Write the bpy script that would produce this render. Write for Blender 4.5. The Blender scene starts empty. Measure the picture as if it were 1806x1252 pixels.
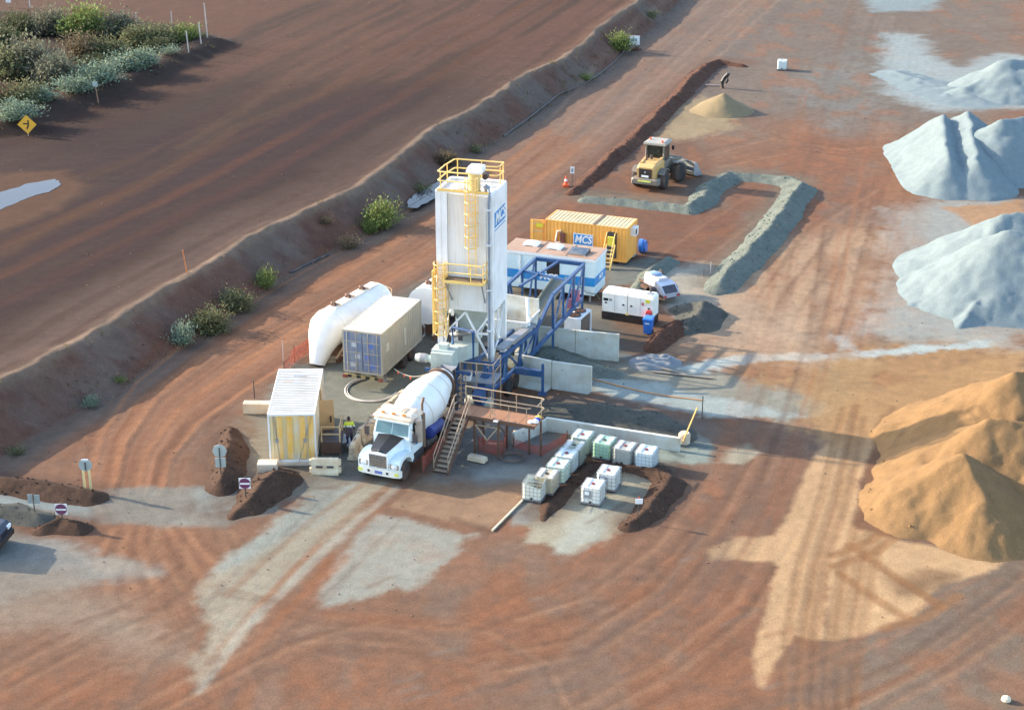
import bpy, bmesh, math, random
import numpy as np
from mathutils import Vector, Matrix, Quaternion
R = math.radians
random.seed(7)
SC = bpy.context.scene
COL = SC.collection

# ---------------------------------------------------------------- camera
F_PX, PITCH, CAM_H = 2900.0, R(22.1), 37.5
PCX, PCY = 903.0, 626.0
cam = bpy.data.cameras.new('camera')
cam.sensor_fit = 'HORIZONTAL'; cam.sensor_width = 36.0
cam.lens = F_PX / 1806.0 * 36.0
cam.clip_start = 0.5; cam.clip_end = 3000
co = bpy.data.objects.new('camera', cam)
co.location = (0, 0, CAM_H)
co.rotation_euler = (math.pi / 2 - PITCH, 0, 0)
COL.objects.link(co); SC.camera = co

# ---------------------------------------------------------------- light
SUN_EL, SUN_AZ = R(21.0), R(158.0)
s_dir = Vector((math.cos(SUN_EL) * math.cos(SUN_AZ), math.cos(SUN_EL) * math.sin(SUN_AZ), math.sin(SUN_EL)))
w = bpy.data.worlds.new('World'); SC.world = w; w.use_nodes = True
wn = w.node_tree.nodes; wl = w.node_tree.links
bg = wn['Background']
sky = wn.new('ShaderNodeTexSky'); sky.sky_type = 'NISHITA'; sky.sun_disc = False
sky.sun_elevation = SUN_EL; sky.sun_rotation = math.atan2(s_dir.x, s_dir.y)
sky.altitude = 300; sky.dust_density = 1.6; sky.air_density = 1.0; sky.ozone_density = 1.0
wl.new(sky.outputs[0], bg.inputs[0]); bg.inputs[1].default_value = 0.15
sun = bpy.data.lights.new('sun', 'SUN'); sun.energy = 2.8; sun.angle = R(0.53); sun.color = (1.0, 0.83, 0.64)
so = bpy.data.objects.new('sun', sun); so.rotation_euler = s_dir.to_track_quat('Z', 'Y').to_euler()
so.location = (-40, 90, 60); COL.objects.link(so)
vs = SC.view_settings
vs.view_transform = 'Standard'; vs.look = 'None'; vs.gamma = 1.0; vs.use_curve_mapping = False
vs.exposure = 2.0
SC.cycles.max_bounces = 6; SC.cycles.transparent_max_bounces = 8
SC.cycles.sample_clamp_indirect = 4.0

# ---------------------------------------------------------------- pixel -> place
_c, _s = math.cos(PITCH), math.sin(PITCH)
def G(u, v, z=0.0):
    a = (u - PCX) / F_PX; b = (v - PCY) / F_PX
    t = (z - CAM_H) / (-_s - b * _c)
    return Vector((a * t, (_c - b * _s) * t))
def G3(u, v, z=0.0):
    p = G(u, v, z); return Vector((p.x, p.y, z))

# ---------------------------------------------------------------- colours: seen value -> base colour
KS = (2.42, 2.22, 2.26)
def lin(c): c /= 255.0; return c / 12.92 if c <= 0.04045 else ((c + 0.055) / 1.055) ** 2.4
def S(r, g, b): return tuple(min(0.86, lin(x) / k) for x, k in zip((r, g, b), KS))
def H(r, g, b): return (lin(r), lin(g), lin(b))      # plain base colour

# ---------------------------------------------------------------- mesh building
class MB:
    def __init__(s, M=None): s.v = []; s.f = []; s.M = M or Matrix()
    def add(s, vs, fs):
        o = len(s.v); M = s.M
        s.v += [tuple(M @ Vector(p)) for p in vs]; s.f += [tuple(i + o for i in q) for q in fs]; return s
    def box(s, c, d, rz=0.0, M=None):
        x, y, z = (k / 2 for k in d); c = Vector(c)
        m = M if M is not None else Matrix.Rotation(rz, 3, 'Z')
        p = [c + m @ Vector((a * x, b * y, e * z)) for a in (-1, 1) for b in (-1, 1) for e in (-1, 1)]
        return s.add(p, [(0, 1, 3, 2), (4, 6, 7, 5), (0, 4, 5, 1), (2, 3, 7, 6), (0, 2, 6, 4), (1, 5, 7, 3)])
    def bb(s, x0, x1, y0, y1, z0, z1):
        return s.box(((x0 + x1) / 2, (y0 + y1) / 2, (z0 + z1) / 2), (x1 - x0, y1 - y0, z1 - z0))
    def bar(s, a, b, w, h=None):
        a, b = Vector(a), Vector(b); d = b - a; h = h or w
        q = d.to_track_quat('X', 'Z').to_matrix()
        return s.box((a + b) / 2, (d.length, w, h), M=q)
    def ring(s, c, ax, r, n, e2=None):
        q = Vector(ax).to_track_quat('Z', 'Y').to_matrix()
        return [Vector(c) + q @ Vector((r * math.cos(t), (e2 or r) * math.sin(t), 0)) for t in (2 * math.pi * i / n for i in range(n))]
    def loft(s, rings, cap=True, closed=True):
        n = len(rings[0]); v = [p for r in rings for p in r]; f = []
        for k in range(len(rings) - 1):
            for i in range(n if closed else n - 1):
                j = (i + 1) % n; f.append((k * n + i, k * n + j, (k + 1) * n + j, (k + 1) * n + i))
        if cap: f.append(tuple(range(n))[::-1]); f.append(tuple((len(rings) - 1) * n + i for i in range(n)))
        return s.add(v, f)
    def tube(s, a, b, r, n=10, r2=None, cap=True):
        a, b = Vector(a), Vector(b); d = b - a
        return s.loft([s.ring(a, d, r, n), s.ring(b, d, r2 if r2 is not None else r, n)], cap)
    def path(s, pts, r, n=8, closed=False):
        pts = [Vector(p) for p in pts]; rings = []; m = len(pts)
        for i, p in enumerate(pts):
            if closed: d = pts[(i + 1) % m] - pts[i - 1]
            else: d = pts[min(i + 1, m - 1)] - pts[max(i - 1, 0)]
            rings.append(s.ring(p, d, r, n))
        if closed: rings.append(rings[0])
        return s.loft(rings, cap=not closed)
    def lathe(s, o, ax, prof, n=24, cap=True):
        o, ax = Vector(o), Vector(ax).normalized()
        return s.loft([s.ring(o + ax * t, ax, max(r, 1e-4), n) for t, r in prof], cap)
    def prism(s, poly, a0, a1, ax='Y'):
        n = len(poly)
        def P(p, t): return {'X': (t, p[0], p[1]), 'Y': (p[0], t, p[1]), 'Z': (p[0], p[1], t)}[ax]
        v = [P(p, a0) for p in poly] + [P(p, a1) for p in poly]
        f = [tuple(range(n)), tuple(range(2 * n - 1, n - 1, -1))] + [(i, i + n, (i + 1) % n + n, (i + 1) % n) for i in range(n)]
        return s.add(v, f)
    def corr(s, o, u, v, w, L, Hh, period=0.28, depth=0.036):
        # corrugated sheet: runs along u for L, rises along v for Hh, ribs stand out along w
        o, u, v, w = map(Vector, (o, u, v, w)); n = max(2, round(L / period)); p = L / n; pts = []
        for i in range(n):
            for t, d in ((0, 0), (.30, 0), (.42, 1), (.88, 1)): pts.append((i + t) * p), pts.append(d * depth)
        pts += [L, 0]
        pr = list(zip(pts[::2], pts[1::2])); m = len(pr)
        vv = [o + u * a + w * d for a, d in pr] + [o + u * a + w * d + v * Hh for a, d in pr]
        return s.add(vv, [(i, i + 1, i + 1 + m, i + m) for i in range(m - 1)])
    def mesh(s, name, smooth=False):
        me = bpy.data.meshes.new(name); me.from_pydata(s.v, [], s.f); me.validate()
        bm = bmesh.new(); bm.from_mesh(me); bmesh.ops.recalc_face_normals(bm, faces=bm.faces); bm.to_mesh(me); bm.free()
        if smooth:
            me.polygons.foreach_set('use_smooth', [True] * len(me.polygons))
            try: me.set_sharp_from_angle(angle=R(40))
            except Exception: pass
        return me
def obj(name, data, mat=None, parent=None):
    o = bpy.data.objects.new(name, data); COL.objects.link(o)
    if mat is not None and data is not None and not data.materials: data.materials.append(mat)
    if parent is not None: o.parent = parent
    return o
def part(name, mb, mat, parent=None, smooth=False, label=None):
    o = obj(name, mb.mesh(name, smooth), mat, parent)
    if label: o['label'] = label
    return o
def tag(o, label=None, cat=None, group=None, kind=None):
    if label: o['label'] = label
    if cat: o['category'] = cat
    if group: o['group'] = group
    if kind: o['kind'] = kind
    return o
def thing(name, label, cat, loc, yaw=0.0, group=None):
    o = bpy.data.objects.new(name, None); COL.objects.link(o)
    o.empty_display_size = 0.3
    o.location = loc; o.rotation_euler = (0, 0, R(yaw)); return tag(o, label, cat, group)
def copy_tree(o, parent=None):
    c = o.copy(); COL.objects.link(c)
    if parent is not None: c.parent = parent
    for ch in list(o.children): copy_tree(ch, c)
    return c
def text(name, body, size, mat, parent, M, extrude=0.004, shear=0.0, bold=0.0):
    cu = bpy.data.curves.new(name, 'FONT'); cu.body = body; cu.size = size; cu.extrude = extrude; cu.shear = shear; cu.offset = bold
    cu.align_x = 'CENTER'; cu.align_y = 'CENTER'; cu.resolution_u = 3
    t = bpy.data.objects.new(name, cu); COL.objects.link(t)
    dg = bpy.context.evaluated_depsgraph_get()
    me = bpy.data.meshes.new_from_object(t.evaluated_get(dg))
    bpy.data.objects.remove(t); bpy.data.curves.remove(cu)
    me.transform(M); me.materials.clear(); me.materials.append(mat)
    return obj(name, me, None, parent)

# ---------------------------------------------------------------- materials
MATS = {}
def mat(name, col, rough=0.6, metal=0.0, dust=0.25, dustcol=(0.30, 0.19, 0.12), nscale=1.4, var=0.12, streak=0.0,
        bump=0.0, bscale=30, top=0.0, alpha=None, trans=0.0, spec=0.5):
    """paint/steel/concrete: colour variation, blotchy dust, vertical run-down streaks, dust settled on upward faces"""
    if name in MATS: return MATS[name]
    m = bpy.data.materials.new(name); m.use_nodes = True; MATS[name] = m
    N, L = m.node_tree.nodes, m.node_tree.links; b = N['Principled BSDF']
    tc = N.new('ShaderNodeTexCoord'); geo = N.new('ShaderNodeNewGeometry')
    n1 = N.new('ShaderNodeTexNoise'); n1.inputs['Scale'].default_value = nscale; n1.inputs['Detail'].default_value = 8
    L.new(geo.outputs['Position'], n1.inputs['Vector'])
    rp = N.new('ShaderNodeMapRange'); rp.inputs[1].default_value = 0.42; rp.inputs[2].default_value = 0.75; rp.inputs[4].default_value = dust * 1.6
    L.new(n1.outputs['Fac'], rp.inputs[0]); fac = rp.outputs[0]
    if streak:
        mp = N.new('ShaderNodeMapping'); mp.inputs['Scale'].default_value = (5.0, 5.0, 0.35); L.new(geo.outputs['Position'], mp.inputs[0])
        n2 = N.new('ShaderNodeTexNoise'); n2.inputs['Scale'].default_value = 1.6; n2.inputs['Detail'].default_value = 5; L.new(mp.outputs[0], n2.inputs['Vector'])
        r2 = N.new('ShaderNodeMapRange'); r2.inputs[1].default_value = 0.5; r2.inputs[2].default_value = 0.78; r2.inputs[4].default_value = streak
        L.new(n2.outputs['Fac'], r2.inputs[0])
        ad = N.new('ShaderNodeMath'); ad.operation = 'ADD'; ad.use_clamp = True; L.new(fac, ad.inputs[0]); L.new(r2.outputs[0], ad.inputs[1]); fac = ad.outputs[0]
    if top:
        sx = N.new('ShaderNodeSeparateXYZ'); L.new(geo.outputs['True Normal'], sx.inputs[0])
        r3 = N.new('ShaderNodeMapRange'); r3.inputs[1].default_value = 0.5; r3.inputs[2].default_value = 0.95; L.new(sx.outputs[2], r3.inputs[0])
        n3 = N.new('ShaderNodeTexNoise'); n3.inputs['Scale'].default_value = 2.3; n3.inputs['Detail'].default_value = 6; L.new(geo.outputs['Position'], n3.inputs['Vector'])
        r4 = N.new('ShaderNodeMapRange'); r4.inputs[1].default_value = 0.3; r4.inputs[2].default_value = 0.7; r4.inputs[3].default_value = top * 0.3; r4.inputs[4].default_value = top
        L.new(n3.outputs['Fac'], r4.inputs[0])
        mu = N.new('ShaderNodeMath'); mu.operation = 'MULTIPLY'; L.new(r3.outputs[0], mu.inputs[0]); L.new(r4.outputs[0], mu.inputs[1])
        mx2 = N.new('ShaderNodeMath'); mx2.operation = 'MAXIMUM'; L.new(fac, mx2.inputs[0]); L.new(mu.outputs[0], mx2.inputs[1]); fac = mx2.outputs[0]
    hs = N.new('ShaderNodeHueSaturation'); hs.inputs['Color'].default_value = (*col, 1)
    n4 = N.new('ShaderNodeTexNoise'); n4.inputs['Scale'].default_value = nscale * 0.6; n4.inputs['Detail'].default_value = 4; L.new(geo.outputs['Position'], n4.inputs['Vector'])
    r5 = N.new('ShaderNodeMapRange'); r5.inputs[1].default_value = 0.3; r5.inputs[2].default_value = 0.7; r5.inputs[3].default_value = 1 - var; r5.inputs[4].default_value = 1 + var * 0.5
    L.new(n4.outputs['Fac'], r5.inputs[0]); L.new(r5.outputs[0], hs.inputs['Value'])
    mix = N.new('ShaderNodeMix'); mix.data_type = 'RGBA'; L.new(fac, mix.inputs[0]); L.new(hs.outputs[0], mix.inputs[6]); mix.inputs[7].default_value = (*dustcol, 1)
    L.new(mix.outputs[2], b.inputs['Base Color'])
    ra = N.new('ShaderNodeMapRange'); ra.inputs[3].default_value = rough; ra.inputs[4].default_value = 0.92; L.new(fac, ra.inputs[0]); L.new(ra.outputs[0], b.inputs['Roughness'])
    b.inputs['Metallic'].default_value = metal; b.inputs['Specular IOR Level'].default_value = spec
    if bump:
        nb = N.new('ShaderNodeTexNoise'); nb.inputs['Scale'].default_value = bscale; nb.inputs['Detail'].default_value = 4; L.new(geo.outputs['Position'], nb.inputs['Vector'])
        bu = N.new('ShaderNodeBump'); bu.inputs['Strength'].default_value = 0.5; bu.inputs['Distance'].default_value = bump; L.new(nb.outputs['Fac'], bu.inputs['Height']); L.new(bu.outputs[0], b.inputs['Normal'])
    if alpha is not None: b.inputs['Alpha'].default_value = alpha
    if trans: b.inputs['Transmission Weight'].default_value = trans
    return m
RED = H(128, 84, 60); TAN = H(180, 155, 125)
white = mat('white_paint', (.80, .80, .78), .45, dust=.10, streak=.10, top=.35, dustcol=TAN)
white_clean = mat('white_paint_clean', (.82, .83, .82), .4, dust=.08, streak=.16, dustcol=TAN)
silo_white = mat('silo_white', (.76, .76, .73), .5, dust=.22, streak=.42, dustcol=H(190, 172, 138), nscale=.5)
grey_steel = mat('grey_steel', (.30, .32, .34), .5, metal=.3, dust=.25)
dark_steel = mat('dark_steel', (.045, .045, .05), .6, dust=.25, dustcol=RED)
black_paint = mat('black_paint', (.012, .012, .014), .5, dust=.10, dustcol=RED)
rubber = mat('rubber', (.022, .021, .021), .85, dust=.45, dustcol=H(110, 85, 68))
yellow_safe = mat('yellow_safety_paint', H(240, 200, 110), .5, dust=.25, dustcol=H(225, 205, 150))
yellow_box = mat('yellow_container_paint', H(238, 172, 82), .5, dust=.12, streak=.15, dustcol=H(205, 150, 80))
cream_roof = mat('cream_roof', H(200, 182, 140), .6, dust=.3, streak=0, dustcol=H(175, 140, 100))
blue_steel = mat('blue_steel', H(36, 78, 122), .45, dust=.22, dustcol=H(105, 110, 130), top=.35)
blue_band = mat('blue_band', H(30, 132, 196), .4, dust=.10, streak=.1, dustcol=H(150, 160, 170))
blue_plastic = mat('blue_plastic', H(45, 115, 195), .4, dust=.1)
sky_glass = mat('dark_glass', (.02, .03, .035), .12, dust=.12, dustcol=H(120, 125, 110))
office_white = mat('office_white', H(205, 225, 228), .45, dust=.10, streak=.12, dustcol=H(190, 185, 170))
roof_tan = mat('dusty_roof', H(158, 132, 112), .8, dust=.4, dustcol=H(135, 102, 80))
concrete = mat('concrete', H(196, 200, 190), .85, dust=.35, streak=.2, dustcol=H(165, 148, 118), bump=.01, var=.15)
concrete_warm = mat('concrete_warm', H(205, 190, 165), .85, dust=.35, dustcol=H(175, 140, 105), bump=.01)
rust = mat('rusty_steel', H(98, 72, 56), .8, dust=.4, dustcol=H(80, 55, 44))
galv = mat('galvanised_rail', H(176, 156, 130), .6, metal=.2, dust=.4, dustcol=H(140, 105, 80))
ply = mat('deck_plywood', H(150, 110, 82), .8, dust=.4, dustcol=H(145, 95, 62), nscale=2.5)
red_paint = mat('red_paint', H(185, 35, 40), .5, dust=.1)
red_mesh = mat('red_mesh', H(178, 78, 66), .8, dust=.5, dustcol=H(150, 98, 80), alpha=.55)
orange_mat = mat('orange_plastic', H(235, 90, 40), .6, dust=.1)
chrome = mat('chrome', (.75, .75, .75), .2, metal=1.0, dust=.15)
lamp_glass = mat('lamp_glass', (.75, .78, .8), .1, dust=.03)
green_grey = mat('mixer_grey', H(178, 188, 180), .5, dust=.25, streak=.2, dustcol=H(150, 140, 118))
hivis = mat('hi_vis_yellow', H(205, 215, 60), .7, dust=.05)
# ---------------------------------------------------------------- noise + distance tools
def _hash(ix, iy, seed):
    h = (ix.astype(np.int64) * 374761393 + iy.astype(np.int64) * 668265263 + seed * 1274126177) & 0x7fffffff
    h = ((h ^ (h >> 13)) * 1103515245 + 12345) & 0x7fffffff
    h = ((h ^ (h >> 16)) * 2246822519) & 0x7fffffff
    return (h & 0xffff) / 65535.0
def vnoise(x, y, seed=0):
    ix, iy = np.floor(x), np.floor(y); fx, fy = x - ix, y - iy
    fx = fx * fx * (3 - 2 * fx); fy = fy * fy * (3 - 2 * fy)
    a, b = _hash(ix, iy, seed), _hash(ix + 1, iy, seed); c, d = _hash(ix, iy + 1, seed), _hash(ix + 1, iy + 1, seed)
    return (a + (b - a) * fx) * (1 - fy) + (c + (d - c) * fx) * fy
def fbm(x, y, seed=0, octv=4):
    s, a, t = 0, 1.0, 0
    for k in range(octv):
        s = s + a * vnoise(x * 2 ** k + 17.3 * k, y * 2 ** k - 9.1 * k, seed + k); t += a; a *= 0.5
    return s / t * 2 - 1
def sstep(a, b, x):
    t = np.clip((x - a) / (b - a), 0, 1); return t * t * (3 - 2 * t)
def pline(X, Y, P):
    """signed distance to a polyline (+ on its left) and length along it"""
    best = np.full(X.shape, 1e9); sd = np.zeros(X.shape); sl = np.zeros(X.shape); acc = 0.0
    for (ax, ay), (bx, by) in zip(P[:-1], P[1:]):
        dx, dy = bx - ax, by - ay; L2 = dx * dx + dy * dy + 1e-9; L = L2 ** .5
        t = np.clip(((X - ax) * dx + (Y - ay) * dy) / L2, 0, 1)
        ex, ey = X - ax - t * dx, Y - ay - t * dy; d = np.hypot(ex, ey)
        m = d < best; cr = dx * ey - dy * ex
        best = np.where(m, d, best); sd = np.where(m, np.where(cr >= 0, d, -d), sd); sl = np.where(m, acc + t * L, sl); acc += L
    return sd, sl
def poly_sd(X, Y, P):
    """signed distance to a polygon, + inside"""
    n = len(P); ins = np.zeros(X.shape, bool); best = np.full(X.shape, 1e9)
    for i in range(n):
        (ax, ay), (bx, by) = P[i], P[(i + 1) % n]
        dx, dy = bx - ax, by - ay
        t = np.clip(((X - ax) * dx + (Y - ay) * dy) / (dx * dx + dy * dy + 1e-9), 0, 1)
        best = np.minimum(best, np.hypot(X - ax - t * dx, Y - ay - t * dy))
        c = (ay > Y) != (by > Y)
        ins ^= c & (X < dx * (Y - ay) / (dy if abs(dy) > 1e-9 else 1e-9) + ax)
    return np.where(ins, best, -best)
def W(pts, z=0.0): return [tuple(G(u, v, z)) for u, v in pts]

# ---------------------------------------------------------------- terrain shape: yard at 0, haul road 2 m higher behind a batter
TOE = [(-31.0, 66.0)] + W([(0, 804), (52, 769), (147, 716), (219, 673), (291, 627), (366, 575), (432, 535), (512, 477), (600, 432), (696, 384), (768, 324),
      (816, 276), (890, 238), (983, 170), (1029, 150), (1079, 115), (1104, 83), (1162, 40), (1200, 0)]) + [(36.0, 258.0), (60, 330)]
CREST = [(-31.5, 70.0)] + W([(0, 688), (58, 650), (127, 613), (184, 581), (236, 547), (288, 512), (340, 480), (403, 446), (461, 420), (540, 374), (595, 338), (648, 305),
      (720, 262), (792, 218), (880, 173), (930, 136), (996, 101), (1046, 70), (1064, 40), (1100, 0)], 2.0) + [(30.0, 258.0), (52, 330)]
ISLE = W([(-80, 40), (-80, 240), (20, 232), (60, 212), (150, 180), (260, 140), (330, 105), (385, 80), (330, 62), (230, 48), (120, 40), (-10, 30)], 2.0)
def terrain(X, Y):
    dt, st = pline(X, Y, TOE)
    dt = dt + 0.35 * fbm(X * .35, Y * .35, 5) + 0.12 * fbm(X * 1.5, Y * 1.5, 6)
    dc, _ = pline(X, Y, CREST)
    t = np.clip(dt / np.maximum(dt - dc, 1.2), 0, 1) if False else np.clip(dt / 2.9, 0, 1)
    z = 2.0 * t
    z = z + 0.16 * np.exp(-((dt - 3.3) / .7) ** 2) * (1 + .8 * fbm(X * .5, Y * .5, 9))      # windrow along the crest
    z = z - 0.12 * np.exp(-((dt + .5) / .6) ** 2)                                            # drain at the toe
    z = z + np.where((dt > .2) & (dt < 2.9), 0.20 * fbm(X * 1.0, Y * 1.0, 12, 5), 0)
    di = poly_sd(X, Y, ISLE) + 0.6 * fbm(X * .3, Y * .3, 21)
    z = z + 0.9 * sstep(-2.6, .8, di) - 0.5 * sstep(1.0, 4.0, di) + np.where(di > -2.4, .12 * fbm(X * .8, Y * .8, 22), 0)
    z = z + 0.030 * fbm(X * .22, Y * .22, 31) + 0.018 * fbm(X * 1.1, Y * 1.1, 32)
    return z
def tz(x, y): return float(terrain(np.array([float(x)]), np.array([float(y)]))[0])
def on(u, v, dz=0.0):
    """place on the terrain seen at this pixel"""
    z = 0.0
    for _ in range(6):
        p = G(u, v, z); z = tz(p.x, p.y)
    return Vector((p.x, p.y, z + dz))

# ---------------------------------------------------------------- ground sheet
def axis(segs):
    out = [segs[0][0]]
    for a, b, st in segs:
        n = max(1, round((b - a) / st)); out += [a + (b - a) * (i + 1) / n for i in range(n)]
    return np.array(out)
gx = axis([(-400, -90, 25), (-90, -45, 1.0), (-45, -30, .4), (-30, 30, .16), (30, 45, .35), (45, 90, .8), (90, 400, 25)])
gy = axis([(-60, 40, 12), (40, 53, .8), (53, 100, .17), (100, 140, .3), (140, 180, .45), (180, 235, .8), (235, 700, 25)])
GX, GY = np.meshgrid(gx, gy); X, Y = GX.ravel(), GY.ravel()
Z = terrain(X, Y)
C = np.zeros((X.size, 3)); C[:] = S(160, 116, 92)
FLOW = np.zeros((X.size, 3))
N1 = fbm(X * .8, Y * .8, 40); N2 = fbm(X * .18, Y * .18, 41); N3 = fbm(X * 3.1, Y * 3.1, 42, 3)
dT, sT = pline(X, Y, TOE); dC, sC = pline(X, Y, CREST)
def blend(a, col):
    a = np.clip(a, 0, 1)[:, None]; C[:] = C * (1 - a) + np.array(S(*col)) * a
def paint(pts, col, op=1.0, soft=.35, nz=.5, z=0.0, blotch=0.0):
    P = W(pts, z); xs, ys = zip(*P); m = max(2.0, soft + nz * 2)
    k = (X > min(xs) - m) & (X < max(xs) + m) & (Y > min(ys) - m) & (Y < max(ys) + m)
    if not k.any(): return
    d = poly_sd(X[k], Y[k], P) + nz * (N1[k] + .5 * N3[k]); a = np.zeros(X.size)
    a[k] = sstep(-soft, soft, d) * op * (1 - blotch * sstep(-.1, .4, N1[k] * .6 + N3[k] * .4)); blend(a, col)
def stroke(pts, wd, col, op=.6, soft=.5, z=0.0, brk=.5, seed=0, rut=0.0):
    rut *= .35; op *= .8
    P = W(pts, z); xs, ys = zip(*P); m = wd + 2
    k = (X > min(xs) - m) & (X < max(xs) + m) & (Y > min(ys) - m) & (Y < max(ys) + m)
    if not k.any(): return
    d, s = pline(X[k], Y[k], P); d = d + min(.25, wd * .14) * N1[k]
    a = np.zeros(X.size)
    st = .5 + .5 * fbm(s * .25 + seed * 7.7, d * 4.0, 60 + seed, 3)
    a[k] = sstep(wd / 2 * (1 + soft), wd / 2 * (1 - soft), np.abs(d)) * op * (1 - brk + brk * sstep(.25, .7, st)); blend(a, col)
    if rut: Z[k] += rut * (sstep(wd * .25, wd * .5, np.abs(d)) - 1.0) * (np.abs(d) < wd) * sstep(wd, wd * .55, np.abs(d)) + rut * .8 * np.exp(-((np.abs(d) - wd * .6) / .12) ** 2)

# flow fields for streaked tyre marks: (across, along, strength)
LANES = [([(1330, -40), (1180, 90), (1000, 250), (860, 360), (720, 450), (560, 545), (400, 640), (290, 720), (225, 800), (205, 880), (250, 980), (340, 1120), (420, 1300)], 3.6),
         ([(1560, 20), (1500, 200), (1460, 400), (1430, 600), (1380, 760), (1330, 900), (1230, 1060), (1080, 1180), (860, 1260)], 5.0),
         ([(760, 780), (680, 850), (560, 960), (450, 1070), (330, 1210), (260, 1300)], 3.0),
         ([(1500, 780), (1470, 900), (1450, 1000), (1440, 1120), (1430, 1300)], 2.2),
         ([(1806, 1040), (1640, 1130), (1450, 1220), (1200, 1290)], 3.0),
         ([(-40, 1260), (200, 1120), (420, 1060), (640, 1110), (860, 1130), (1040, 1050), (1180, 930)], 3.2)]
bestw = np.zeros(X.size)
for i, (pp, wd) in enumerate(LANES):
    d, s = pline(X, Y, W(pp)); wgt = sstep(wd * 2.2, wd * .3, np.abs(d)) * np.where(dT > -.3, 0, 1)
    m = wgt > bestw; FLOW[m, 0] = d[m] + 40 * i; FLOW[m, 1] = s[m]; FLOW[m, 2] = wgt[m]; bestw = np.maximum(bestw, wgt)
up = dT > 3.2
dS, sS = pline(X, Y, [TOE[0], TOE[5], TOE[10], TOE[14], TOE[-3], TOE[-1]])
FLOW[up, 0] = dS[up] + 500; FLOW[up, 1] = sS[up]; FLOW[up, 2] = .55
FLOW[:, 2] *= .45 + .55 * sstep(-.25, .35, N2 + .3 * N1)

# ---- broad zones of the yard
paint([(700, 1252), (500, 1150), (300, 1150), (0, 1200), (0, 1300), (1400, 1300), (1330, 1000), (1000, 1020), (860, 1000)], (168, 112, 82), .75, 2.0, 1.6)
paint([(1230, 500), (1330, 440), (1480, 380), (1580, 420), (1560, 620), (1480, 790), (1290, 690), (1200, 640)], (214, 172, 138), .9, 2.2, 1.6)  # paler ground stands in for the dust haze drifting over the centre right
paint([(1300, 620), (1500, 600), (1806, 590), (1806, 720), (1560, 760), (1420, 760), (1330, 700)], (204, 155, 108), .85, 1.2, 1.2)
paint([(1150, 0), (1806, -20), (1806, 190), (1560, 260), (1440, 200), (1330, 210), (1240, 260), (1180, 160)], (140, 126, 116), .8, 4, 2.0)
paint([(1380, 150), (1560, 60), (1560, 180), (1480, 250)], (152, 148, 142), .6, 3, 2.0)
paint([(1180, 360), (1420, 240), (1560, 250), (1560, 380), (1440, 420), (1330, 380), (1200, 470), (1130, 440)], (165, 110, 84), .7, 2, 1.4)
paint([(940, 360), (1250, 355), (1340, 360), (1250, 480), (1150, 520), (880, 420)], (140, 96, 76), .75, 1.2, 1.0)
paint([(1040, 290), (1110, 230), (1230, 250), (1260, 300), (1150, 345), (1010, 345)], (128, 92, 76), .6, 1.2, 1.0)
paint([(1450, 1252), (1460, 1110), (1560, 1060), (1700, 1000), (1806, 960), (1806, 1300), (1440, 1300)], (150, 126, 108), .95, .5, .6)
yd = sstep(-.2, -1.2, dT)
blend(yd * sstep(.05, .35, fbm(X * .32, Y * .2, 501, 5)) * .5, (150, 128, 112))
blend(yd * sstep(.1, .4, fbm(X * .5 + 9, Y * .3, 502, 5)) * .4, (184, 118, 82))
blend(yd * sstep(.18, .4, fbm(X * 1.4, Y * 1.1, 503, 4)) * .35, (132, 106, 92))
# ---- access lane below the batter
stroke([(1330, -40), (1180, 90), (1000, 250), (860, 360)], 9.0, (160, 128, 110), .85, .35, brk=.2, seed=1)
stroke([(1000, 250), (860, 360), (720, 450), (560, 545), (400, 640), (300, 715), (245, 790), (225, 860)], 5.2, (170, 120, 92), .95, .35, brk=.15, seed=2)
stroke([(225, 860), (230, 930), (270, 1010), (330, 1100)], 7.5, (166, 116, 88), .8, .5, brk=.2, seed=3)
for i, (o, cc, wd) in enumerate([(-26, (196, 128, 88), .8), (-8, (150, 98, 72), .6), (14, (196, 130, 92), .9), (34, (146, 98, 76), .7), (50, (150, 118, 100), .9)]):
    stroke([(1000 + o, 250 + o * .9), (860 + o, 360 + o), (720 + o, 450 + o * 1.0), (560 + o, 545 + o * 1.1), (400 + o * 1.1, 640 + o * 1.1), (300 + o * 1.2, 715 + o * .9), (245 + o * 1.4, 790 + o * .5), (225 + o * 1.5, 870)], wd, cc, .75, .6, brk=.6, seed=10 + i, rut=.025)
for i, (o, cc, wd) in enumerate([(-70, (132, 118, 108), 1.4), (-40, (176, 140, 118), 1.2), (0, (140, 122, 112), 1.0), (40, (182, 138, 112), 1.3), (80, (134, 118, 110), 1.6)]):
    stroke([(1330 + o, -40 + o * .4), (1180 + o, 90 + o * .6), (1010 + o * .8, 250 + o * .55)], wd, cc, .6, .6, brk=.5, seed=20 + i, rut=.02)
# grey gravel margin at the toe
a = sstep(.6, -.3, dT) * sstep(-2.6, -1.2, dT) * np.where(dT < .5, 1, 0) * (.55 + .3 * N2); blend(a, (128, 116, 106))
# ---- batter
onb = sstep(-.25, .15, dT) * sstep(3.3, 2.8, dT); blend(onb, (144, 102, 86))
g = fbm(X * .12, Y * .12, 77, 3); blend(onb * sstep(.0, .35, g) * .55, (140, 130, 120)); blend(onb * sstep(.05, .5, fbm(X * .5, Y * .9, 78)) * .5, (126, 80, 68))
blend(sstep(.9, .2, np.abs(dT - 3.15)) * .75, (172, 142, 120))
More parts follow.
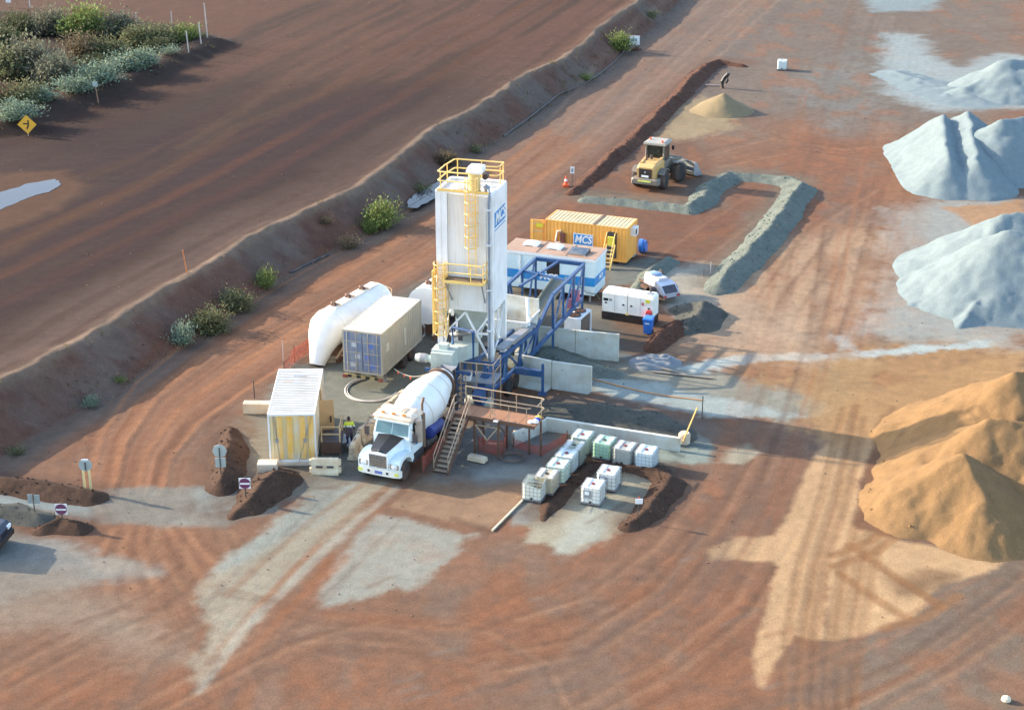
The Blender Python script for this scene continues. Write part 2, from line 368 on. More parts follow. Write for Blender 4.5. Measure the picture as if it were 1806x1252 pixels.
# ---- haul road
hr = sstep(3.2, 3.7, dT); blend(hr, (70, 46, 38))
blend(hr * sstep(9.5, 5.0, dT + 1.2 * N2 + .5 * N1) * sstep(150, 60, Y + 8 * N2) * .8, (138, 110, 100))
blend(hr * sstep(10, 6.0, dT + 1.2 * N2) * .45, (116, 88, 78))
blend(hr * sstep(150, 168, Y + 4 * N2) * .7, (110, 76, 62))
blend(hr * sstep(150, 185, Y - .5 * X + 3 * N1) * .5, (128, 84, 64))
dd = dS + .35 * N2
for o, wd, cc, op in [(4.2, .5, (110, 84, 76), .6), (6.5, .45, (120, 96, 88), .6), (9.6, .8, (92, 74, 68), .7), (11.4, .9, (128, 86, 60), .6), (13.0, 1.0, (96, 76, 70), .7), (15.0, .7, (140, 92, 58), .7), (16.6, 1.2, (94, 76, 70), .7),
                      (19, .9, (132, 88, 60), .55), (21, 1.4, (98, 80, 74), .7), (24, 1.0, (120, 92, 78), .6), (28, 2.2, (98, 82, 78), .7), (33, 2.0, (112, 92, 84), .6), (38, 2.4, (94, 80, 76), .7)]:
    br = .5 + .5 * fbm(sT * .05 + o, dd * .6, 90 + int(o))
    cc = (cc[0] * .76, cc[1] * .68, cc[2] * .62); blend(hr * sstep(wd * 1.4, wd * .4, np.abs(dd - o)) * op * sstep(.25, .65, br), cc)
stroke([(0, 450), (100, 395), (250, 330), (420, 225), (560, 170), (640, 120), (640, 40)], 1.6, (120, 80, 56), .5, .8, z=2, brk=.5, seed=31)
stroke([(320, 260), (450, 180), (570, 100), (620, 60)], 1.4, (116, 82, 62), .5, .8, z=2, brk=.5, seed=32)
paint([(-60, 310), (110, 300), (150, 330), (100, 372), (-60, 430)], (118, 80, 60), .8, .8, .5, z=2)
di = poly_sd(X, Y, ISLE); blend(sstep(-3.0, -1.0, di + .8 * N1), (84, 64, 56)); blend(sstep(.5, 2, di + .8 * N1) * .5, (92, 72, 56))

# sweeping tyre arcs
ARCS = [[(400, 930), (425, 1000), (420, 1080), (380, 1170)], [(380, 932), (402, 1000), (396, 1080), (345, 1175)], [(330, 935), (318, 1000), (340, 1080), (400, 1130)], [(270, 930), (250, 985), (262, 1050), (320, 1120)], [(225, 930), (190, 980), (180, 1040), (230, 1110)],
        [(-20, 1190), (120, 1120), (260, 1050), (330, 990)], [(-20, 1230), (150, 1140), (300, 1070), (380, 1010)], [(40, 1260), (220, 1160), (380, 1080)], [(200, 1260), (330, 1190), (470, 1120), (600, 1080)], [(260, 1260), (380, 1200), (520, 1130), (680, 1090)],
        [(560, 1100), (700, 1108), (820, 1165), (900, 1240)], [(540, 1125), (690, 1130), (800, 1185), (870, 1260)], [(700, 1095), (850, 1110), (960, 1170), (1000, 1260)], [(850, 1150), (1000, 1130), (1150, 1040), (1260, 920), (1330, 800)], [(870, 1180), (1040, 1150), (1190, 1050), (1290, 930), (1370, 790)], [(900, 1090), (1030, 1050), (1150, 960), (1230, 860)],
        [(1000, 1250), (1150, 1170), (1290, 1060), (1370, 920)], [(1040, 1260), (1190, 1180), (1320, 1080), (1400, 950)], [(1480, 1252), (1600, 1190), (1720, 1100), (1806, 1040)], [(1470, 1215), (1600, 1160), (1700, 1090), (1806, 1010)], [(1540, 1252), (1680, 1180), (1806, 1090)], [(1150, 520), (1250, 440), (1330, 380), (1400, 340)], [(1120, 470), (1220, 400), (1330, 330)],
        [(1300, 640), (1340, 520), (1430, 400), (1540, 330)], [(1330, 650), (1380, 520), (1480, 400), (1570, 340)], [(1480, 600), (1520, 450), (1560, 330), (1600, 220)], [(1440, 600), (1490, 450), (1530, 330)], [(1240, 270), (1350, 240), (1480, 260), (1600, 250)], [(1260, 290), (1400, 262), (1560, 285)]]
for i, a_ in enumerate(ARCS):
    dk_ = (138, 98, 76) if i % 2 else (150, 110, 88)
    stroke(a_, .42, dk_, .6, .6, brk=.5, seed=200 + i, rut=.012)
    stroke([(u + 9, v + 5) for u, v in a_], .34, (196, 146, 112), .5, .6, brk=.6, seed=240 + i)
    stroke([(u + 34, v + 20) for u, v in a_], .42, dk_, .5, .6, brk=.6, seed=280 + i, rut=.012)
for k in range(13):
    o = -58 + k * 9.5
    stroke([(860 + o, 360 + o), (720 + o, 450 + o), (560 + o, 545 + o * 1.1), (400 + o * 1.1, 640 + o * 1.1), (300 + o * 1.2, 715 + o * .9), (245 + o * 1.4, 790 + o * .5), (225 + o * 1.5, 872)], .34, ((150, 98, 72), (204, 138, 98), (160, 118, 96))[k % 3], .7, .5, brk=.55, seed=300 + k, rut=.015)
    stroke([(190 + k * 12, 930), (150 + k * 20, 985), (170 + k * 22, 1040)], .4, ((150, 98, 72), (204, 140, 100))[k % 2], .55, .6, brk=.6, seed=330 + k)
for k in range(9):
    o = -80 + k * 20
    stroke([(1330 + o, -40 + o * .4), (1180 + o, 90 + o * .6), (1010 + o * .8, 250 + o * .55)], .6, ((146, 118, 104), (190, 150, 126))[k % 2], .5, .6, brk=.6, seed=350 + k)

# ---- plant pad and gravel
paint([(432, 735), (470, 690), (505, 640), (560, 640), (620, 585), (700, 525), (790, 470), (900, 480), (1010, 520), (1060, 540), (1100, 600), (1090, 640), (960, 610), (900, 640), (860, 690), (840, 700), (800, 740), (740, 760), (690, 850), (640, 850), (500, 880), (455, 850), (440, 800)], (152, 146, 134), .92, .5, .7)
paint([(560, 660), (700, 640), (760, 660), (700, 720), (640, 800), (590, 800)], (150, 152, 140), .6, 1.2, .6)
paint([(600, 560), (760, 480), (900, 520), (1060, 560), (1180, 600), (1090, 640), (960, 600), (860, 660), (760, 640)], (112, 106, 98), .7, 1.0, .7)
paint([(400, 740), (440, 735), (480, 830), (455, 850), (420, 870), (412, 790)], (168, 158, 140), .8, .5, .5)
paint([(1060, 460), (1150, 455), (1210, 480), (1180, 530), (1130, 500), (1060, 510)], (150, 156, 148), .8, .6, .6)
paint([(1160, 500), (1190, 478), (1260, 470), (1290, 510), (1250, 560), (1190, 560)], (196, 186, 172), .85, .5, .5)
paint([(1180, 470), (1240, 462), (1270, 480), (1220, 530), (1190, 540)], (214, 200, 180), .7, .8, .5)
paint([(1080, 600), (1130, 560), (1180, 580), (1150, 640)], (140, 110, 90), .6, .8, .6)
# strip of grey gravel over the lane mouth
paint([(-40, 862), (60, 872), (165, 878), (190, 862), (330, 858), (400, 868), (480, 850), (500, 900), (400, 925), (250, 925), (150, 918), (60, 902), (-40, 888)], (158, 148, 136), .95, .3, .35)
paint([(-40, 864), (60, 872), (168, 880), (158, 914), (70, 898), (-40, 884)], (170, 178, 176), .85, .25, .3)
paint([(345, 858), (440, 862), (420, 905), (350, 900)], (176, 182, 176), .8, .4, .4)
paint([(350, 905), (405, 905), (398, 928), (280, 930)], (188, 184, 172), .45, .3, .5, blotch=.7)
paint([(-40, 930), (30, 930), (130, 965), (240, 985), (285, 1010), (150, 1030), (-40, 1080)], (166, 166, 160), .8, .7, .6)  # car's bluish cast shadow put into the ground colour as a grey tint
paint([(-40, 1000), (120, 1010), (250, 1080), (330, 1160), (250, 1170), (120, 1110), (-40, 1110)], (176, 152, 132), .7, 1.2, .8)
paint([(120, 970), (230, 985), (285, 1015), (200, 1012)], (190, 170, 150), .6, .5, .5)
# pale slurry left by the trucks
paint([(600, 850), (690, 850), (640, 905), (560, 985), (470, 1060), (400, 1150), (350, 1200), (335, 1200), (380, 1110), (345, 1060), (370, 1010), (470, 930)], (192, 178, 156), .95, .45, .6, blotch=.25)
paint([(570, 860), (640, 850), (560, 920), (470, 970), (380, 1010), (430, 960)], (176, 182, 174), .7, .5, .5)
paint([(600, 950), (660, 905), (720, 915), (815, 940), (840, 940), (780, 1000), (720, 1045), (700, 1035), (640, 1060), (560, 1075), (575, 1020)], (186, 180, 166), .95, .3, .5, blotch=.3)
paint([(650, 905), (690, 880), (560, 1030), (480, 1100), (560, 1000)], (164, 108, 76), .75, .3, .4)
stroke([(720, 835), (640, 890), (560, 960), (470, 1060)], .5, (160, 110, 80), .75, .6, brk=.4, seed=41)
stroke([(650, 845), (560, 910), (470, 985), (400, 1050)], .45, (168, 122, 92), .6, .6, brk=.5, seed=42)
stroke([(700, 860), (610, 935), (520, 1020), (430, 1110), (350, 1220)], .5, (206, 196, 178), .7, .6, brk=.5, seed=43)
# pad of the totes
paint([(930, 925), (945, 905), (1000, 860), (1090, 800), (1180, 800), (1190, 850), (1125, 925), (1060, 955), (1010, 975), (985, 972), (965, 955), (930, 955)], (200, 186, 160), .95, .25, .4)
paint([(985, 975), (1000, 930), (1040, 890), (1080, 895), (1060, 955)], (206, 204, 190), .7, .5, .4)
paint([(900, 905), (925, 880), (950, 890), (935, 920), (905, 925)], (176, 178, 170), .8, .3, .4)
paint([(1140, 770), (1230, 760), (1262, 790), (1250, 815), (1180, 820), (1160, 810)], (176, 184, 172), .9, .3, .4)
paint([(1275, 795), (1320, 785), (1338, 800), (1310, 818), (1270, 815)], (206, 190, 162), .9, .3, .4)
for px in [(1182, 790), (1200, 783), (1193, 799)]: stroke([(px[0] - 9, px[1] - 4), (px[0] + 9, px[1] + 5)], .38, (112, 122, 120), .9, .4, brk=.1)
stroke([(1222, 785), (1250, 788)], .45, (112, 122, 120), .9, .4, brk=.1)
# aggregate spill by the bins and the white strip
paint([(930, 600), (1100, 640), (1130, 630), (1230, 650), (1420, 700), (1470, 730), (1380, 740), (1250, 735), (1130, 700), (1040, 690), (960, 650)], (178, 172, 156), .92, .6, .9)
paint([(1060, 660), (1230, 690), (1420, 735), (1250, 735), (1130, 712), (1050, 690)], (202, 208, 202), .85, .5, .6)
paint([(1130, 628), (1200, 640), (1300, 628), (1480, 622), (1600, 612), (1745, 600), (1740, 612), (1600, 625), (1500, 632), (1300, 640), (1230, 660), (1160, 650)], (214, 218, 212), .95, .35, .6)
paint([(1090, 620), (1180, 640), (1230, 660), (1120, 650)], (150, 158, 156), .8, .4, .6)
paint([(930, 640), (1060, 640), (1130, 660), (1050, 650)], (160, 120, 92), .6, .5, .5)
paint([(1460, 590), (1490, 590), (1510, 615), (1480, 622)], (212, 216, 212), .8, .4, .4)
paint([(1420, 690), (1480, 620), (1560, 640), (1520, 740), (1430, 740)], (206, 164, 116), .7, .8, .8)
# halo of fine aggregate round the grey piles
paint([(1560, 370), (1640, 350), (1806, 350), (1806, 620), (1600, 600), (1500, 590), (1540, 520), (1570, 470)], (196, 200, 194), .75, 1.6, 1.6, blotch=.3)
paint([(1660, 365), (1760, 360), (1806, 350), (1806, 400), (1720, 400)], (206, 152, 108), .85, .4, .5)
paint([(1560, 60), (1620, 62), (1650, 100), (1690, 118), (1760, 95), (1850, 100), (1850, 190), (1640, 195), (1560, 165)], (190, 200, 200), .85, 1.5, 1.5, blotch=.25)
paint([(1520, -10), (1660, -10), (1640, 20), (1540, 22)], (170, 184, 188), .8, 1.2, 1.0)
paint([(1190, 190), (1240, 170), (1300, 205), (1290, 225), (1200, 250), (1160, 245), (1170, 220)], (196, 168, 130), .8, 1.0, 1.0)
stroke([(1480, 620), (1570, 480), (1600, 360), (1560, 220)], 3.0, (188, 128, 92), .5, .8, brk=.5, seed=50)
# sand spread below the big sand pile
paint([(1500, 740), (1540, 720), (1560, 760), (1520, 830), (1510, 900), (1500, 960), (1460, 1010), (1455, 1130), (1430, 1130), (1400, 1120), (1340, 1210), (1330, 1150), (1370, 1000), (1360, 990), (1250, 985), (1245, 965), (1290, 950), (1370, 945), (1400, 880), (1440, 800)], (230, 182, 136), .97, .2, .2)
paint([(1460, 1010), (1500, 930), (1620, 960), (1780, 985), (1740, 1010), (1660, 1030), (1620, 1080), (1560, 1110), (1480, 1130), (1455, 1130)], (236, 188, 140), .98, .2, .2)
paint([(1560, 1020), (1640, 1005), (1690, 1015), (1640, 1050), (1580, 1055)], (150, 112, 84), .75, .5, .4)
paint([(1420, 760), (1500, 700), (1700, 640), (1806, 620), (1806, 690), (1600, 740), (1500, 800)], (212, 162, 112), .85, .8, .8)
for i in range(9):
    x0 = 1380 + i * 17 + random.uniform(-6, 6)
    stroke([(x0 + 110 - i * 3, 740 + random.uniform(-30, 30)), (x0 + 70, 880), (x0 + 30, 1000), (x0 + 10, 1120), (x0 + random.uniform(-10, 10), 1252)], .44, random.choice([(160, 110, 76), (226, 174, 126), (160, 114, 82)]), .6, .6, brk=.35, seed=70 + i, rut=.02)
for a_, b_ in [((1470, 980), (1590, 910)), ((1470, 1000), (1600, 935)), ((1500, 960), (1660, 1070)), ((1560, 1110), (1690, 1050)), ((1480, 1010), (1600, 1090))]:
    stroke([a_, ((a_[0] + b_[0]) / 2 + 6, (a_[1] + b_[1]) / 2 + 8), b_], .55, (176, 122, 80), .9, .4, brk=.2, seed=a_[0] % 9, rut=.02)
# wheel marks swinging over the yard
for i in range(26):
    lane, wd = random.choice([LANES[1], LANES[1], LANES[5], LANES[2], LANES[4]]); off = random.uniform(-1, 1) * 95
    pts = [(u + off, v + off * random.uniform(.35, .5)) for u, v in lane]; k0 = random.randint(0, max(0, len(pts) - 4))
    stroke(pts[k0:k0 + 5], random.choice([.35, .5, .9]), random.choice([(140, 98, 76), (186, 128, 96), (132, 112, 100), (186, 118, 80)]), .45, .7, brk=.7, seed=100 + i, rut=.006)
for i in range(40):
    u, v = random.uniform(650, 1400), random.uniform(900, 1250); q = random.uniform(20, 70)
    stroke([(u, v), (u + q, v - q * random.uniform(.2, .6))], .3, random.choice([(138, 98, 78), (188, 124, 88), (150, 140, 130)]), .4, .8, brk=.6, seed=i)

# loading slab: washed grey above, red stained below
paint([(684, 893), (775, 914), (867, 935), (925, 878), (1010, 765), (965, 742), (860, 715), (800, 745), (755, 835)], (186, 146, 116), .9, .12, .12)
paint([(760, 842), (800, 760), (860, 730), (960, 750), (990, 785), (940, 850), (860, 850)], (158, 152, 146), .85, .8, .7)
paint([(820, 830), (900, 815), (960, 830), (930, 850), (850, 850)], (196, 196, 188), .6, .5, .6, blotch=.5)
stroke([(690, 880), (780, 862), (880, 852), (930, 850)], 1.0, (150, 116, 96), .6, .6, brk=.4, seed=5)
stroke([(800, 915), (867, 936), (880, 925)], .5, (112, 82, 66), .6, .6, brk=.3, seed=6)
# soft skirts of spilt soil round the mounds
for pts, wd, cc in [([(402, 742), (404, 775), (398, 810), (390, 845)], 2.6, (126, 92, 76)), ([(400, 895), (440, 875), (470, 850), (495, 840)], 3.2, (122, 92, 76)), ([(62, 926), (110, 922), (150, 922)], 2.4, (120, 86, 70)), ([(-60, 840), (60, 858), (165, 868)], 2.4, (124, 92, 76)),
                    ([(1312, 110), (1265, 106), (1180, 178), (1100, 255), (1005, 332)], 3.2, (138, 98, 80)), ([(1035, 345), (1140, 356), (1225, 362), (1262, 322), (1300, 304), (1405, 318), (1340, 420), (1262, 500)], 3.4, (142, 128, 112)),
                    ([(950, 908), (985, 878), (1040, 822), (1160, 830)], 2.0, (118, 86, 70)), ([(1165, 830), (1190, 845), (1150, 895), (1112, 920)], 2.4, (122, 90, 74)), ([(985, 720), (1060, 728), (1200, 758)], 3.6, (132, 124, 116))]:
    stroke(pts, wd, cc, .95, .7, brk=.25, seed=int(wd * 10))
paint([(1240, 500), (1330, 520), (1420, 560), (1440, 640), (1330, 640), (1240, 600)], (222, 186, 156), .55, 2.0, 1.5)  # dust haze painted as a pale patch, not spilt soil
C *= (1 + .08 * N2 + .08 * N1 + .09 * N3 + .05 * (vnoise(X * 5.5, Y * 5.5, 77) - .5))[:, None]
lum = C @ np.array([.3, .55, .15]); C = C * .97 + lum[:, None] * .03
C = np.clip(C, .012, .8)

def grid_mesh(name, XX, YY, ZZ, mask=None):
    ny, nx = XX.shape; me = bpy.data.meshes.new(name)
    idx = np.arange(ny * nx).reshape(ny, nx)
    F = np.stack([idx[:-1, :-1], idx[:-1, 1:], idx[1:, 1:], idx[1:, :-1]], -1).reshape(-1, 4)
    V = np.stack([XX.ravel(), YY.ravel(), ZZ.ravel()], 1)
    if mask is not None:
        keep = mask.ravel()[F].any(1); F = F[keep]; used = np.unique(F); rm = np.full(V.shape[0], -1); rm[used] = np.arange(used.size); V = V[used]; F = rm[F]
    else: used = None
    me.vertices.add(len(V)); me.vertices.foreach_set('co', V.ravel().astype(np.float32))
    me.loops.add(F.size); me.loops.foreach_set('vertex_index', F.ravel().astype(np.int32))
    me.polygons.add(len(F)); me.polygons.foreach_set('loop_start', np.arange(0, F.size, 4, dtype=np.int32)); me.polygons.foreach_set('loop_total', np.full(len(F), 4, np.int32))
    me.polygons.foreach_set('use_smooth', np.ones(len(F), bool)); me.update(calc_edges=True); me.validate()
    return me, used
me, _ = grid_mesh('ground', GX, GY, Z.reshape(GX.shape))
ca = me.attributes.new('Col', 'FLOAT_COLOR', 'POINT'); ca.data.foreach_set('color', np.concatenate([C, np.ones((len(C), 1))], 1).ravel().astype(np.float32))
fa = me.attributes.new('Flow', 'FLOAT_VECTOR', 'POINT'); fa.data.foreach_set('vector', FLOW.ravel().astype(np.float32))

def soil_mat(name, attr=True, col=None, grain=.15, bump=.03, stones=.35):
    m = bpy.data.materials.new(name); m.use_nodes = True; N, L = m.node_tree.nodes, m.node_tree.links; b = N['Principled BSDF']
    geo = N.new('ShaderNodeNewGeometry')
    def noise(sc, det, vec=None, ro=.55):
        n = N.new('ShaderNodeTexNoise'); n.inputs['Scale'].default_value = sc; n.inputs['Detail'].default_value = det; n.inputs['Roughness'].default_value = ro
        L.new(vec or geo.outputs['Position'], n.inputs['Vector']); return n.outputs['Fac']
    def rng(x, a, c, d, e):
        r = N.new('ShaderNodeMapRange'); r.inputs[1].default_value = a; r.inputs[2].default_value = c; r.inputs[3].default_value = d; r.inputs[4].default_value = e; L.new(x, r.inputs[0]); return r.outputs[0]
    def mul(x, y):
        q = N.new('ShaderNodeMath'); q.operation = 'MULTIPLY'; L.new(x, q.inputs[0])
        if isinstance(y, float): q.inputs[1].default_value = y
        else: L.new(y, q.inputs[1])
        return q.outputs[0]
    val = mul(rng(noise(1.6, 8), .3, .7, 1 - grain * .7, 1 + grain * .7), rng(noise(9, 6, ro=.8), .3, .7, 1 - grain * 1.7, 1 + grain * 1.7))
    hgt = noise(11, 8, ro=.75)
    if attr:
        at = N.new('ShaderNodeAttribute'); at.attribute_name = 'Col'; src = at.outputs['Color']
        fl = N.new('ShaderNodeAttribute'); fl.attribute_name = 'Flow'
        mp = N.new('ShaderNodeMapping'); mp.inputs['Scale'].default_value = (1.5, .06, 0); L.new(fl.outputs['Vector'], mp.inputs[0])
        st = noise(1.0, 6, mp.outputs[0], .6)
        sx = N.new('ShaderNodeSeparateXYZ'); L.new(fl.outputs['Vector'], sx.inputs[0])
        st2 = rng(st, .32, .68, -.13, .10); k = mul(st2, sx.outputs[2])
        ad = N.new('ShaderNodeMath'); ad.inputs[1].default_value = 1.0; L.new(k, ad.inputs[0]); val = mul(val, ad.outputs[0])
        hm = N.new('ShaderNodeMath'); hm.operation = 'MULTIPLY_ADD'; L.new(k, hm.inputs[0]); hm.inputs[1].default_value = .45; L.new(hgt, hm.inputs[2]); hgt = hm.outputs[0]
    else:
        rgb = N.new('ShaderNodeRGB'); rgb.outputs[0].default_value = (*col, 1); src = rgb.outputs[0]
    # loose stones: sparse pale and dark specks
    vo = N.new('ShaderNodeTexVoronoi'); vo.inputs['Scale'].default_value = 3.2; L.new(geo.outputs['Position'], vo.inputs['Vector'])
    sp = rng(vo.outputs['Distance'], .05, .11, 1.0, 0.0); wn_ = N.new('ShaderNodeTexWhiteNoise'); L.new(vo.outputs['Position'], wn_.inputs['Vector'])
    sp = mul(sp, rng(wn_.outputs['Value'], .72, .78, 0, stones)); 
    hs = N.new('ShaderNodeHueSaturation'); L.new(src, hs.inputs['Color']); L.new(val, hs.inputs['Value'])
    dk = N.new('ShaderNodeMix'); dk.data_type = 'RGBA'; L.new(sp, dk.inputs[0]); L.new(hs.outputs[0], dk.inputs[6]); dk.inputs[7].default_value = (.07, .05, .042, 1)
    L.new(dk.outputs[2], b.inputs['Base Color'])
    b.inputs['Roughness'].default_value = .95; b.inputs['Specular IOR Level'].default_value = .12
    bu = N.new('ShaderNodeBump'); bu.inputs['Strength'].default_value = .6; bu.inputs['Distance'].default_value = bump; L.new(hgt, bu.inputs['Height']); L.new(bu.outputs[0], b.inputs['Normal'])
    return m
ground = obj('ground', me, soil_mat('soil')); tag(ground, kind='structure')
# ---------------------------------------------------------------- heaped material
def heap(name, label, cat, prims, m, res=.2, rough=.12, seed=0, group=None, sharp=0.0, kind=None, sink=.06, base=None, clods=2, csz=1.0):
    pts = [p for pr in prims for p in pr[0]]; mx = max(h / pr[2] for pr in prims for h in pr[1]) + 1.0
    xs, ys = [p[0] for p in pts], [p[1] for p in pts]
    xx, yy = np.meshgrid(np.arange(min(xs) - mx, max(xs) + mx, res), np.arange(min(ys) - mx, max(ys) + mx, res))
    h = np.full(xx.shape, -9.0)
    nx_ = xx + .25 * fbm(xx * .7, yy * .7, seed + 3); ny_ = yy + .25 * fbm(xx * .7 + 40, yy * .7, seed + 4)
    for P, hs, sl in prims:
        if len(P) == 1: h = np.maximum(h, hs[0] - sl * np.hypot(nx_ - P[0][0], ny_ - P[0][1]))
        for (a, b), (ha, hb) in zip(zip(P[:-1], P[1:]), zip(hs[:-1], hs[1:])):
            dx, dy = b[0] - a[0], b[1] - a[1]; t = np.clip(((nx_ - a[0]) * dx + (ny_ - a[1]) * dy) / (dx * dx + dy * dy + 1e-9), 0, 1)
            h = np.maximum(h, ha + (hb - ha) * t - sl * np.hypot(nx_ - a[0] - t * dx, ny_ - a[1] - t * dy))
    big = sstep(.0, .5, h)
    h = h + rough * fbm(xx * 1.1, yy * 1.1, seed, 5) * (.35 + .65 * big) + rough * .5 * fbm(xx * .35, yy * .35, seed + 9) * big * 2
    if sharp: h = h - sharp * (1 - np.abs(fbm(xx * .5, yy * .5, seed + 5))) * big * .25
    tt = terrain(xx, yy) if base is None else base + 0 * xx
    me, used = grid_mesh(name, xx, yy, tt + h - sink, mask=h > sink - .02)
    o = obj(name, me, m)
    rg_ = random.Random(seed); hv = np.argwhere((h > sink + .02) & (h < (9 if clods > 1 else .5))); mbc = MB()
    if clods and len(hv):
        for _ in range(int(min(260, len(hv) * .02 * clods))):
            i, j = hv[rg_.randrange(len(hv))]; p = Vector((xx[i, j], yy[i, j], tt[i, j] + h[i, j] - sink + .01)); s_ = rg_.uniform(.03, .11) * csz; M_ = Matrix.Rotation(rg_.uniform(0, 6.28), 3, (rg_.uniform(-1, 1), rg_.uniform(-1, 1), .5))
            v_ = [p + M_ @ Vector((a * s_ * rg_.uniform(.7, 1.3), b * s_ * rg_.uniform(.7, 1.3), c * s_ * rg_.uniform(.5, 1))) for a, b, c in ((1, 0, 0), (-1, 0, 0), (0, 1, 0), (0, -1, 0), (0, 0, 1), (0, 0, -1))]
            mbc.add(v_, [(0, 2, 4), (2, 1, 4), (1, 3, 4), (3, 0, 4), (2, 0, 5), (1, 2, 5), (3, 1, 5), (0, 3, 5)])
        c_ = part('clods', mbc, m, o); c_['kind'] = 'stuff'
    return tag(o, label, cat, group, kind)
def HS(k, *c): return tuple(x * k for x in S(*c))
m_grey = soil_mat('aggregate', False, HS(.58, 214, 229, 234), .10, .06, .12)
m_sand = soil_mat('orange_sand', False, HS(.66, 224, 172, 122), .12, .06, .1)
m_beige = soil_mat('beige_sand', False, HS(.72, 216, 186, 146), .08, .02, .05)
m_wind = soil_mat('gravel_windrow', False, HS(.85, 160, 163, 152), .22, .09, .6)
m_red = soil_mat('red_soil', False, HS(.9, 130, 90, 74), .22, .06, .4)
m_dark = soil_mat('dark_soil', False, HS(.9, 112, 84, 70), .25, .06, .4)
m_dgrey = soil_mat('dark_gravel', False, HS(.9, 124, 120, 112), .2, .05, .5)
heap('sand_stockpile', 'large orange sand stockpile with a sharp dug ridge', 'stockpile',
     [([(26.3, 79.3), (30, 82), (36, 83)], [4.3, 4.1, 3.8], .62), ([(23.9, 75.0), (27, 74.4), (34, 76)], [3.75, 3.5, 3.5], .68), ([(26.4, 72.4), (30, 70)], [2.9, 1.6], .7), ([(21.85, 72.0), (22.35, 69.6), (22.6, 67.9)], [3.3, 1.9, .5], .68), ([(19.6, 71.6), (21.8, 72.1)], [1.6, 3.2], .60),
      ([(26.3, 79.3), (21.0, 80.6)], [4.2, 1.0], .55)], m_sand, .12, .17, 11, clods=.6, csz=1.3)
heap('aggregate_stockpile', 'pale grey aggregate stockpile with two steep parallel ridges', 'stockpile',
     [([(37.2, 139), (35.0, 128.2)], [3.6, 2.5], .72), ([(39.3, 139.2), (37.4, 128.0)], [3.8, 2.5], .72)], m_grey, .22, .12, 21, 'pale aggregate stockpiles', .3, clods=0)
heap('aggregate_stockpile', 'pale grey aggregate stockpile with a rounded cone beside the double ridge', 'stockpile',
     [([(40.6, 134.0)], [4.3], .70), ([(40.6, 134), (47, 136.5)], [4.3, 4.2], .70)], m_grey, .2, .14, 31, 'pale aggregate stockpiles', .2, clods=0)
heap('aggregate_stockpile', 'pale grey aggregate stockpile with long spilled flanks beyond the sand stockpile', 'stockpile',
     [([(32.3, 103.3)], [4.5], .68), ([(32.3, 103.3), (39, 102)], [4.5, 4.3], .68), ([(33.4, 107.5), (28.6, 107.2)], [4.2, 1.2], .62), ([(33.4, 107.5), (39, 108)], [4.3, 4.3], .62), ([(31, 102.6), (26.2, 101.2)], [2.6, .3], .5), ([(31, 100.4), (28.2, 97.0)], [2.0, .2], .6)], m_grey, .16, .15, 41, 'pale aggregate stockpiles', .2, clods=0)
heap('aggregate_stockpile', 'low pale aggregate stockpile farthest along the yard', 'stockpile',
     [([(49.4, 162.5), (58, 164)], [3.4, 3.2], .55), ([(45.0, 160.5), (49, 162)], [1.2, 2.6], .45)], m_grey, .3, .2, 51, 'pale aggregate stockpiles', .4, clods=0)
heap('aggregate_heap', 'thin sprawl of pale aggregate spilled beyond the stockpiles', 'heap', [([(40, 170), (43, 163), (45, 160)], [.35, .5, .6], .12)], m_grey, .3, .18, 61, clods=0)
heap('sand_heap', 'small cone of beige sand behind the loader', 'heap', [([(20.05, 154.3)], [1.85], .60)], m_beige, .14, .05, 71, clods=0)
def crest(pts, h): return [tuple(G(u, v, h * .9)) for u, v in pts]
heap('gravel_windrow', 'grey gravel windrow bent in a zigzag round the loader bay', 'windrow',
     [(crest([(1035, 338), (1090, 343), (1140, 348), (1212, 357), (1238, 345), (1252, 318), (1290, 298), (1345, 302), (1398, 310)], .8), [.42, .46, .48, .55, .62, .65, .65, .62, .68], .52),
      (crest([(1398, 310), (1412, 318), (1385, 360), (1345, 410), (1305, 452), (1268, 490)], .9), [.68, .78, .82, .82, .8, .7], .55)], m_wind, .14, .12, 81)
heap('soil_berm', 'long red soil berm along the access lane', 'berm',
     [(crest([(1312, 106), (1268, 100), (1238, 116), (1200, 156), (1150, 205), (1100, 250), (1050, 293), (1008, 326)], .8), [.35, .6, .7, .68, .64, .6, .58, .4], .55)], m_red, .16, .18, 91)
heap('gravel_windrow', 'short grey green windrow beside the yellow container', 'windrow', [(crest([(1180, 453), (1150, 475), (1128, 498)], .5), [.55, .55, .45], .6)], m_wind, .13, .1, 101)
heap('gravel_heap', 'dark grey gravel mound behind the generator', 'heap', [(crest([(1212, 528), (1238, 533), (1232, 552), (1210, 562)], .9), [.7, 1.0, .9, .5], .55)], m_dgrey, .13, .12, 111)
heap('soil_berm', 'broken brown soil berm near the blue wheelie bin', 'berm', [(crest([(1196, 566), (1165, 590), (1150, 605)], .5), [.6, .6, .4], .6)], m_red, .12, .12, 121)
heap('soil_berm', 'upright brown soil berm behind the back of a round sign', 'berm', [(crest([(402, 742), (404, 775), (398, 810), (390, 838)], .8), [.4, .65, .68, .55], .6)], m_dark, .11, .14, 131)
heap('soil_berm', 'dark soil mound against the corner of the striped container', 'berm', [(crest([(408, 886), (440, 868), (468, 838), (486, 824)], .9), [.25, .55, .8, .75], .52)], m_dark, .11, .14, 141)
heap('soil_berm', 'short dark soil mound with a round sign at the lane mouth', 'berm', [(crest([(72, 915), (105, 908), (138, 914)], .7), [.42, .55, .5], .62)], m_dark, .11, .14, 151)
heap('soil_berm', 'long brown soil berm below the sign on twin yellow posts', 'berm', [(crest([(-60, 822), (0, 832), (60, 842), (120, 850), (160, 856)], .8), [.5, .55, .6, .62, .5], .52)], m_dark, .13, .14, 161)
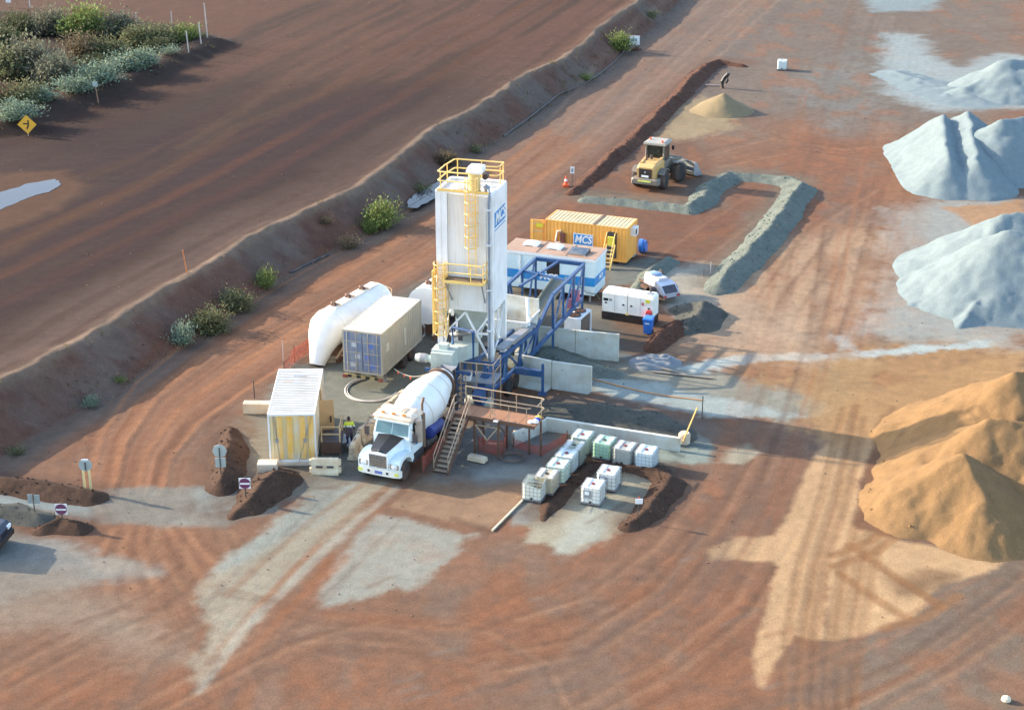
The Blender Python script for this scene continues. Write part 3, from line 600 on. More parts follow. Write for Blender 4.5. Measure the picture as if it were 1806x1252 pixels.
heap('gravel_windrow', 'low grey windrow at the edge of the gravel strip', 'windrow', [(crest([(-60, 892), (10, 895), (62, 905)], .4), [.5, .5, .4], .4)], m_dgrey, .13, .1, 171)
heap('soil_bund', 'dark brown soil bund curling round the plastic totes', 'bund',
     [(crest([(958, 905), (975, 880), (1005, 845), (1040, 812), (1100, 812), (1160, 822)], .4), [.12, .26, .28, .28, .3, .4], .4), (crest([(1160, 822), (1180, 838), (1165, 865), (1140, 890), (1112, 912)], .5), [.4, .5, .5, .5, .4], .55)], m_dark, .11, .12, 181)
heap('gravel_ramp', 'dark gravel ramp heaped behind the low concrete wall', 'ramp', [(crest([(990, 705), (1060, 714), (1130, 726), (1190, 742), (1212, 752)], .8), [.5, .72, .72, .5, .3], .36)], m_dgrey, .14, .12, 191)
heap('aggregate_heap', 'blue grey aggregate left inside the concrete bay', 'heap', [([(2.0, 91.6), (3.6, 90.3), (6.0, 89.2)], [.9, .7, .3], .35)], m_wind, .14, .1, 201)

# ---------------------------------------------------------------- puddles
water = bpy.data.materials.new('water'); water.use_nodes = True
_b = water.node_tree.nodes['Principled BSDF']; _b.inputs['Base Color'].default_value = (.04, .035, .035, 1); _b.inputs['Roughness'].default_value = .03; _b.inputs['IOR'].default_value = 1.33; _b.inputs['Specular IOR Level'].default_value = .2
def sheet(name, pts, z, m, wob=.25, sub=8, seed=0):
    P = [G(u, v, z) for u, v in pts]; out = []
    for i in range(len(P)):
        a, b = P[i], P[(i + 1) % len(P)]
        for k in range(sub):
            q = a.lerp(b, k / sub); n = Vector((-(b - a).y, (b - a).x)); n = n / max(n.length, 1e-6)
            w_ = wob * float(fbm(np.array([q.x * 1.1]), np.array([q.y * 1.1]), seed)[0]); out.append((q.x + n.x * w_, q.y + n.y * w_, 0))
    zz = float(np.max(terrain(np.array([p[0] for p in out]), np.array([p[1] for p in out])))) if z == 2.0 else max(tz(p[0], p[1]) for p in out)
    mb = MB(); mb.add([(x, y, zz + .006) for x, y, _ in out], [tuple(range(len(out)))])
    o = part(name, mb, m); return tag(o, kind='structure')
sheet('puddle', [(-60, 345), (0, 340), (45, 326), (98, 316), (108, 325), (88, 340), (50, 348), (20, 362), (-60, 396)], 2.0, water, .35, 8, 3)
sheet('puddle', [(716, 372), (724, 352), (770, 328), (800, 310), (800, 330), (765, 356), (735, 372)], 0.0, water, .3, 8, 5)

# ---------------------------------------------------------------- slab where trucks load
def stained(name, base, stain, sc=.45, lo=.42, hi=.6):
    m = bpy.data.materials.new(name); m.use_nodes = True; N, L = m.node_tree.nodes, m.node_tree.links; b = N['Principled BSDF']
    g_ = N.new('ShaderNodeNewGeometry'); n = N.new('ShaderNodeTexNoise'); n.inputs['Scale'].default_value = sc; n.inputs['Detail'].default_value = 9; n.inputs['Roughness'].default_value = .62; L.new(g_.outputs['Position'], n.inputs['Vector'])
    r = N.new('ShaderNodeValToRGB'); e = r.color_ramp.elements; e[0].position = lo; e[0].color = (*base, 1); e[1].position = hi; e[1].color = (*stain, 1); L.new(n.outputs['Fac'], r.inputs[0])
    n2 = N.new('ShaderNodeTexNoise'); n2.inputs['Scale'].default_value = 11; n2.inputs['Detail'].default_value = 6; L.new(g_.outputs['Position'], n2.inputs['Vector'])
    mr = N.new('ShaderNodeMapRange'); mr.inputs[1].default_value = .3; mr.inputs[2].default_value = .7; mr.inputs[3].default_value = .8; mr.inputs[4].default_value = 1.15; L.new(n2.outputs['Fac'], mr.inputs[0])
    h = N.new('ShaderNodeHueSaturation'); L.new(r.outputs[0], h.inputs['Color']); L.new(mr.outputs[0], h.inputs['Value']); L.new(h.outputs[0], b.inputs['Base Color']); b.inputs['Roughness'].default_value = .85
    bu = N.new('ShaderNodeBump'); bu.inputs['Distance'].default_value = .01; L.new(n2.outputs['Fac'], bu.inputs['Height']); L.new(bu.outputs[0], b.inputs['Normal']); return m
kb = MB(); ka, kc = G(868, 934, .1), G(926, 876, .1); kb.bar((ka.x, ka.y, .02), (kc.x, kc.y, .02), .09, .16)
tag(part('concrete_kerb', kb, concrete_warm), 'straight pale kerb along the edge of the loading slab', 'kerb')

# ---------------------------------------------------------------- concrete walls
def wall(name, label, a, b, h, th=.16, foot=0.0, group=None, m=concrete, chip=0.0):
    a, b = Vector(a), Vector(b); d = b - a; L = d.length; yaw = math.degrees(math.atan2(d.y, d.x))
    t = thing(name, label, 'wall', (a.x, a.y, 0), yaw, group)
    mb = MB(); mb.prism([(0, -.05), (L - chip, -.05), (L, chip), (L, h), (0, h)] if chip else [(0, -.05), (L, -.05), (L, h), (0, h)], -th / 2, th / 2, 'Y'); part('stem', mb, m, t)
    if foot: mb = MB(); mb.prism([(-th / 2 - .002, -.02), (-foot, -.02), (-foot, .1), (-th / 2 - .002, .22)], .02, L - .02, 'X'); part('footing', mb, m, t)
    mb = MB(); mb.bar((L * .25, -th / 2 - .012, h * .72), (L * .25, -th / 2 - .012, h * .72 + .06), .06, .024); part('lifting_socket', mb, dark_steel, t)
    return t
gw = 'L shaped concrete bay walls'
wall('concrete_wall', 'concrete bay wall panel with a blue outrigger in front', G(908, 624, 1.7), G(973, 637, 1.7), 1.72, .16, .75, gw)
wall('concrete_wall', 'concrete bay wall panel at the free end with a chipped corner', G(975, 637.5, 1.7), G(1044, 647, 1.7), 1.72, .16, 0, gw, chip=.22)
wall('concrete_wall', 'concrete bay wall panel beside the blue conveyor', G(908, 624, 1.7) + Vector((.05, .25)), G(944, 575, 1.7) + Vector((0, -.2)), 1.72, .16, 0, gw)
wall('concrete_wall', 'inner concrete bay wall panel in front of the chiller unit', G(944, 575, 1.7), G(1015, 582.5, 1.7), 1.72, .16, 0, gw)
wall('concrete_wall', 'outer concrete bay wall panel pointing at the wheelie bin', G(1016, 582.7, 1.7), G(1092, 590, 1.7), 1.72, .16, 0, gw)
lw = wall('low_concrete_wall', 'long low concrete wall behind the row of totes', G(963, 736, .75), G(1200, 772, .75), .75, .22)
mb = MB(); mb.tube((0, 0, .02), (0, 0, .55), .32, 14); mb.tube((0, 0, .55), (0, 0, .62), .25, 14)
p_ = G(1202, 772, .3); o = part('concrete_footing', mb, concrete_warm, None, True); o.location = (p_.x + .15, p_.y, 0); tag(o, 'round white concrete footing at the end of the low wall', 'footing')
# side wall of the ramp by the stair platform
wall('low_concrete_wall', 'low concrete wall running under the end of the stair platform', G(905, 770, .5), G(962, 737, .75), .7, .2)
def block(name, label, u, v, d, yaw, z=0.0, m=concrete_warm):
    p = G(u, v, z + d[2] / 2); mb = MB(); x, y, zz = (k / 2 for k in d); c = .04
    mb.prism([(-y + c, -.02), (y - c, -.02), (y, c), (y, d[2] - c), (y - c, d[2]), (-y + c, d[2]), (-y, d[2] - c), (-y, c)], -x, x, 'X')
    o = part(name, mb, m); o.location = (p.x, p.y, z); o.rotation_euler = (0, 0, R(yaw)); return tag(o, label, 'block')
block('concrete_block', 'long pale concrete beam sticking out behind the striped container', 460, 718, (1.9, .55, .62), -1)
block('concrete_block', 'concrete block under the front corner of the striped container', 472, 822, (1.0, .7, .5), 1)
# ================================================================ cement silo
sil = thing('cement_silo', 'tall white cement silo with yellow ladders and roof railing', 'silo', (-2.25, 87.43, 0), -15.6)
HX, HY, ZB, ZT = 1.625, 1.43, 5.2, 12.0
for x, y in ((-1, -1), (1, -1), (1, 1), (-1, 1)):
    w_ = .30; part('leg', MB().bb(x * HX - w_ / 2 - x * w_ / 2, x * HX + w_ / 2 - x * w_ / 2, y * HY - w_ / 2 - y * w_ / 2, y * HY + w_ / 2 - y * w_ / 2, 1.9, ZT), white_clean, sil)
    part('leg_base', MB().bb(x * HX - .2 - x * .16, x * HX + .2 - x * .16, y * HY - .2 - y * .16, y * HY + .2 - y * .16, -.05, 1.9), blue_steel, sil)
part('pilaster', MB().bb(-HX + .303, -HX + .66, -HY + .02, -HY + .26, ZB + .05, ZT - .02), white_clean, sil)
mb = MB().bb(-HX + .66, HX - .303, -HY + .13, -HY + .2, ZB, ZT - .1)
part('front_panel', mb, silo_white, sil)
part('panel_stiffener', MB().bb(-HX + .69, -HX + .75, -HY + .07, -HY + .13, ZB, ZT - .1), silo_white, sil)
part('panel_stiffener', MB().bb(HX - .46, HX - .40, -HY + .07, -HY + .13, ZB, ZT - .1), white_clean, sil)
part('side_panel', MB().bb(HX - .05, HX + .03, -HY + .303, HY - .02, ZB + .02, ZT), white_clean, sil)
part('side_panel', MB().bb(-HX + .02, -HX + .1, -HY + .3, HY - .3, ZB, ZT - .05), silo_white, sil)
part('back_panel', MB().bb(-HX + .3, HX - .3, HY - .12, HY - .04, ZB, ZT - .05), silo_white, sil)
part('roof_deck', MB().bb(-HX + .1, HX - .1, -HY + .2, HY - .12, ZT - .16, ZT - .08), white, sil)
mb = MB()
for a, b in (((-HX, -HY), (HX, -HY)), ((HX, -HY), (HX, HY)), ((HX, HY), (-HX, HY)), ((-HX, HY), (-HX, -HY))): mb.bar((a[0] * .97, a[1] * .97, ZT + .03), (b[0] * .97, b[1] * .97, ZT + .03), .13, .1)
part('roof_rim', mb, white_clean, sil)
for x, y, r in ((-.75, -.3, .34), (-.2, .55, .3), (1.0, .5, .2)):
    h = part('roof_hatch', MB().lathe((x, y, ZT - .08), (0, 0, 1), [(0, r), (.14, r), (.2, r * .8), (.24, r * .2)], 16), white, sil, True)
mb = MB().lathe((1.15, -.85, ZT - .08), (0, 0, 1), [(0, .14), (.3, .14), (.32, .2), (.38, .2), (.55, .03)], 12); part('relief_valve', mb, grey_steel, sil, True)
# hopper under the body
mb = MB(); q = [(-1, -1), (1, -1), (1, 1), (-1, 1)]
mb.loft([[Vector((x * 1.15, y * .75 + .35, ZB)) for x, y in q], [Vector((x * 1.1, y * .7 + .35, ZB - .2)) for x, y in q], [Vector((x * .45, y * .45, 3.35)) for x, y in q], [Vector((x * .45, y * .45, 3.0)) for x, y in q]])
part('hopper', mb, green_grey, sil)
def fp(x, z): return (x, -HY + .12, z)
for a, b in ((fp(0, 5.1), fp(-1.05, 3.9)), (fp(0, 5.1), fp(1.42, 2.3)), (fp(1.4, 5.0), fp(.62, 3.9)), (fp(-1.3, 3.9), fp(-1.0, 3.9)), (fp(.6, 3.9), fp(1.4, 3.9)), (fp(-1.4, 5.0), fp(-1.05, 3.9)), (fp(-1.4, 2.4), fp(-1.05, 3.9))):
    part('brace', MB().bar(a, b, .1), white_clean, sil)
for yy_ in (-HY + .2, 0): pass
for a, b in (((HX - .12, -HY + .3, 5.0), (HX - .12, 0, 3.1)), ((HX - .12, HY - .2, 5.0), (HX - .12, 0, 3.1)), ((HX - .12, 0, 3.1), (HX - .12, -HY + .2, 2.3)), ((HX - .12, .0, 5.15), (HX - .12, .0, 3.1)),
             ((-HX + .12, -HY + .3, 5.0), (-HX + .12, HY - .3, 2.6)), ((-HX + .12, HY - .3, 5.0), (-HX + .12, -HY + .3, 2.6)), ((-HX + .2, HY - .12, 5.0), (HX - .2, HY - .12, 2.6))):
    part('brace', MB().bar(a, b, .09), white_clean, sil)
part('fill_pipe', MB().path([(1.46, -HY - .13, .05), (1.46, -HY - .13, 11.6), (1.46, -HY + .02, 12.1), (1.3, -HY + .35, 12.3), (1.2, -HY + .5, 12.0)], .07, 10), mat('pipe_slate', H(120, 136, 150), .5, dust=.2), sil, True)
for z in (4.2, 6.6, 9.2, 11.2): part('pipe_clamp', MB().bb(1.33, 1.59, -HY - .25, -HY + .0, z, z + .07), white_clean, sil)
# dust filter
fl = part('dust_filter', MB().lathe((.42, -.75, ZT - .08), (0, 0, 1), [(0, .36), (.05, .4), (.1, .34), (1.05, .34), (1.06, .38), (1.12, .38)], 18), mat('filter_tan', H(216, 190, 128), .5, dust=.2), sil, True)
mb = MB(); mb.loft([[Vector((x * .42 + .48, y * .4 - .7, 13.04)) for x, y in q], [Vector((x * .45 + .48, y * .42 - .7, 13.16)) for x, y in q], [Vector((x * .40 + .52, y * .36 - .66, 13.40)) for x, y in q], [Vector((x * .2 + .52, y * .2 - .66, 13.46)) for x, y in q]])
part('filter_cap', mb, white_clean, fl)
part('filter_fan', MB().lathe((.95, -.5, 12.75), (0, 1, 0), [(0, .16), (.3, .16)], 12), dark_steel, fl, True)
# roof railing
def rail(parent, pts, z0, hs, posts, m, r=.035, rp=.03):
    for h in hs: part('handrail', MB().path([(x, y, z0 + h) for x, y in pts], r, 6), m, parent, True)
    for x, y in posts: part('rail_post', MB().tube((x, y, z0), (x, y, z0 + max(hs)), rp, 6), m, parent, True)
rail(sil, [(.35, -1.38), (-1.3, -1.38), (-1.5, -1.25), (-1.5, 0), (-1.35, 1.25), (-1.2, 1.36), (1.45, 1.36), (1.5, 1.3), (1.5, .55), (1.35, .35), (.75, .3)], ZT, (.62, 1.12), [(-1.32, -1.38), (-1.5, .4), (-1.2, 1.36), (.2, 1.36), (1.45, 1.36), (1.5, .6)], yellow_safe, .04)
part('toe_board', MB().bb(-1.5, 1.45, -1.47, -1.44, ZT + .06, ZT + .2), yellow_safe, sil)
# caged ladders
def ladder(parent, x, y, z0, z1, c0, c1, m, wd=.42, depth=.62, out=-1):
    L = part('ladder', MB(), m, parent); mb = MB()
    for s in (-1, 1): mb.tube((x + s * wd / 2, y, z0), (x + s * wd / 2, y, z1), .03, 6)
    for k in range(int((z1 - z0) / .3)): mb.tube((x - wd / 2, y, z0 + .15 + k * .3), (x + wd / 2, y, z0 + .15 + k * .3), .016, 5)
    L.data = mb.mesh('ladder'); L.data.materials.append(m)
    n = max(2, int((c1 - c0) / .62)); 
    arc = [(x + (wd / 2 + .14) * math.cos(t), y + out * depth * math.sin(t)) for t in (math.pi * i / 10 for i in range(11))]
    for k in range(n + 1): part('cage_hoop', MB().path([(a, b, c0 + (c1 - c0) * k / n) for a, b in arc], .03, 5), m, L)
    for i in (0, 2, 3, 5, 7, 8, 10): part('cage_strap', MB().bar((arc[i][0], arc[i][1], c0), (arc[i][0], arc[i][1], c1), .05, .02), m, L)
ladder(sil, .47, -HY - .02, 7.25, 12.9, 9.1, 12.95, yellow_safe)
ladder(sil, -1.32, -HY - .08, 3.5, 8.0, 3.9, 8.0, yellow_safe, .5, .66)
part('kick_panel', MB().bb(-1.72, -1.62, -HY - .6, -HY - .1, 3.9, 7.6), yellow_safe, sil)
# mid-height landing
ld = part('landing_deck', MB().bb(-.98, 1.3, -HY - .78, -HY + .05, 7.12, 7.18), mat('landing_grate', H(105, 88, 68), .8), sil)
mb = MB()
for a, b in (((-.98, -HY - .8, 7.15), (1.3, -HY - .8, 7.15)), ((1.3, -HY - .8, 7.15), (1.3, -HY + .1, 7.15)), ((-.98, -HY - .8, 7.15), (-.98, -HY + .1, 7.15))): mb.bar(a, b, .05, .16)
part('deck_edge', mb, yellow_safe, ld)
for x in (-.9, 1.2): part('deck_bracket', MB().bar((x, -HY - .7, 7.07), (x + (.15 if x < 0 else -.05), -HY + .1, 5.75), .06), grey_steel, ld)
rail(sil, [(-.95, -HY - .78), (1.25, -HY - .78), (1.3, -HY - .7), (1.3, -HY + .05)], 7.18, (.5, 1.0), [(-.95, -HY - .78), (.6, -HY - .8), (1.3, -HY - .72), (1.3, -HY + .02)], yellow_safe, .035)
# company board on the right face
def logo(parent, M, wd, ht, shear=.25, fg=None, bgm=None, border=None):
    b = part('logo_board', MB(M).bb(-wd / 2, wd / 2, -ht / 2, ht / 2, 0, .012), bgm, parent)
    if border: part('logo_border', MB(M).bb(-wd / 2 - .06, wd / 2 + .06, -ht / 2 - .06, ht / 2 + .06, -.012, -.002), border, b)
    text('logo_letters', 'MCS', ht * 1.02, fg, b, M @ Matrix.Translation((0, 0, .02)) @ Matrix.Scale(wd / (ht * 2.15), 4, (1, 0, 0)), .006, shear, ht * .03)
M = Matrix.Translation((HX + .035, -.05, 10.5)) @ Matrix.Rotation(math.pi / 2, 4, 'Z') @ Matrix.Rotation(math.pi / 2, 4, 'X')
logo(sil, M, 2.1, .85, .25, white_clean, blue_band)
part('logo_underline', MB(M).bb(-1.05, 1.05, -.62, -.57, 0, .01), blue_band, sil)

# ================================================================ mixer under the silo
mx = thing('batch_mixer', 'grey batch mixer and gearbox feeding the truck below the silo', 'mixer', (-3.72, 83.85, -.22), -15.6)
part('housing', MB().bb(-.62, .62, -.55, .45, 2.95, 3.95), green_grey, mx)
part('housing_lid', MB().bb(-.66, .66, -.3, .6, 3.95, 4.03), green_grey, mx)
part('lid_box', MB().bb(-.3, .2, -.1, .35, 4.03, 4.3), green_grey, mx)
mt = part('motor', MB().lathe((-.62, -.2, 3.45), (-1, 0, 0), [(0, .26), (.12, .26), (.13, .2), (.3, .2), (.31, .24), (.85, .24), (.9, .2), (.98, .2), (1.0, .08)], 16), green_grey, mx, True)
part('motor_fin_band', MB().lathe((-1.0, -.2, 3.45), (-1, 0, 0), [(0, .26), (.3, .26)], 16), grey_steel, mt, True)
part('discharge_sleeve', MB().lathe((.25, -.15, 2.96), (0, 0, -1), [(0, .36), (.3, .33), (.62, .30)], 18), mat('red_sleeve', H(196, 118, 112), .7, dust=.3), mx, True)
for x in (-.75, .75):
    for y in (-.35, 1.4): part('leg', MB().bb(x - .08, x + .08, y - .08, y + .08, -.05, 2.96 if y < 0 else 3.3), blue_steel, mx)
for y in (-.35, 1.4): part('cross_beam', MB().bb(-1.0, 1.6, y - .09, y + .09, 2.78, 2.95), blue_steel, mx)
part('belt_chute', MB().add([(-.3, .5, 3.0), (.5, .5, 3.0), (.5, .5, 3.9), (-.3, .5, 3.9), (.0, 2.2, 3.2), (1.3, 2.2, 2.9), (1.3, 2.2, 3.7), (.0, 2.2, 3.7)], [(0, 1, 2, 3), (4, 7, 6, 5), (0, 4, 5, 1), (3, 2, 6, 7), (0, 3, 7, 4), (1, 5, 6, 2)]), green_grey, mx)
part('walkway', MB().bb(.75, 2.9, -.2, 1.3, 2.3, 2.38), grey_steel, mx)
for x, y in ((.95, -.18), (1.9, -.18), (2.85, -.18), (2.85, 1.25)): part('walkway_post', MB().tube((x, y, .0), (x, y, 3.5), .035, 6), galv, mx, True)
for z in (2.95, 3.45): part('handrail', MB().path([(.95, -.18, z), (2.85, -.18, z), (2.85, 1.25, z)], .03, 6), galv, mx, True)
part('pipe_frame', MB().path([(.2, .9, 4.0), (.2, .9, 5.0), (1.5, .55, 5.0), (1.5, .55, 2.4)], .1, 8), blue_steel, mx, True)
part('pipe_frame', MB().path([(2.2, .4, .1), (2.2, .4, 3.2)], .11, 8), blue_steel, mx, True)
part('control_box', MB().bb(1.1, 1.55, -.3, .0, 2.4, 2.9), white, mx)
for k in range(6): part('rung', MB().bb(.75, 1.2, -.62, -.52, .45 + k * .35, .5 + k * .35), blue_steel, mx)
for x in (.75, 1.2): part('ladder_rail', MB().bb(x - .03, x + .03, -.62, -.52, .0, 2.9), blue_steel, mx)
ac = thing('air_compressor', 'dark compressor with a grey green receiver under the mixer walkway', 'compressor', (-1.75, 83.6, 0), -15.6)
part('receiver', MB().lathe((-.9, 0, .75), (1, 0, 0), [(0, .1), (.06, .26), (.15, .32), (1.5, .32), (1.6, .26), (1.66, .1)], 16), green_grey, ac, True)
part('skid', MB().bb(-1.0, .95, -.4, .4, -.05, .42), dark_steel, ac)
part('pump_block', MB().bb(-.4, .5, -.25, .3, 1.05, 1.55), dark_steel, ac)
cb = thing('cement_screw', 'dark cement screw and cable drum beside the silo legs', 'conveyor', (-3.0, 87.2, 0), -15.6)
part('screw_tube', MB().tube((-.6, .4, 3.1), (1.2, -.9, 4.0), .16, 12), grey_steel, cb, True)
part('drum_stand', MB().bb(-.75, -.55, .2, .4, -.05, 3.2), dark_steel, cb)
part('cable_drum', MB().lathe((-.55, -.2, 4.1), (1, .25, 0), [(0, .55), (.05, .55), (.06, .4), (.3, .4), (.31, .55), (.36, .55)], 20), black_paint, cb, True)

# ================================================================ white aggregate hopper
ah = thing('aggregate_hopper', 'white open aggregate hopper stained with dust beside the blue conveyor', 'hopper', (.1, 90.6, 0), -19)
mb = MB(); n4 = q
def fr(x, y, z, s=1.0): return [Vector((a * x, b * y, z)) for a, b in n4]
hw = mat('hopper_white', (.72, .72, .66), .6, dust=.45, streak=.3, dustcol=H(178, 160, 128))
mb.loft([fr(.45, .45, 1.0), fr(1.1, 1.05, 2.3), fr(1.2, 1.15, 3.3)], cap=False); mb.loft([fr(.38, .38, 1.05), fr(1.02, .97, 2.32), fr(1.12, 1.07, 3.3)], cap=False)
part('bin_shell', mb, hw, ah)
part('back_plate', MB().prism([(-1.2, 3.3), (1.2, 3.3), (1.2, 4.0), (-1.2, 4.1)], 1.08, 1.15, 'Y'), hw, ah)
part('rim', MB().bar((-1.25, -1.18, 3.3), (1.25, -1.18, 3.3), .08, .1).bar((1.23, -1.18, 3.3), (1.23, 1.18, 3.3), .08, .1).bar((-1.23, -1.18, 3.3), (-1.23, 1.18, 3.3), .08, .1), white, ah)
for a, b in n4: part('leg', MB().bar((a * 1.1, b * 1.05, 2.4), (a * 1.1, b * 1.05, -.05), .14), blue_steel, ah)
part('belt_feeder', MB().bar((-1.6, -.6, 1.35), (.6, .2, .7), .7, .18), dark_steel, ah)

# ================================================================ blue conveyor frame
O = Vector((1.5, 91.0, 0)); cf = thing('conveyor_frame', 'open blue steel conveyor frame with trusses in front of the site office', 'conveyor', O, 0)
MT = Matrix.Translation(-O)
def bl(name, a, b, w_, h_=None, m=blue_steel): return part(name, MB(MT).bar(a, b, w_, h_), m, cf)
A1, A2, A3, A4, A5 = (4.49, 97.03, 4.2), (2.41, 91.46, 4.2), (1.45, 89.6, 2.75), (-1.02, 84.9, 2.5), (-1.75, 83.0, 1.7)
B1, B2, B3, B4, B5 = (4.40, 96.8, 2.0), (2.45, 91.6, 1.9), (1.2, 89.4, 1.3), (-1.15, 84.6, 1.0), (-1.85, 82.9, .7)
C1, C2, C3 = (1.5, 98.13, 4.2), (-.21, 93.45, 4.2), (-.9, 91.5, 4.1)
def lerp(a, b, t): return tuple(Vector(a).lerp(Vector(b), t))
for a, b in ((A1, A2), (A2, A3), (A3, A4), (A4, A5), (C1, C2), (C2, C3)): bl('top_chord', a, b, .17, .17)
for a, b in ((B1, B2), (B2, B3), (B3, B4), (B4, B5)): bl('bottom_chord', a, b, .17, .22)
bl('end_beam', C1, A1, .2, .24); bl('cross_beam', lerp(C1, C2, .5), lerp(A1, A2, .55), .12)
bl('cross_beam', lerp(C1, A1, .48), lerp(C2, A2, .25), .12)
for t in (0, .33, .67, 1): bl('post', lerp(A1, A2, t), lerp(B1, B2, t), .13)
for t in (0, .5, 1): p0 = lerp(C1, C2, t); bl('post', p0, (p0[0], p0[1], .0), .14)
for t in (0, 1): p0 = lerp(B1, B2, t); bl('post', p0, (p0[0], p0[1], -.05), .15)
for k in range(3): bl('brace', lerp(A1, A2, k / 3), lerp(B1, B2, (k + 1) / 3), .09)
for a, b in ((lerp(C1, C2, .05), (lerp(C1, C2, .3)[0], lerp(C1, C2, .3)[1], 1.2)), (lerp(C1, C2, .95), (lerp(C1, C2, .7)[0], lerp(C1, C2, .7)[1], 1.2))): bl('brace', a, b, .1)
for t in (0, .35, .7, 1): bl('post', lerp(A3, A4, t), lerp(B3, B4, t), .14)
for k, (t, u) in enumerate(((0, .35), (.7, .35), (.7, 1))): bl('brace', lerp(A3, A4, t), lerp(B3, B4, u), .09)
for t in (.05, .95): p0 = lerp(B3, B4, t); bl('post', p0, (p0[0], p0[1], -.05), .18)
for a, b in ((A3, A4), (B3, B4)): bl('chord', (a[0] - 1.1, a[1] + .4, a[2]), (b[0] - 1.0, b[1] + .4, b[2]), .15, .2)
for t in (0, .5, 1):
    p0 = lerp(A3, A4, t); bl('cross_beam', p0, (p0[0] - 1.05, p0[1] + .4, p0[2]), .1)
belt = mat('belt_trough', H(128, 132, 122), .8, dust=.5, dustcol=H(150, 140, 115))
bl('belt_trough', (3.0, 96.8, 3.2), (.6, 91.6, 1.5), .75, .14, belt); bl('trough_side', (3.4, 96.7, 3.35), (1.0, 91.5, 1.65), .05, .34, belt); bl('trough_side', (2.6, 96.9, 3.35), (.2, 91.7, 1.65), .05, .34, belt)
bl('belt_cover', (1.2, 89.9, 2.95), (-.7, 86.2, 2.85), .5, .16, grey_steel)
bl('end_plate', (-1.3, 84.2, 2.0), (-1.9, 82.8, 1.1), .5, .9)
for x, y in ((.3, 88.6), (.9, 89.8)): pass
part('hydraulic_ram', MB(MT).tube((.9, 90.6, 4.3), (1.0, 89.2, 2.6), .1, 10), white, cf, True)
bl('outrigger_beam', (.2, 87.0, 1.25), (1.75, 86.45, 1.25), .3, .36); bl('outrigger_leg', (1.75, 86.4, -.02), (1.75, 86.4, 1.85), .16); part('outrigger_pad', MB(MT).bb(1.5, 2.0, 86.15, 86.65, -.03, .05), blue_steel, cf)
def wheel(parent, name, c, ax, r, wd, m_rim=None, hub=.45):
    c, ax = Vector(c), Vector(ax).normalized()
    wh = part(name, MB().lathe(c - ax * wd / 2, ax, [(0, r * .62), (.0, r * .86), (wd * .12, r * .97), (wd * .3, r), (wd * .7, r), (wd * .88, r * .97), (wd, r * .86), (wd, r * .62)], 24), rubber, parent, True)
    part('rim', MB().lathe(c - ax * wd * .46, ax, [(0, r * .2), (.02, r * .3), (wd * .25, r * .5), (0.03, r * .6), (wd * .9, r * .62), (wd * .72, r * .5), (wd * .9, r * .25), (wd * .95, r * .18)], 16), m_rim or grey_steel, wh, True)
    return wh
for dx in (0, 1.15): wheel(cf, 'wheel', (Vector((-.25 + dx * .33, 86.2 + dx * .95, .5)) - O), (.95, -.33, 0), .5, .34)
part('drive_motor', MB(MT).lathe((.2, 94.4, 1.6), (.9, -.3, 0), [(0, .2), (.5, .22), (.55, .1)], 12), white, cf, True)
part('feed_box', MB(MT).box((.15, 93.3, 1.35), (1.0, .9, .6), R(-20)), blue_band, cf)
part('warning_rag', MB(MT).box((3.95, 96.2, 2.35), (.5, .25, .9), R(-20)).box((3.6, 95.4, 2.2), (.45, .25, .6), R(-20)), mat('pink_rag', H(196, 120, 140), .9), cf)
# ================================================================ mixer truck (local +x = forward)
tb = G(669, 831, .6)
tk = thing('mixer_truck', 'white concrete mixer truck with a black bonnet parked under the batch mixer', 'truck', (tb.x, tb.y, 0), 247)
cabw = mat('truck_white', H(222, 234, 235), .3, dust=.08, dustcol=TAN, spec=.6)
drumw = mat('drum_white', (.80, .80, .77), .4, dust=.10, streak=.06, dustcol=H(200, 180, 150))
dusty_roof = mat('truck_roof', H(225, 205, 180), .7, dust=.5, dustcol=H(205, 160, 115), nscale=3)
# chassis
for y in (-.42, .42): part('chassis_rail', MB().bb(-8.6, -.5, y - .05, y + .05, .75, 1.0), dark_steel, tk)
for x in (-1.2, -3.2, -5.0, -6.6, -8.3): part('cross_member', MB().bb(x - .06, x + .06, -.365, .365, .8, .95), dark_steel, tk)
# bumper
def lozenge(x0, x1, hw0, hw1): return [(x0, -hw0), (x1, -hw1), (x1, hw1), (x0, hw0)]
bmp = part('bumper', MB().prism([(-.15, -1.22), (.02, -1.18), (.10, -.9), (.12, 0), (.10, .9), (.02, 1.18), (-.15, 1.22)], .42, .80, 'Z'), mat('bumper_white', H(232, 232, 222), .35, dust=.15), tk)
part('number_plate', MB().bb(.115, .135, -.2, .22, .52, .68), mat('plate', H(90, 120, 190), .5), bmp)
for y in (-.55, .5): part('tow_eye', MB().bb(.1, .13, y - .06, y + .06, .55, .67), black_paint, bmp)
for y in (-.95, .88): part('hi_vis_strip', MB().bb(.06, .1, y - .22, y + .22, .52, .68), mat('hivis_strip', H(220, 225, 110), .5), bmp)
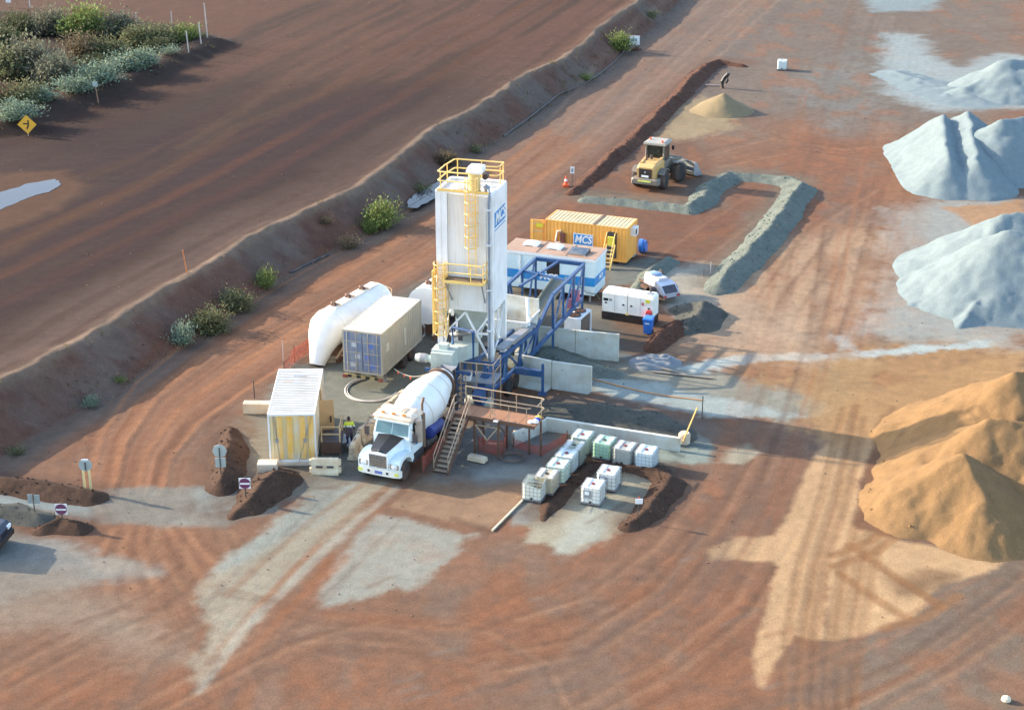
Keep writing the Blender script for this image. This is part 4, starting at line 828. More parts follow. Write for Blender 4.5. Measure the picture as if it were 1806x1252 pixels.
# bonnet: side slab lofted back to the cab
def sec(x, hw, z0, z1, crown=.06, k=.2):
    return [Vector((x, -hw, z0)), Vector((x, -hw, z1 - k)), Vector((x, -hw + k * .6, z1)), Vector((x, 0, z1 + crown)), Vector((x, hw - k * .6, z1)), Vector((x, hw, z1 - k)), Vector((x, hw, z0))]
bn = part('bonnet', MB().loft([sec(.05, .52, .8, 1.62, .03), sec(-.1, .56, .8, 1.72), sec(-.8, .66, .85, 1.86), sec(-1.45, .76, .9, 1.98)]), cabw, tk, True)
mb = MB(); mb.add([(.03, -.42, 1.655), (.03, .42, 1.655), (-.1, .50, 1.735), (-.1, -.50, 1.735), (-.8, .64, 1.872), (-.8, -.64, 1.872), (-1.44, .74, 1.988), (-1.44, -.74, 1.988), (-.1, 0, 1.80), (-.8, 0, 1.94), (-1.44, 0, 2.06), (.02, 0, 1.69)],
                  [(0, 11, 8, 3), (11, 1, 2, 8), (3, 8, 9, 5), (8, 2, 4, 9), (5, 9, 10, 7), (9, 4, 6, 10)])
part('bonnet_decal', mb, mat('bonnet_black', (.010, .011, .013), .5, dust=.03, dustcol=H(70, 62, 56)), bn)
gr = part('grille', MB().bb(.05, .09, -.5, .5, .86, 1.56), mat('grille_dark', (.10, .10, .10), .5, metal=.5), tk)
for k in range(7): part('grille_bar', MB().bb(.09, .12, -.48, .48, .90 + k * .095, .93 + k * .095), chrome, gr)
for k in range(9): part('grille_slat', MB().bb(.09, .112, -.46 + k * .115 - .008, -.46 + k * .115 + .008, .88, 1.54), chrome, gr)
part('grille_frame', MB().bb(.05, .13, -.55, -.5, .82, 1.6).bb(.05, .13, .5, .55, .82, 1.6).bb(.05, .135, -.5, .5, 1.56, 1.63), white_clean, gr)
part('emblem', MB().box((.0, 0, 1.76), (.12, .05, .1)), chrome, bn)
# fenders
for s in (-1, 1):
    arch = [Vector((-.70 + .72 * math.cos(t), 0, .62 + .62 * math.sin(t))) for t in (math.pi * i / 12 for i in range(13))]
    prof = [(.02, .82), (.03, 1.1), (-.12, 1.32), (-.45, 1.42), (-.85, 1.44), (-1.25, 1.36), (-1.55, 1.2), (-1.62, .85), (-1.42, .72)] + [(p.x, p.z) for p in arch[::-1][1:-1]] + [(.0, .7)]
    y0, y1 = (s * .53, s * 1.18) if s > 0 else (s * 1.18, s * .53)
    fd = part('front_fender', MB().prism(prof, y0, y1, 'Y'), cabw, tk)
    hl = part('headlight', MB().lathe((.02, s * .87, 1.0), (1, 0, 0), [(0, .17), (.05, .16), (.09, .1)], 14), lamp_glass, fd, True)
    hl.scale = (1, 1, 1); part('headlight_bezel', MB().bb(.0, .04, s * .87 - .25, s * .87 + .25, .86, 1.14), chrome, fd)
# cab
def csec(z, xf, xr, hw): return [Vector((xf, -hw * .94, z)), Vector((xf, hw * .94, z)), Vector((xf - .12, hw, z)), Vector((xr, hw, z)), Vector((xr, -hw, z)), Vector((xf - .12, -hw, z))]
cb_ = part('cab', MB().loft([csec(.95, -1.38, -2.85, 1.06), csec(1.9, -1.40, -2.85, 1.08), csec(2.0, -1.44, -2.85, 1.08), csec(2.72, -1.72, -2.85, 1.02), csec(2.82, -1.72, -2.85, 1.02)]), cabw, tk)
part('roof', MB().loft([csec(2.8, -1.55, -2.9, 1.1), csec(2.92, -1.5, -2.92, 1.12), csec(3.05, -1.8, -2.85, .98), csec(3.1, -2.1, -2.7, .75)]), dusty_roof, cb_, True)
def quad(name, pts, m, parent): return part(name, MB().add(pts, [tuple(range(len(pts)))]), m, parent)
glass = mat('windscreen', H(70, 108, 112), .08, dust=.18, dustcol=H(150, 165, 155), spec=.8)
def wsx(z): return -1.44 + (z - 2.0) / .72 * -.28 + .012
for y0, y1 in ((-.93, -.02), (.02, .93)): quad('windscreen', [(wsx(2.05), y0, 2.05), (wsx(2.05), y1, 2.05), (wsx(2.66), y1 * .95, 2.66), (wsx(2.66), y0 * .95, 2.66)], glass, cb_)
for s in (-1, 1):
    yy_ = s * 1.085
    d = quad('door', [(-1.6, yy_, 1.05), (-2.7, yy_, 1.05), (-2.7, yy_, 2.0), (-1.6, yy_, 2.0)], cabw, cb_)
    quad('side_window', [(-1.68, s * 1.088, 2.02), (-2.6, s * 1.088, 2.02), (-2.6, s * 1.045, 2.66), (-1.88, s * 1.045, 2.66)], sky_glass, cb_)
    part('door_handle', MB().bb(-2.62, -2.45, min(yy_, yy_ + s * .04), max(yy_, yy_ + s * .04), 1.75, 1.8), chrome, d)
    part('door_sticker', MB().bb(-2.3, -2.0, min(yy_ + s * .002, yy_ + s * .012), max(yy_ + s * .002, yy_ + s * .012), 1.4, 1.8), blue_band, d)
    part('mirror_arm', MB().path([(-1.55, s * 1.05, 1.8), (-1.35, s * 1.35, 1.75), (-1.35, s * 1.35, 2.4), (-1.6, s * 1.06, 2.45)], .02, 5), dark_steel, cb_)
    part('mirror', MB().bb(-1.42, -1.34, s * 1.37 - .13, s * 1.37 + .13, 1.85, 2.3), dark_steel, cb_)
    part('step', MB().bb(-2.4, -1.7, min(s * .7, s * 1.12), max(s * .7, s * 1.12), .5, .58), dark_steel, tk)
part('sun_visor', MB().bb(-1.7, -1.46, -1.0, 1.0, 2.72, 2.8), cabw, cb_)
for y in (-.6, 0, .6): part('roof_lamp', MB().box((-1.75, y, 3.1), (.12, .16, .08)), mat('amber', H(215, 130, 50), .4), cb_)
part('air_horn', MB().tube((-2.0, .35, 3.16), (-2.6, .35, 3.16), .04, 8), chrome, cb_, True)
# stacks on the passenger side and breather
st_ = part('exhaust_stack', MB().tube((-3.02, 1.0, .9), (-3.02, 1.0, 2.75), .16, 14).tube((-3.02, 1.0, 2.75), (-3.02, 1.0, 3.3), .07, 10).tube((-3.02, 1.0, 3.3), (-3.1, 1.06, 3.62), .075, 10), mat('stack_brown', H(128, 108, 92), .6, metal=.3, dust=.3), tk, True)
part('air_cleaner', MB().lathe((-1.98, 1.3, 1.62), (0, 0, 1), [(0, .1), (.05, .2), (.95, .2), (1.0, .13), (1.1, .13), (1.12, .2), (1.25, .2), (1.3, .05)], 16), mat('cleaner_tan', H(165, 150, 135), .5, dust=.3), tk, True)
part('air_cleaner_arm', MB().bar((-1.98, 1.05, 2.0), (-1.98, 1.2, 2.0), .08), dark_steel, tk)
# tanks
part('fuel_tank', MB().lathe((-3.35, .82, .72), (-1, 0, 0), [(0, .25), (.03, .33), (1.15, .33), (1.18, .25)], 18), dark_steel, tk, True)
part('water_tank', MB().lathe((-3.7, 1.0, 1.35), (-1, 0, 0), [(0, .22), (.06, .34), (1.35, .34), (1.42, .22)], 20), mat('tank_blue', H(48, 66, 138), .45, dust=.2), tk, True)
part('battery_box', MB().bb(-2.9, -1.75, .75, 1.1, .5, 1.0), dark_steel, tk); part('battery_box', MB().bb(-2.9, -1.75, -1.1, -.75, .5, 1.0), dark_steel, tk)
# wheels
for s in (-1, 1):
    wheel(tk, 'wheel', (-.70, s * 1.0, .52), (0, s, 0), .53, .32, rust)
    for x in (-5.75, -7.1):
        wheel(tk, 'wheel', (x, s * 1.02, .52), (0, s, 0), .53, .30, rust); wheel(tk, 'wheel', (x, s * .68, .52), (0, s, 0), .53, .28, rust)
        arc = [(x + .64 * math.cos(t), .55 + .64 * math.sin(t)) for t in (R(20 + 14 * i) for i in range(11))]; arc2 = [(x + .6 * math.cos(t), .55 + .6 * math.sin(t)) for t in (R(20 + 14 * i) for i in range(11))][::-1]
        part('mudguard', MB().prism(arc + arc2, *sorted((s * .5, s * 1.22)), 'Y'), dark_steel, tk)
for x in (-.70, -5.75, -7.1): part('axle', MB().tube((x, -.9, .52), (x, .9, .52), .09, 8), dark_steel, tk, True)
# drum
dv = Vector((-1, 0, .15)).normalized(); d0 = Vector((-3.05, 0, 2.0))
prof = [(0, .35), (.02, .55), (.12, .72), (.5, .98), (.95, 1.13), (1.5, 1.20), (2.2, 1.20), (2.7, 1.14), (3.3, 1.0), (3.9, .84), (4.5, .68), (4.75, .62)]
dr = part('drum', MB().lathe(d0, dv, prof, 40), drumw, tk, True)
band = mat('drum_dust_band', H(214, 196, 170), .7, dust=.3, dustcol=H(205, 175, 140))
def rad(t):
    for (a, ra), (b, rb) in zip(prof[:-1], prof[1:]):
        if a <= t <= b: return ra + (rb - ra) * (t - a) / (b - a + 1e-9)
for t in (1.0, 2.3, 3.55): part('drum_seam', MB().lathe(d0 + dv * (t - .03), dv, [(0, rad(t - .03) + .004), (.005, rad(t) + .012), (.055, rad(t) + .012), (.06, rad(t + .03) + .004)], 40, False), band, dr, True)
part('drum_ring', MB().lathe(d0 + dv * 4.2, dv, [(0, .76), (0, .86), (.16, .86), (.16, .72)], 32), rust, dr, True)
part('drum_mouth', MB().lathe(d0 + dv * 4.75, dv, [(0, .62), (.1, .62), (.1, .5), (-.3, .45)], 28, False), dark_steel, dr, True)
part('drum_drive', MB().lathe(d0 - dv * .4, dv, [(0, .22), (.2, .26), (.42, .3)], 16), dark_steel, tk, True)
part('front_pedestal', MB().prism([(-.5, 1.0), (.5, 1.0), (.32, 2.1), (-.32, 2.1)], -3.1, -2.95, 'X'), cabw, tk)
part('drum_dust_patch', MB().lathe(d0 + dv * .13, dv, [(0, .735), (.22, .84)], 30, False), mat('dust_tan', H(222, 200, 165), .8), dr, True)
for s in (-1, 1): part('rear_pedestal', MB().bar((-7.6, s * .45, 1.0), (-7.3, s * .55, 2.1), .14), dark_steel, tk)
part('roller_beam', MB().bar((-7.35, -.6, 2.1), (-7.35, .6, 2.1), .16), dark_steel, tk)
rc = d0 + dv * 5.1
hp_ = part('charge_hopper', MB().loft([[Vector((rc.x + .1 + a * .3, b * .35, rc.z + .15)) for a, b in q], [Vector((rc.x + a * .42, b * .45, rc.z + .42)) for a, b in q]], cap=False), grey_steel, tk)
part('hopper_post', MB().bar((-8.2, -.5, 1.0), (-8.1, -.5, rc.z + .4), .1).bar((-8.2, .5, 1.0), (-8.1, .5, rc.z + .4), .1), dark_steel, tk)
part('chute', MB().prism([(-.28, 0), (-.2, -.2), (.2, -.2), (.28, 0), (.24, 0), (.17, -.16), (-.17, -.16), (-.24, 0)], 0, 1.4, 'X'), rust, tk).location = (-9.0, 0, 1.5)
part('chute_pivot', MB().tube((-8.45, 0, .95), (-8.45, 0, 1.35), .09, 8), dark_steel, tk, True)
part('rear_ladder', MB().bar((-8.5, .75, .7), (-8.3, .75, 2.9), .05).bar((-8.5, 1.05, .7), (-8.3, 1.05, 2.9), .05), galv, tk)
for k in range(7): part('ladder_rung', MB().bar((-8.48 + k * .03, .75, .85 + k * .3), (-8.48 + k * .03, 1.05, .85 + k * .3), .04), galv, tk)

# ================================================================ wheel loader (local +x = forward)
lp = G(1137, 325, .6)
ll = thing('wheel_loader', 'yellow wheel loader with a grey roof cab seen from behind', 'loader', (lp.x, lp.y, 0), 66)
ly = mat('loader_yellow', H(190, 152, 88), .5, dust=.35, dustcol=H(196, 160, 115), top=.5)
lg = mat('loader_grey', H(108, 106, 98), .6, dust=.35, dustcol=H(140, 112, 88))
def rs(x, hw, z0, z1, k=.15): return [Vector((x, -hw, z0)), Vector((x, -hw, z1 - k)), Vector((x, -hw + k, z1)), Vector((x, hw - k, z1)), Vector((x, hw, z1 - k)), Vector((x, hw, z0))]
bd = part('engine_hood', MB().loft([rs(.1, .72, .95, 1.92), rs(.55, .80, .95, 2.12), rs(1.5, .84, .95, 2.25), rs(2.3, .84, .95, 2.2)]), ly, ll)
gl = part('rear_grille', MB().bb(.0, .1, -.52, .52, 1.05, 1.82), black_paint, bd)
part('grille_plate', MB().bb(-.015, .0, -.3, .3, 1.16, 1.32), white_clean, gl); part('grille_badge', MB().lathe((-.015, 0, 1.58), (1, 0, 0), [(0, .09), (.015, .09)], 12), grey_steel, gl)
part('counterweight', MB().loft([rs(-.15, 1.05, .62, .98, .12), rs(.0, 1.15, .55, 1.08, .12), rs(.8, 1.15, .55, 1.05, .12)]), lg, ll)
part('hi_vis_bar', MB().bb(-.17, -.15, -.55, .55, .8, .94), mat('hivis_strip', H(220, 225, 110), .5), ll)
part('exhaust', MB().tube((1.35, .38, 2.2), (1.35, .38, 2.95), .08, 10), dark_steel, ll, True)
part('pre_cleaner', MB().tube((1.7, .1, 2.2), (1.7, .1, 2.55), .12, 10), dark_steel, ll, True)
for s in (-1, 1):
    part('hood_ridge', MB().bar((.6, s * .55, 2.16), (2.2, s * .66, 2.28), .2, .12), ly, bd)
    wheel(ll, 'wheel', (1.35, s * 1.08, .78), (0, s, 0), .78, .58, ly); 
    arc = [(1.35 + .9 * math.cos(t), .8 + .86 * math.sin(t)) for t in (R(35 + 12 * i) for i in range(10))]; arc2 = [(1.35 + .84 * math.cos(t), .8 + .80 * math.sin(t)) for t in (R(35 + 12 * i) for i in range(10))][::-1]
    part('rear_fender', MB().prism(arc + arc2, *sorted((s * .75, s * 1.4)), 'Y'), lg, ll)
    part('mirror', MB().box((3.4, s * 1.15, 2.9), (.06, .2, .35)), black_paint, ll)
cab_ = part('cab_frame', MB(), lg, ll); mb = MB()
cc = [(2.25, -.78), (2.25, .78), (3.75, .7), (3.75, -.7)]
for x, y in cc: mb.bar((x, y, 1.5), (x * .96 + .12, y * .94, 3.25), .11)
mb.bb(2.2, 3.8, -.8, .8, 1.35, 1.95); mb.bb(2.25, 3.75, -.78, .78, 3.18, 3.26)
cab_.data = mb.mesh('cab_frame'); cab_.data.materials.append(lg)
for n_, pts in (('rear', [(2.24, -.72, 1.98), (2.24, .72, 1.98), (2.26, .68, 3.16), (2.26, -.68, 3.16)]), ('side', [(2.3, -.79, 1.98), (3.7, -.72, 1.98), (3.65, -.68, 3.16), (2.32, -.75, 3.16)]), ('side', [(2.3, .79, 1.98), (3.7, .72, 1.98), (3.65, .68, 3.16), (2.32, .75, 3.16)]), ('front', [(3.76, -.66, 1.9), (3.76, .66, 1.9), (3.72, .62, 3.16), (3.72, -.62, 3.16)])):
    quad('cab_window', pts, mat('loader_glass', (.018, .022, .018), .15, dust=.2, dustcol=H(80, 90, 80)), cab_)
part('cab_roof', MB().loft([[Vector((x, y, z)) for x, y in ((2.05 + e, -.95 + e), (2.05 + e, .95 - e), (3.9 - e, .9 - e), (3.9 - e, -.9 + e))] for z, e in ((3.26, .06), (3.30, 0), (3.44, .02), (3.52, .22))]), mat('loader_roof', H(150, 150, 142), .7, dust=.3), cab_)
for y in (-.6, .62): part('beacon', MB().tube((2.3 if y < 0 else 2.9, y, 3.5), (2.3 if y < 0 else 2.9, y, 3.68), .08, 10), orange_mat, cab_, True)
# articulated front half, swung right
fa_ = R(-22); piv = Vector((2.9, 0, 0)); FM = Matrix.Translation(piv) @ Matrix.Rotation(fa_, 4, 'Z')
part('front_frame', MB(FM).bb(.2, 2.0, -.45, .45, .6, 1.35).bb(.9, 1.5, -.5, .5, 1.35, 1.9), lg, ll)
for s in (-1, 1):
    c_ = FM @ Vector((1.45, s * 1.08, .78)); ax_ = FM.to_3x3() @ Vector((0, s, 0)); wheel(ll, 'wheel', c_, ax_, .78, .58, dark_steel)
    part('lift_arm', MB(FM).bar((1.2, s * .5, 1.75), (2.2, s * .5, 1.55), .16, .3).bar((2.2, s * .5, 1.55), (3.1, s * .5, .7), .16, .28), lg, ll)
    part('front_fender', MB(FM).bar((.9, s * 1.05, 1.68), (2.0, s * 1.05, 1.68), .55, .06), lg, ll)
part('tilt_link', MB(FM).bar((1.4, 0, 1.95), (3.0, 0, 1.5), .18, .22), lg, ll)
bp_ = [(3.1, .95), (3.0, .55), (3.15, .22), (3.5, .12), (4.15, .12), (4.15, .16), (3.55, .18), (3.22, .28), (3.1, .56), (3.2, .95), (3.25, 1.35), (3.15, 1.35)]
bk = part('bucket', MB(FM).prism(bp_, -1.4, 1.4, 'Y'), mat('bucket_steel', H(120, 128, 128), .5, metal=.5, dust=.4), ll)
for s in (-1, 1): part('bucket_side', MB(FM).prism([(3.1, 1.3), (3.0, .55), (3.15, .2), (3.5, .12), (4.1, .12), (3.8, .6), (3.3, 1.32)], s * 1.4 - .03, s * 1.4 + .03, 'Y'), grey_steel, bk)

# ================================================================ dark car nosing in at the picture edge
cp = G(-74, 962, 0)
car = thing('parked_car', 'dark four wheel drive wagon at the edge of the pale gravel', 'car', (cp.x, cp.y, 0), -8)
cpaint = mat('car_navy', (.012, .016, .028), .25, dust=.15, dustcol=H(120, 95, 80), spec=.7)
body = [(-2.3, .45), (-2.35, .95), (-2.25, 1.12), (-1.9, 1.85), (.3, 1.88), (.95, 1.2), (2.1, 1.08), (2.35, .9), (2.38, .5), (2.0, .4), (-2.0, .4)]
bo = part('body', MB().prism(body, -.9, .9, 'Y'), cpaint, car)
for s in (-1, 1):
    quad('side_window', [(-1.75, s * .904, 1.2), (.75, s * .904, 1.2), (.2, s * .904, 1.75), (-1.65, s * .904, 1.75)], sky_glass, bo)
    for x in (-1.45, 1.45): wheel(car, 'wheel', (x, s * .82, .4), (0, s, 0), .4, .26)
    part('headlight', MB().bb(2.28, 2.37, s * .65 - .18, s * .65 + .18, .78, .95), lamp_glass, bo)
quad('windscreen', [(.97, -.78, 1.22), (.97, .78, 1.22), (.36, .72, 1.84), (.36, -.72, 1.84)], sky_glass, bo)
part('roof_rack', MB().bb(-1.6, .2, -.7, .7, 1.9, 1.98), black_paint, bo); part('bumper', MB().bb(2.3, 2.48, -.85, .85, .42, .68), black_paint, bo)
# ================================================================ shipping containers (local x = length, y = width)
def box_container(t, L, Wd, Hh, z0, m_side, m_roof, m_frame, m_end=None, doors_at=None, m_door=None, roof_period=.28, roof_across=True):
    hx, hy = L / 2, Wd / 2; f = .09; m_end = m_end or m_side
    for sx in (-1, 1):
        for sy in (-1, 1): part('corner_post', MB().bb(sx * hx - (f if sx > 0 else 0), sx * hx + (f if sx < 0 else 0), sy * hy - (f if sy > 0 else 0), sy * hy + (f if sy < 0 else 0), z0, z0 + Hh), m_frame, t)
    for sy in (-1, 1):
        y0, y1 = sorted((sy * hy, sy * (hy - .06)))
        part('bottom_rail', MB().bb(-hx + f, hx - f, y0, y1, z0, z0 + .14), m_frame, t); part('top_rail', MB().bb(-hx + f, hx - f, y0, y1, z0 + Hh - .08, z0 + Hh), m_frame, t)
        part('side_wall', MB().corr((-hx + f, sy * (hy - .045), z0 + .14), (1, 0, 0), (0, 0, 1), (0, sy, 0), L - 2 * f, Hh - .22), m_side, t)
    for sx in (-1, 1):
        x0, x1 = sorted((sx * hx, sx * (hx - .07)))
        part('end_rail', MB().bb(x0, x1, -hy + f, hy - f, z0 + Hh - .1, z0 + Hh), m_frame, t); part('end_rail', MB().bb(x0, x1, -hy + f, hy - f, z0, z0 + .13), m_frame, t)
        if doors_at != sx: part('end_wall', MB().corr((sx * (hx - .05), -hy + f, z0 + .13), (0, 1, 0), (0, 0, 1), (sx, 0, 0), Wd - 2 * f, Hh - .23), m_end, t)
    part('floor', MB().bb(-hx + .1, hx - .1, -hy + .1, hy - .1, z0 + .02, z0 + .12), dark_steel, t)
    if roof_across: part('roof', MB().corr((-hx + .05, -hy + .05, z0 + Hh - .025), (1, 0, 0), (0, 1, 0), (0, 0, 1), L - .1, Wd - .1, roof_period, .03), m_roof, t)
    if doors_at:
        s = doors_at
        for k in (-1, 1):
            y0, y1 = sorted((k * .02, k * (hy - f))); x0, x1 = sorted((s * (hx - .06), s * (hx - .01)))
            d = part('door', MB().bb(x0, x1, y0, y1, z0 + .14, z0 + Hh - .11), m_door, t)
            for r_ in (.28, .78):
                yy_ = k * (hy - f) * r_ + k * .05; xb = s * (hx + .03); dd_ = part('lock_rod', MB().tube((xb, yy_, z0 + .1), (xb, yy_, z0 + Hh - .08), .022, 6), m_frame, d)
            for zz in (.22, .48, .74): part('door_rib', MB().bb(*sorted((s * (hx - .012), s * (hx + .008))), y0 + .08, y1 - .08, z0 + Hh * zz, z0 + Hh * zz + .05), m_frame, d)
            for zz, yy2, c_ in ((.62, .5, 1), (.35, .3, 0), (.15, .6, 1)): part('door_placard', MB().bb(*sorted((s * (hx - .011), s * (hx + .004))), *sorted((k * yy2 - .16, k * yy2 + .16)), z0 + Hh * zz, z0 + Hh * zz + .26), mat('placard_blue', H(70, 105, 175), .5, dust=.2) if k * s > 0 else mat('placard_pale', H(170, 180, 190), .5, dust=.2), d)
    return t
# yellow workshop container
yc = thing('shipping_container', 'yellow corrugated shipping container with an open door and company board', 'container', (5.6, 111.13, 0), -21.2)
box_container(yc, 6.058, 2.438, 2.5, .22, yellow_box, cream_roof, yellow_box)
for x in (-2.7, 2.6): part('skid', MB().bb(x - .15, x + .15, -1.15, 1.15, -.05, .24), dark_steel, yc)
part('roof_seam', MB().bb(.55, .68, -1.2, 1.2, 2.70, 2.765), rust, yc)
dr_ = part('open_door', MB().box((-3.62, -1.05, 1.45), (1.12, .06, 2.25), R(8)), yellow_box, yc)
for z in (.9, 1.75, 2.3): part('door_rib', MB().box((-3.62, -1.09, z), (1.0, .03, .06), R(8)), cream_roof, dr_)
for x in (-4.0, -3.3): part('lock_rod', MB().tube((x, -1.11 + (x + 3.62) * .14, .4), (x, -1.11 + (x + 3.62) * .14, 2.6), .03, 6), yellow_safe, dr_)
part('door_notice', MB().box((-3.45, -1.13, 2.2), (.5, .02, .26), R(8)), mat('notice_yellow', H(232, 225, 40), .5), dr_)
M = Matrix.Translation((-.15, -1.30, 1.55)) @ Matrix.Rotation(math.pi / 2, 4, 'X')
logo(yc, M, 1.35, .75, .2, white_clean, blue_band, white_clean)
part('window_unit', MB().bb(2.95, 3.35, -.3, .45, 1.9, 2.5), white, yc, label='white air conditioner on the end wall'); part('unit_grille', MB().bb(3.35, 3.37, -.22, .1, 2.0, 2.4), dark_steel, yc)
sl_ = part('stair_stringer', MB().bar((1.65, -2.5, .0), (1.65, -1.45, 1.5), .06, .16).bar((2.25, -2.5, .0), (2.25, -1.45, 1.5), .06, .16), yellow_safe, yc)
for k in range(6): part('stair_tread', MB().bb(1.68, 2.22, -2.5 + k * .19, -2.32 + k * .19, .18 + k * .24, .22 + k * .24), cream_roof, sl_)
for x in (1.65, 2.25): part('stair_rail', MB().path([(x, -2.5, .0), (x, -2.45, 1.0), (x, -1.5, 2.35), (x, -1.28, 2.35)], .03, 6), yellow_safe, sl_)
part('doorway', MB().bb(1.6, 2.3, -1.235, -1.223, .45, 2.35), dark_steel, yc)
part('hi_vis_vest', MB().box((1.95, -1.42, 1.75), (.5, .14, .6)), mat('vest', H(235, 222, 70), .8), yc)
hl_ = thing('rescue_harness', 'brown and white harness hanging on the yellow container wall', 'harness', (5.6, 111.13, 0), -21.2)
part('strap', MB().path([(-2.2, -1.3, 1.2), (-2.05, -1.32, 2.0), (-1.85, -1.32, 2.05), (-1.75, -1.3, 1.3), (-1.95, -1.35, 1.15), (-2.2, -1.3, 1.2)], .07, 6), mat('harness_white', H(215, 200, 185), .8), hl_, True)
part('bag', MB().bb(-1.8, -1.5, -1.45, -1.27, 1.05, 1.9), mat('harness_brown', H(115, 62, 52), .8), hl_); part('coil', MB().path([(-2.7, -1.4, 1.2), (-2.2, -1.45, 1.1), (-1.7, -1.4, 1.15)], .06, 6), mat('harness_brown', H(115, 62, 52), .8), hl_, True)
bd_ = thing('blue_drum', 'blue plastic drum lid leaning behind the yellow container', 'drum', (*G(1133, 446, 0), 0), -30)
part('shell', MB().lathe((-.25, 0, .48), (1, .2, .12), [(0, .40), (.04, .5), (.3, .5), (.34, .42), (.5, .42)], 20), blue_plastic, bd_, True); part('bung', MB().lathe((.32, .1, .8), (1, .2, .1), [(0, .06), (.05, .06)], 10), dark_steel, bd_)
pn = part('steel_plate', MB().box((0, 0, .5), (.7, .05, 1.0)), grey_steel); p_ = G(1119, 452, 0); pn.location = (p_.x, p_.y, 0); pn.rotation_euler = (R(-15), 0, R(65)); tag(pn, 'grey steel plate leaning on the yellow container end', 'plate')

# grey container on a low trailer
gc = thing('shipping_container', 'grey shipping container with weathered blue doors beside the tanker', 'container', (-7.57, 89.99, 0), 71.06)
gside = mat('grey_container', H(150, 148, 136), .6, dust=.30, streak=.35, dustcol=H(170, 160, 135)); groof = mat('grey_container_roof', H(186, 184, 172), .6, dust=.3, dustcol=H(165, 152, 130))
gdoor = mat('blue_grey_door', H(98, 112, 138), .55, dust=.35, streak=.4, dustcol=H(150, 150, 145))
box_container(gc, 6.058, 2.438, 2.591, .95, gside, groof, mat('grey_frame', H(160, 156, 142), .6, dust=.3), None, -1, gdoor)
part('id_marking', MB().bb(.3, .5, -1.225, -1.222, 1.6, 2.7), mat('pale_marking', H(178, 178, 165), .7), gc); part('id_marking', MB().bb(-2.4, -2.0, -1.225, -1.222, 2.2, 2.7), mat('pale_marking', H(178, 178, 165), .7), gc)
tr = thing('trailer', 'low trailer chassis with a striped rear bar under the grey container', 'trailer', (-7.57, 89.99, 0), 71.06)
for y in (-.5, .5): part('beam', MB().bb(-2.9, 3.0, y - .07, y + .07, .62, .93), dark_steel, tr)
for x in (-2.6, 0, 2.6): part('bolster', MB().bb(x - .1, x + .1, -1.2, 1.2, .8, .945), dark_steel, tr)
rb_ = part('rear_bar', MB().bb(-3.12, -3.0, -1.15, 1.15, .68, .86), mat('bar_yellow', H(150, 135, 90), .6, dust=.5), tr)
for k in range(4): part('bar_stripe', MB().bb(-3.13, -3.12, -1.0 + k * .56, -.75 + k * .56, .68, .86), black_paint, rb_)
for y in (-1.1, 1.1): part('tail_lamp', MB().bb(-3.16, -3.06, y - .14, y + .14, .62, .82), mat('dull_lamp', H(120, 60, 50), .6, dust=.3), tr)
for x in (.7, 1.9):
    for s in (-1, 1): wheel(tr, 'wheel', (x, s * .92, .42), (0, s, 0), .42, .3)
for s in (-1, 1): part('landing_leg', MB().bb(-1.6, -1.45, s * .7 - .07, s * .7 + .07, .05, .9), grey_steel, tr); part('landing_foot', MB().bb(-1.7, -1.35, s * .7 - .15, s * .7 + .15, -.02, .06), grey_steel, tr)
part('front_hose', MB().path([(3.05, -1.0, 2.2), (3.35, -1.25, 1.7), (3.5, -1.2, 1.1), (3.3, -1.0, .9)], .06, 6), grey_steel, tr, True)

# striped white and yellow container
sc_ = thing('shipping_container', 'white roofed container with a faded yellow striped end and strap lashings', 'container', (-11.48, 80.24, 0), 92.0)
stripe = mat('faded_yellow_end', H(222, 196, 138), .6, dust=.55, streak=.7, dustcol=H(214, 205, 190), nscale=.9)
box_container(sc_, 6.058, 2.438, 2.72, .15, mat('cream_side', H(205, 190, 160), .6, dust=.4, streak=.3, dustcol=H(185, 150, 110)), mat('white_ribbed_roof', H(190, 188, 180), .6, dust=.3, dustcol=H(165, 150, 130)), white, stripe, roof_period=.22)
for y in (-1.05, .9): 
    y2 = y + (.75 if y < 0 else -.22); part('lashing_strap', MB().bar((-3.06, y, 2.78), (-3.08, y2, .2), .07, .02), grey_steel, sc_); part('ratchet', MB().box((-3.09, y + (y2 - y) * .52, 1.4), (.05, .16, .2)), grey_steel, sc_)
for k, y in enumerate((-1.0, -.55, .1, .62)): part('end_panel', MB().bb(-3.075, -3.06, y - .14, y + .14, .32, 2.74), mat('bright_yellow_panel', H(226, 172, 70), .6, dust=.3, streak=.5, dustcol=H(220, 205, 175)), sc_)
part('footing', MB().bb(-3.2, -2.7, -1.5, 1.3, -.05, .15), concrete_warm, sc_); part('footing', MB().bb(2.5, 3.0, -1.4, 1.3, -.05, .15), concrete_warm, sc_)
part('roof_patch', MB().bb(1.9, 2.05, -.4, .3, 2.865, 2.885), grey_steel, sc_); part('roof_patch', MB().bb(1.2, 1.32, .25, .75, 2.865, 2.885), galv, sc_)
dd_ = part('side_door', MB().box((-.2, -1.55, 1.35), (.08, .85, 2.1), R(10)), mat('tan_door', H(196, 155, 105), .6, dust=.3), sc_); part('door_handle', MB().box((-.26, -1.8, 1.3), (.05, .08, .35), R(10)), black_paint, dd_)
part('door_post', MB().bb(.3, .42, -1.3, -1.22, .3, 2.75), mat('tan_door', H(196, 155, 105), .6), sc_)
la = thing('steel_landing', 'dark steel landing with a tan handrail beside the striped container', 'landing', (*G(586, 800, 0), 0), 0)
part('deck', MB().bb(-.55, .5, -.2, 1.4, .68, .75), dark_steel, la)
part('skirt', MB().bb(-.55, .5, -.22, -.2, .1, .7), rust, la)
for k in range(3): part('step', MB().bb(.5 + k * .24, .74 + k * .24, .2, 1.3, .5 - k * .2, .55 - k * .2), grey_steel, la)
